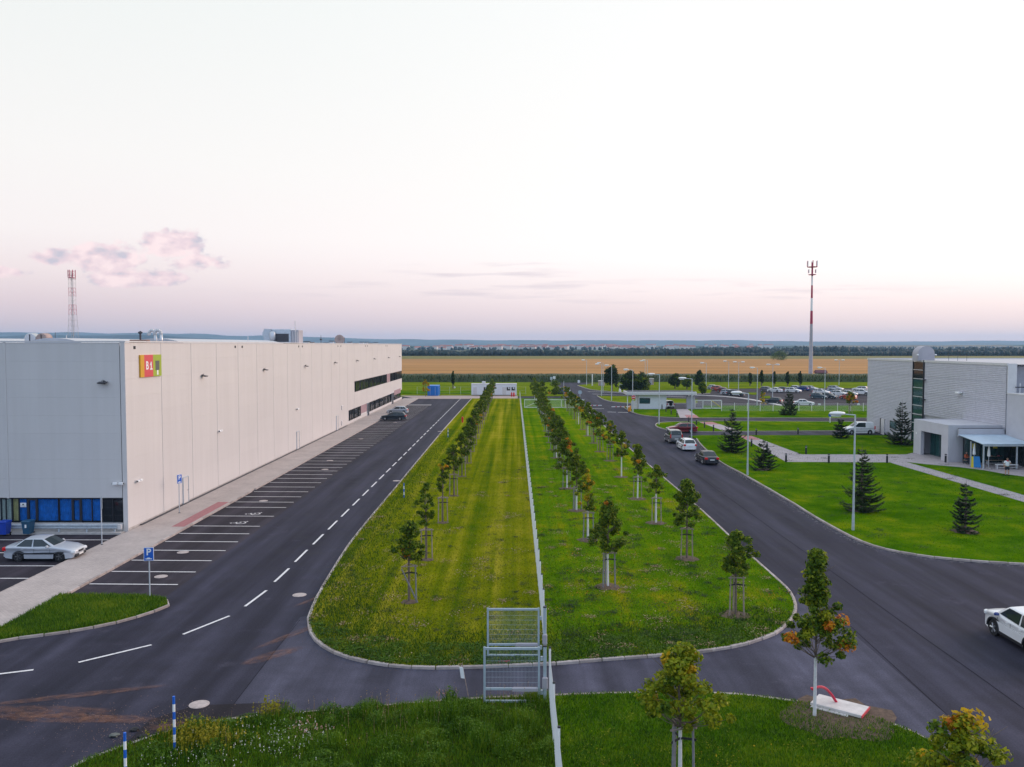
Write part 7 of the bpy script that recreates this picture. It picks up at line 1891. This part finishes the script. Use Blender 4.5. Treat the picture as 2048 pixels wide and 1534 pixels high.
while yc_ < 172: yc_ += 9.0; C_spots.append((10.6, yc_, kw(h=random.uniform(4.2, 5.0), r=.95, base=1.9, orange=.04, light=.15, yellow=.05, white=(random.random() < .5), **far_n)))
tree_row('A', A_spots, lawn_ml, 100); tree_row('B', B_spots, lawn_mr, 200); tree_row('C', C_spots, lawn_mr, 300)
for key, sp in (('A', A_spots), ('B', B_spots), ('C', C_spots)):
    for i, (x, y, k) in enumerate(sp):
        if i > 14: break
        if key == 'C' and i == 4: continue
        stake_frame(x, y, random.uniform(-.3, .3) + (0 if key != 'A' else .2), f'stakes of the {ORD[i]} maple from the near end ' + {'A': 'in the left road row', 'B': 'beside the fence', 'C': 'beside the right road'}[key], grey=(key == 'B' or (key == 'A' and i == 0)), broken=(key == 'A' and i == 0))
# three foreground trees
x, y = gp(1629, 1440); plant_maple(x, y, maple_meshes(401, h=5.95, r=1.0, base=2.15, nclump=110, per=120, leaf=.07, orange=.03, light=.12, topspike=.06, white=True, spire=True, ragged=1.9), 'tall dark maple with a white trunk beside the concrete slab', None); soil_patch(lawn_vr, x + .9, y - .1, 1.9, 5, .12)
x, y = 4.9, 24.3; plant_maple(x, y, maple_meshes(412, h=4.35, r=.98, base=1.85, nclump=78, per=100, leaf=.072, orange=.008, yellow=.08, light=.78, autumn_top=.3, ragged=1.6, white=True), 'yellow-green maple with orange patches at the bottom centre', None); stake_frame(x, y, .25, 'grey stake frame with pale crossbar at the bottom centre maple', grey=True)
plant_maple(11.15, 20.4, maple_meshes(403, h=4.0, r=1.1, base=1.5, nclump=64, per=90, leaf=.075, orange=.03, yellow=.18, light=.6, topspike=.08, white=False), 'yellow maple cut by the bottom edge near the right corner', None)
plant_maple(13.6, 19.9, maple_meshes(404, h=3.95, r=.7, base=1.9, nclump=30, per=80, leaf=.075, orange=.03, yellow=.2, light=.6), 'sliver of a yellow maple in the bottom right corner', None)
x, y = gp(851, 794); plant_maple(x, y, maple_meshes(405, h=4.4, r=1.0, base=1.3, nclump=36, per=64, leaf=.15, yellow=.9, light=.3), 'bright yellow tree behind the blue container', None)
x, y = gp(1700, 828); plant_maple(x, y, maple_meshes(406, h=4.2, r=1.0, base=1.7, nclump=44, per=66, leaf=.12, orange=.35, yellow=.1, light=.2), 'small autumn tree at the car park fence before the red car', None); stake_frame(x, y, .3, 'stake frame at the small autumn tree by the car park fence')
x, y = gp(1526, 816); plant_maple(x, y, maple_meshes(407, h=3.6, r=.75, base=.5, nclump=26, per=30, leaf=.12, yellow=.8, light=.4), 'small yellow sapling at the car park fence', None)
x, y = gp(1085, 804); plant_maple(x, y, maple_meshes(408, h=5.0, r=1.1, base=1.4, nclump=40, per=64, leaf=.13, orange=.02), 'dark young tree beyond the sliding gate', None)
x, y = gp(1110, 793); plant_maple(x, y, maple_meshes(409, h=4.0, r=2.0, base=.5, nclump=60, per=40, leaf=.15, orange=.05), 'broad reddish bush in front of the blue car', None)
# dense round trees on the bank
def dense_tree(px, py, h, r, base, seed, label, mat_light=.05, yel=.0):
    x, y = gp(px, py); rs = np.random.default_rng(seed); n = 150
    d = rs.normal(0, 1, (n, 3)); d /= np.linalg.norm(d, axis=1)[:, None]
    rr_ = rs.random(n) ** .33
    cen = d * rr_[:, None] * np.array([r, r, (h - base) / 2]) * (1 + .12 * np.sin(d[:, :1] * 5)) + np.array([0, 0, base + (h - base) / 2])
    cen[:, :2] *= (1.1 - .45 * np.clip((cen[:, 2:3] - base) / (h - base), 0, 1))
    V, ci = leaf_cloud(cen, np.full(n, r * .26), 44, .19, rs)
    cm = (rs.random(n) < mat_light).astype(int); cm = np.where(rs.random(n) < yel, 2, cm)
    o = thing('broadleaf_tree', label, 'tree', (x, y, .08)); tk = MB().path([(0, 0, 0), (0, 0, base + .6), (.1, 0, h * .7)], [.2, .16, .06], 8).build('trunk', 'bark', o); link('crown', np_mesh('crown', V, np.arange(len(V)).reshape(-1, 4), ['leaf_dark', 'leaf_green', 'leaf_light'], cm[ci]), o)
dense_tree(1224, 783, 7.2, 2.3, 1.4, 61, 'dense dark round tree standing alone on the bank beyond the gate')
dense_tree(1258, 789, 6.0, 2.5, .5, 62, 'left one of two touching bushy trees behind the gatehouse', .2); dense_tree(1282, 789, 5.6, 2.7, .5, 63, 'right one of two touching bushy trees behind the gatehouse', .5, .12)
dense_tree(1350, 778, 4.4, 1.8, .6, 64, 'dark green tree behind the gatehouse roof, leftmost', .3); dense_tree(1374, 779, 4.0, 1.6, .6, 65, 'light green tree behind the gatehouse roof, middle', .7, .1); dense_tree(1398, 776, 5.2, 1.5, .5, 66, 'dark tree behind the gatehouse roof, beside the far lamp', .2)
dense_tree(1405, 789, 3.4, 1.1, .3, 67, 'bright green shrub by the slanting row of cars', .9, .2)
dense_tree(1560, 722, 8.5, 7.5, .3, 68, 'lone round bush standing in the wheat field', .6)
for i, px in enumerate((1500, 1523, 1548, 1575, 1600)):
    dense_tree(px, 772, random.uniform(4.2, 5.2), .7, .8, 70 + i, f'{ORD[i]} slim dark sapling in front of the maize, counted from the gatehouse side', .2)
dense_tree(906, 778, 5.2, .5, 1.2, 90, 'slim sapling on the meadow between container and cabins', .3)

# conifers
def conifer(px, py, h, r, seed, label, mat='needle_dark', dens=1.0, open_=1.0):
    x, y = gp(px, py); rs = np.random.default_rng(seed)
    o = thing('conifer', label, 'conifer', (x, y, ZL)); tk = MB(); tk.path([(0, 0, 0), (.02, 0, h * .5), (0, .02, h)], [.07 * h / 4, .045 * h / 4, .008], 7); t_ = tk.build('trunk', 'bark', o)
    lim = MB(); V = []
    nw = int(h / .26)
    for k in range(nw):
        z = .12 + (h - .3) * (k + rs.uniform(-.3, .3)) / nw; f = max(0.0, 1 - z / h)
        nb = 7 if f > .3 else 5
        for b in range(int(nb + (rs.random() < .5))):
            a = rs.uniform(0, 6.283); L = r * (f ** .85) * rs.uniform(.55, 1.12 if open_ < 1.2 else 1.3) + .10
            rise = rs.uniform(.05, .35) * L
            steps = max(3, int(L / .09)); pts = []
            for s in range(steps + 1):
                t = s / steps; pts.append(np.array([math.cos(a) * L * t, math.sin(a) * L * t, z - .10 * L * math.sin(t * 3.1) + rise * t * t]))
            lim.path([tuple(pts[0]), tuple(pts[len(pts) // 2]), tuple(pts[-1])], [.016, .011, .004], 4)
            for s in range(1, steps + 1):
                t = s / steps; wlen = (.16 + .20 * L * (1 - t) * .9) * rs.uniform(.6, 1.2)
                for q in range(int(8 * dens)):
                    ang = a + rs.choice((-1, 1)) * rs.uniform(.3, 1.2); e = pts[s] + np.array([math.cos(ang) * wlen, math.sin(ang) * wlen, rs.uniform(-.10, .09)])
                    side = np.array([-math.sin(ang), math.cos(ang), rs.uniform(-.6, .6)]) * rs.uniform(.030, .062)
                    V += [pts[s] - side, pts[s] + side, e]
    V = np.array(V); tag(link('limbs', lim.mesh('limbs', 'bark'), t_), kind='stuff'); link('crown', np_mesh('crown', V, np.arange(len(V)).reshape(-1, 3), mat), o); return x, y
for a in ((1463, 906, 5.5, 1.75, 501, 'tall open fir beside the right road, left of two', 'needle_dark', 1.0, 1.3), (1526, 941, 3.3, 1.35, 502, 'smaller fir just right of the footpath bend', 'needle_dark', 1.2, 1.3), (1722, 1024, 5.2, 1.45, 503, 'fir standing right behind the nearest street lamp', 'needle_mid', 1.2, 1.3),
          (1930, 1066, 3.7, 1.05, 504, 'lone small fir out on the big lawn near the right edge', 'needle_dark', 1.3, 1.1), (1803, 891, 5.9, 1.9, 505, 'dark fir in front of the office glass strip', 'needle_dark', 1.2, 1.2), (1681, 877, 2.9, 1.35, 506, 'squat dark conifer at the nose of the white van', 'needle_dark', 2.2, 1.0)):
    x, y = conifer(*a)
    if a[1] > 930: soil_patch(lawn_a, x, y, .9, a[4])
conifer(1578, 831, 4.6, 1.9, 507, 'broad bright cone-shaped conifer before the car park fence', 'needle_mid', 2.6, .9)

# ------------------------------------------------------------------ grass blades and weeds
def blades(P, z0, hmin, hmax, wmin, wmax, lean, rs):
    n = len(P); a = rs.uniform(0, 6.283, n); h = rs.uniform(hmin, hmax, n); w = rs.uniform(wmin, wmax, n)
    ln = rs.normal(0, lean, (n, 2)) * h[:, None]
    ca, sa = np.cos(a) * w, np.sin(a) * w
    b0 = np.stack([P[:, 0] - ca, P[:, 1] - sa, np.full(n, z0)], 1); b1 = np.stack([P[:, 0] + ca, P[:, 1] + sa, np.full(n, z0)], 1)
    t = np.stack([P[:, 0] + ln[:, 0], P[:, 1] + ln[:, 1], z0 + h], 1)
    return np.stack([b0, b1, t], 1).reshape(-1, 3)
def sample(poly, n, rs, ymin, ymax, power=2.0, y0=30.0):
    P = np.array(poly); x0, x1 = P[:, 0].min(), P[:, 0].max()
    out = []; tot = 0
    while tot < n:
        q = np.stack([rs.uniform(x0, x1, n * 2), rs.uniform(ymin, ymax, n * 2)], 1)
        keep = rs.random(len(q)) < np.minimum(1, (y0 / q[:, 1]) ** power)
        q = q[keep]; q = q[inside(q, poly)]
        out.append(q); tot += len(q)
        if len(q) == 0: break
    return np.concatenate(out)[:n]
rs = np.random.default_rng(77)
def grass(name, poly, n, mat, ymin, ymax, h, w, label, z0=ZL, power=2.2, y0=34, lean=.35, mask=None):
    P = sample(poly, n, rs, ymin, ymax, power, y0)
    if mask is not None: P = P[mask(P)]
    V = blades(P, z0, h[0], h[1], w[0], w[1], lean, rs)
    return tag(link(name, np_mesh(name, V, np.arange(len(V)).reshape(-1, 3), mat)), label, 'grass', kind='stuff')
grass('mown_grass', poly_ml, 90000, 'blade_olive', 33, 110, (.02, .07), (.012, .03), 'short dry olive grass of the mown strip left of the fence')
grass('mown_grass', poly_mr, 90000, 'blade_lawn', 33, 110, (.02, .08), (.012, .03), 'short green grass between the fence and the right road')
grass('lawn_grass', poly_a, 70000, 'blade_lush', 48, 120, (.02, .07), (.012, .03), 'short lush grass of the big lawn on the right', y0=48)
kl_np = np.array(smooth_line(K_left + K_bot[1:], .5))
def near_kerb(P, d):
    q = np.full(len(P), 1e9)
    for i in range(0, len(kl_np), 2): q = np.minimum(q, np.hypot(P[:, 0] - kl_np[i, 0], P[:, 1] - kl_np[i, 1]))
    return q
grass('bank_grass', mid_poly, 150000, 'blade_bank', 33, 130, (.05, .18), (.012, .03), 'long dark grass on the bank along the left kerb', power=1.6, mask=lambda P: (near_kerb(P, 0) < np.abs(rs.normal(2.2, .9, len(P))) + .35 * np.sin(P[:, 1] * .55) + 1.2 * (P[:, 1] < 46)) & (P[:, 0] < 13.4))
grass('corner_grass', poly_isl, 26000, 'blade_lush', 30, 48, (.06, .22), (.012, .03), 'tufty grass on the small corner by the P sign', z0=.14)
grass('verge_grass', poly_vr, 75000, 'blade_lush', 20, 33, (.05, .15), (.010, .024), 'grass around the bottom trees right of the fence', z0=.12, y0=26)
# rough weeds bottom left: clumps of differing height
ctr = sample(poly_ver, 170, rs, 17, 32.5, 0, 30); cr_ = rs.uniform(.25, .85, len(ctr)); chh = rs.uniform(.14, .62, len(ctr)) * np.clip(.55 + (ctr[:, 0] + 11) / 14, .5, 1.25)
P = sample(poly_ver, 130000, rs, 17, 32.6, .8, 26)
hh = np.full(len(P), .14)
for i in range(len(ctr)):
    d = np.hypot(P[:, 0] - ctr[i, 0], P[:, 1] - ctr[i, 1]) / cr_[i]; hh = np.maximum(hh, chh[i] * np.clip(1.15 - d * d, 0, 1))
hh *= rs.uniform(.45, 1.2, len(P))
a = rs.uniform(0, 6.283, len(P)); w = rs.uniform(.008, .022, len(P)); ln = rs.normal(0, .28, (len(P), 2)) * hh[:, None]
V = np.stack([np.stack([P[:, 0] - np.cos(a) * w, P[:, 1] - np.sin(a) * w, np.full(len(P), .11)], 1), np.stack([P[:, 0] + np.cos(a) * w, P[:, 1] + np.sin(a) * w, np.full(len(P), .11)], 1), np.stack([P[:, 0] + ln[:, 0], P[:, 1] + ln[:, 1], .12 + hh], 1)], 1).reshape(-1, 3)
wd = tag(link('rough_grass', np_mesh('rough_grass', V, np.arange(len(V)).reshape(-1, 3), 'blade_lush')), 'tall rough grass and weeds on the verge left of the fence', 'grass', kind='stuff')
# broad leaves on the clumps
ci = rs.integers(0, len(ctr), 42000); ang = rs.uniform(0, 6.283, len(ci)); rad_ = cr_[ci] * rs.random(len(ci)) ** .6
px_ = ctr[ci, 0] + np.cos(ang) * rad_; py_ = ctr[ci, 1] + np.sin(ang) * rad_
zz = .14 + chh[ci] * np.clip(1.05 - (rad_ / cr_[ci]) ** 2, .1, 1) * rs.uniform(.35, 1.05, len(ci))
ok = inside(np.stack([px_, py_], 1), poly_ver); px_, py_, zz = px_[ok], py_[ok], zz[ok]
c = np.stack([px_, py_, zz], 1); n_ = rs.normal(0, .5, (len(c), 3)) + np.array([0, -.2, 1]); n_ /= np.linalg.norm(n_, axis=1)[:, None]; a_ = np.cross(n_, rs.normal(0, 1, (len(c), 3))); a_ /= np.linalg.norm(a_, axis=1)[:, None]; b_2 = np.cross(n_, a_); s = rs.uniform(.02, .055, len(c))[:, None]
V = np.stack([c - a_ * s, c - b_2 * s * .5, c + a_ * s, c + b_2 * s * .5], 1).reshape(-1, 3)
tag(link('weed_leaves', np_mesh('weed_leaves', V, np.arange(len(V)).reshape(-1, 4), 'weed_leaf')), 'broad-leaved weeds growing through the rough grass left of the fence', 'weeds', kind='stuff')
def stems(name, px, py, n, spread, h, mat, fl, label, w=.008, top=.05, heads=3, poly=None):
    poly = poly_ver if poly is None else poly
    V, F4 = [], []; q4 = []
    for k in range(n):
        x, y = gp(px + rs.normal(0, spread), py + rs.normal(0, spread * .35)); hh_ = rs.uniform(*h)
        if not inside(np.array([[x, y]]), poly)[0]: continue
        lx, ly = rs.normal(0, .10, 2) * hh_; aa = rs.uniform(0, 6.28)
        V += [(x - w * math.cos(aa), y - w * math.sin(aa), .1), (x + w * math.cos(aa), y + w * math.sin(aa), .1), (x + lx, y + ly, .12 + hh_)]
        for j in range(heads):
            c_ = np.array([x + lx, y + ly, .12 + hh_]) * 1.0 - np.array([lx, ly, hh_]) * rs.uniform(0, .45); d1 = rs.normal(0, 1, 3); d1 /= np.linalg.norm(d1); d2 = np.cross(d1, rs.normal(0, 1, 3)); d2 /= np.linalg.norm(d2); s_ = top * rs.uniform(.5, 1.2)
            q4 += [c_ - d1 * s_, c_ - d2 * s_ * .6, c_ + d1 * s_]; q4 += [c_ + d1 * s_, c_ + d2 * s_ * .6, c_ - d1 * s_]
    me = np_mesh(name, np.array(V + q4), np.arange(len(V) + len(q4)).reshape(-1, 3), [mat, fl], [0] * (len(V) // 3) + [1] * (len(q4) // 3))
    tag(link(name, me), label, 'weeds', kind='stuff')
stems('yellow_weeds', 400, 1490, 420, 40, (.25, .6), 'weed_yellow', 'weed_yellow', 'yellowing weeds beside the banded post on the verge')
stems('yellow_weeds', 540, 1440, 110, 16, (.35, .8), 'weed_yellow', 'weed_yellow', 'yellow upright weeds at the kerb of the rough verge')
stems('white_flowers', 560, 1500, 120, 60, (.2, .55), 'weed_leaf', 'flower_white', 'small white flowers among the weeds at the bottom', top=.028)
stems('white_flowers', 380, 1530, 60, 60, (.15, .4), 'weed_leaf', 'flower_white', 'scattered white flowers at the bottom left of the verge', top=.022)
stems('dry_stalks', 760, 1412, 200, 120, (.35, .8), 'weed_dry', 'weed_dry', 'dry seed stalks standing up along the verge edge', top=.025)
stems('dry_stalks', 1030, 1400, 70, 36, (.3, .75), 'weed_dry', 'weed_dry', 'dry stalks beside the near gate leaf', top=.025)
stems('pink_weed', 884, 1402, 160, 9, (.2, .5), 'weed_dry', 'flower_pink', 'pinkish seeding weed at the kerb by the paper on a stick', top=.04, heads=6)
stems('pale_weed', 620, 1480, 40, 22, (.3, .5), 'weed_leaf', 'flower_pink', 'pale fluffy weed in the middle of the verge', top=.035)
# little plants along the bank at the link road
stems('bank_weeds', 1330, 1300, 260, 120, (.1, .35), 'weed_leaf', 'weed_leaf', 'low weeds on the bank above the link road kerb', top=.05, poly=poly_mr)
stems('bank_weeds', 800, 1310, 260, 90, (.1, .3), 'weed_leaf', 'weed_leaf', 'low weeds on the bank below the first left maple', top=.05, poly=poly_ml)

# clover, plantain and fallen leaves in the lawns
def lawn_weeds(name, poly, ncl, per, mat, size, label, ymin, ymax, z0=ZL, rad=.35):
    C = sample(poly, ncl, rs, ymin, ymax, 1.6, 36); ci = rs.integers(0, len(C), ncl * per)
    P = C[ci] + rs.normal(0, rad, (len(ci), 2)) * rs.uniform(.3, 1.0, len(C))[ci][:, None]; P = P[inside(P, poly)]
    c = np.stack([P[:, 0], P[:, 1], z0 + rs.uniform(.02, .09, len(P))], 1); n_ = rs.normal(0, .35, (len(c), 3)) + np.array([0, 0, 1]); n_ /= np.linalg.norm(n_, axis=1)[:, None]
    a_ = np.cross(n_, rs.normal(0, 1, (len(c), 3))); a_ /= np.linalg.norm(a_, axis=1)[:, None]; b2 = np.cross(n_, a_); s_ = rs.uniform(.5, 1.2, len(c))[:, None] * size
    V = np.stack([c - a_ * s_, c - b2 * s_ * .6, c + a_ * s_, c + b2 * s_ * .6], 1).reshape(-1, 3)
    tag(link(name, np_mesh(name, V, np.arange(len(V)).reshape(-1, 4), mat)), label, 'weeds', kind='stuff')
lawn_weeds('clover', poly_mr, 260, 70, 'leaf_dark', .045, 'dark clover patches in the lawn right of the fence', 34, 100)
lawn_weeds('clover', poly_ml, 160, 60, 'leaf_dark', .04, 'dark clover patches in the mown strip', 34, 90)
lawn_weeds('clover', poly_a, 150, 70, 'leaf_dark', .05, 'dark clover patches in the big lawn', 50, 110, rad=.5)
lawn_weeds('clover', poly_vr, 60, 60, 'leaf_light', .035, 'light clover patches under the bottom trees', 20, 32)
lawn_weeds('fallen_leaves', poly_mr, 40, 14, 'leaf_orange', .05, 'orange fallen leaves under the maples right of the fence', 36, 80, rad=.6)
lawn_weeds('fallen_leaves', poly_vr, 16, 14, 'leaf_yellow', .045, 'yellow fallen leaves under the bottom trees', 22, 32, rad=.6)
lawn_weeds('dry_thatch', poly_mr, 110, 60, 'weed_dry', .05, 'dry straw patches in the lawn right of the fence', 34, 90, rad=.45)
lawn_weeds('dry_thatch', poly_ml, 70, 60, 'weed_dry', .05, 'dry straw patches in the mown strip', 34, 90, rad=.45)
lawn_weeds('bank_plants', K_bot + [(K_bot[-1][0] - 1, K_bot[-1][1] + 2.6)] + [(x_, y_ + 2.6) for x_, y_ in K_bot[::-1][1:-2]], 170, 60, 'weed_leaf', .06, 'broad-leaved plants on the bank above the link road', 34, 44, rad=.35)

# grit swept against the kerbs and spread over the dirty corner
def grit(name, pts, n, size, mat, label):
    P = np.array(pts)[rs.integers(0, len(pts), n)]; P = P[:, :2] + rs.normal(0, 1, (n, 2)) * P[:, 2:3]; s_ = size * rs.uniform(.4, 1.3, n)
    tet = np.array([(1, 0, 0), (-.5, .87, 0), (-.5, -.87, 0), (0, 0, .9)])
    V = np.concatenate([P, np.full((n, 1), .008)], 1)[:, None] + tet[None] * s_[:, None, None]; F = np.array([(0, 1, 3), (1, 2, 3), (2, 0, 3)])[None] + (np.arange(n) * 4)[:, None, None]
    tag(link(name, np_mesh(name, V.reshape(-1, 3), F.reshape(-1, 3), mat)), label, 'gravel', kind='stuff')
gk = [(*gp(px, py), .8) for px, py in ((60, 1430), (180, 1438), (300, 1450), (400, 1455), (240, 1480), (330, 1440))]
grit('road_grit', gk, 900, .016, 'rust', 'brown grit scattered on the dirty road corner at lower left')
grit('kerb_grit', [(*p, .16) for p in smooth_line([(x_ - .25, y_ - .25) for x_, y_ in K_bot], .5)] + [(p[0] - .28, p[1], .14) for p in smooth_line(K_left, .8)], 3800, .016, 'soil', 'dark grit along the kerb of the middle strip')
grit('kerb_grit', [(p[0] - .3, p[1] - .1, .2) for p in smooth_line(ka, .8)], 2200, .018, 'concrete', 'pale grit along the kerb of the big lawn')

# ------------------------------------------------------------------ evening haze over the plain
hz_b = MB(); hz_b.box((0, 3600, 50.3), (18000, 8000, 103.4))
hz_o = hz_b.build('haze', 'road_paint'); hz_o.data.materials.clear()
hm_ = bpy.data.materials.new('haze'); hm_.use_nodes = True; hn = hm_.node_tree; hn.nodes.clear()
ho_ = hn.nodes.new('ShaderNodeOutputMaterial'); hv = hn.nodes.new('ShaderNodeVolumePrincipled')
hv.inputs['Color'].default_value = (0.36, 0.64, 1.0, 1); hv.inputs['Density'].default_value = 0.000095; hv.inputs['Anisotropy'].default_value = 0.2
hn.links.new(hv.outputs[0], ho_.inputs['Volume']); hz_o.data.materials.append(hm_); tag(hz_o, 'thin bluish evening haze lying over the plain', 'haze', kind='stuff')
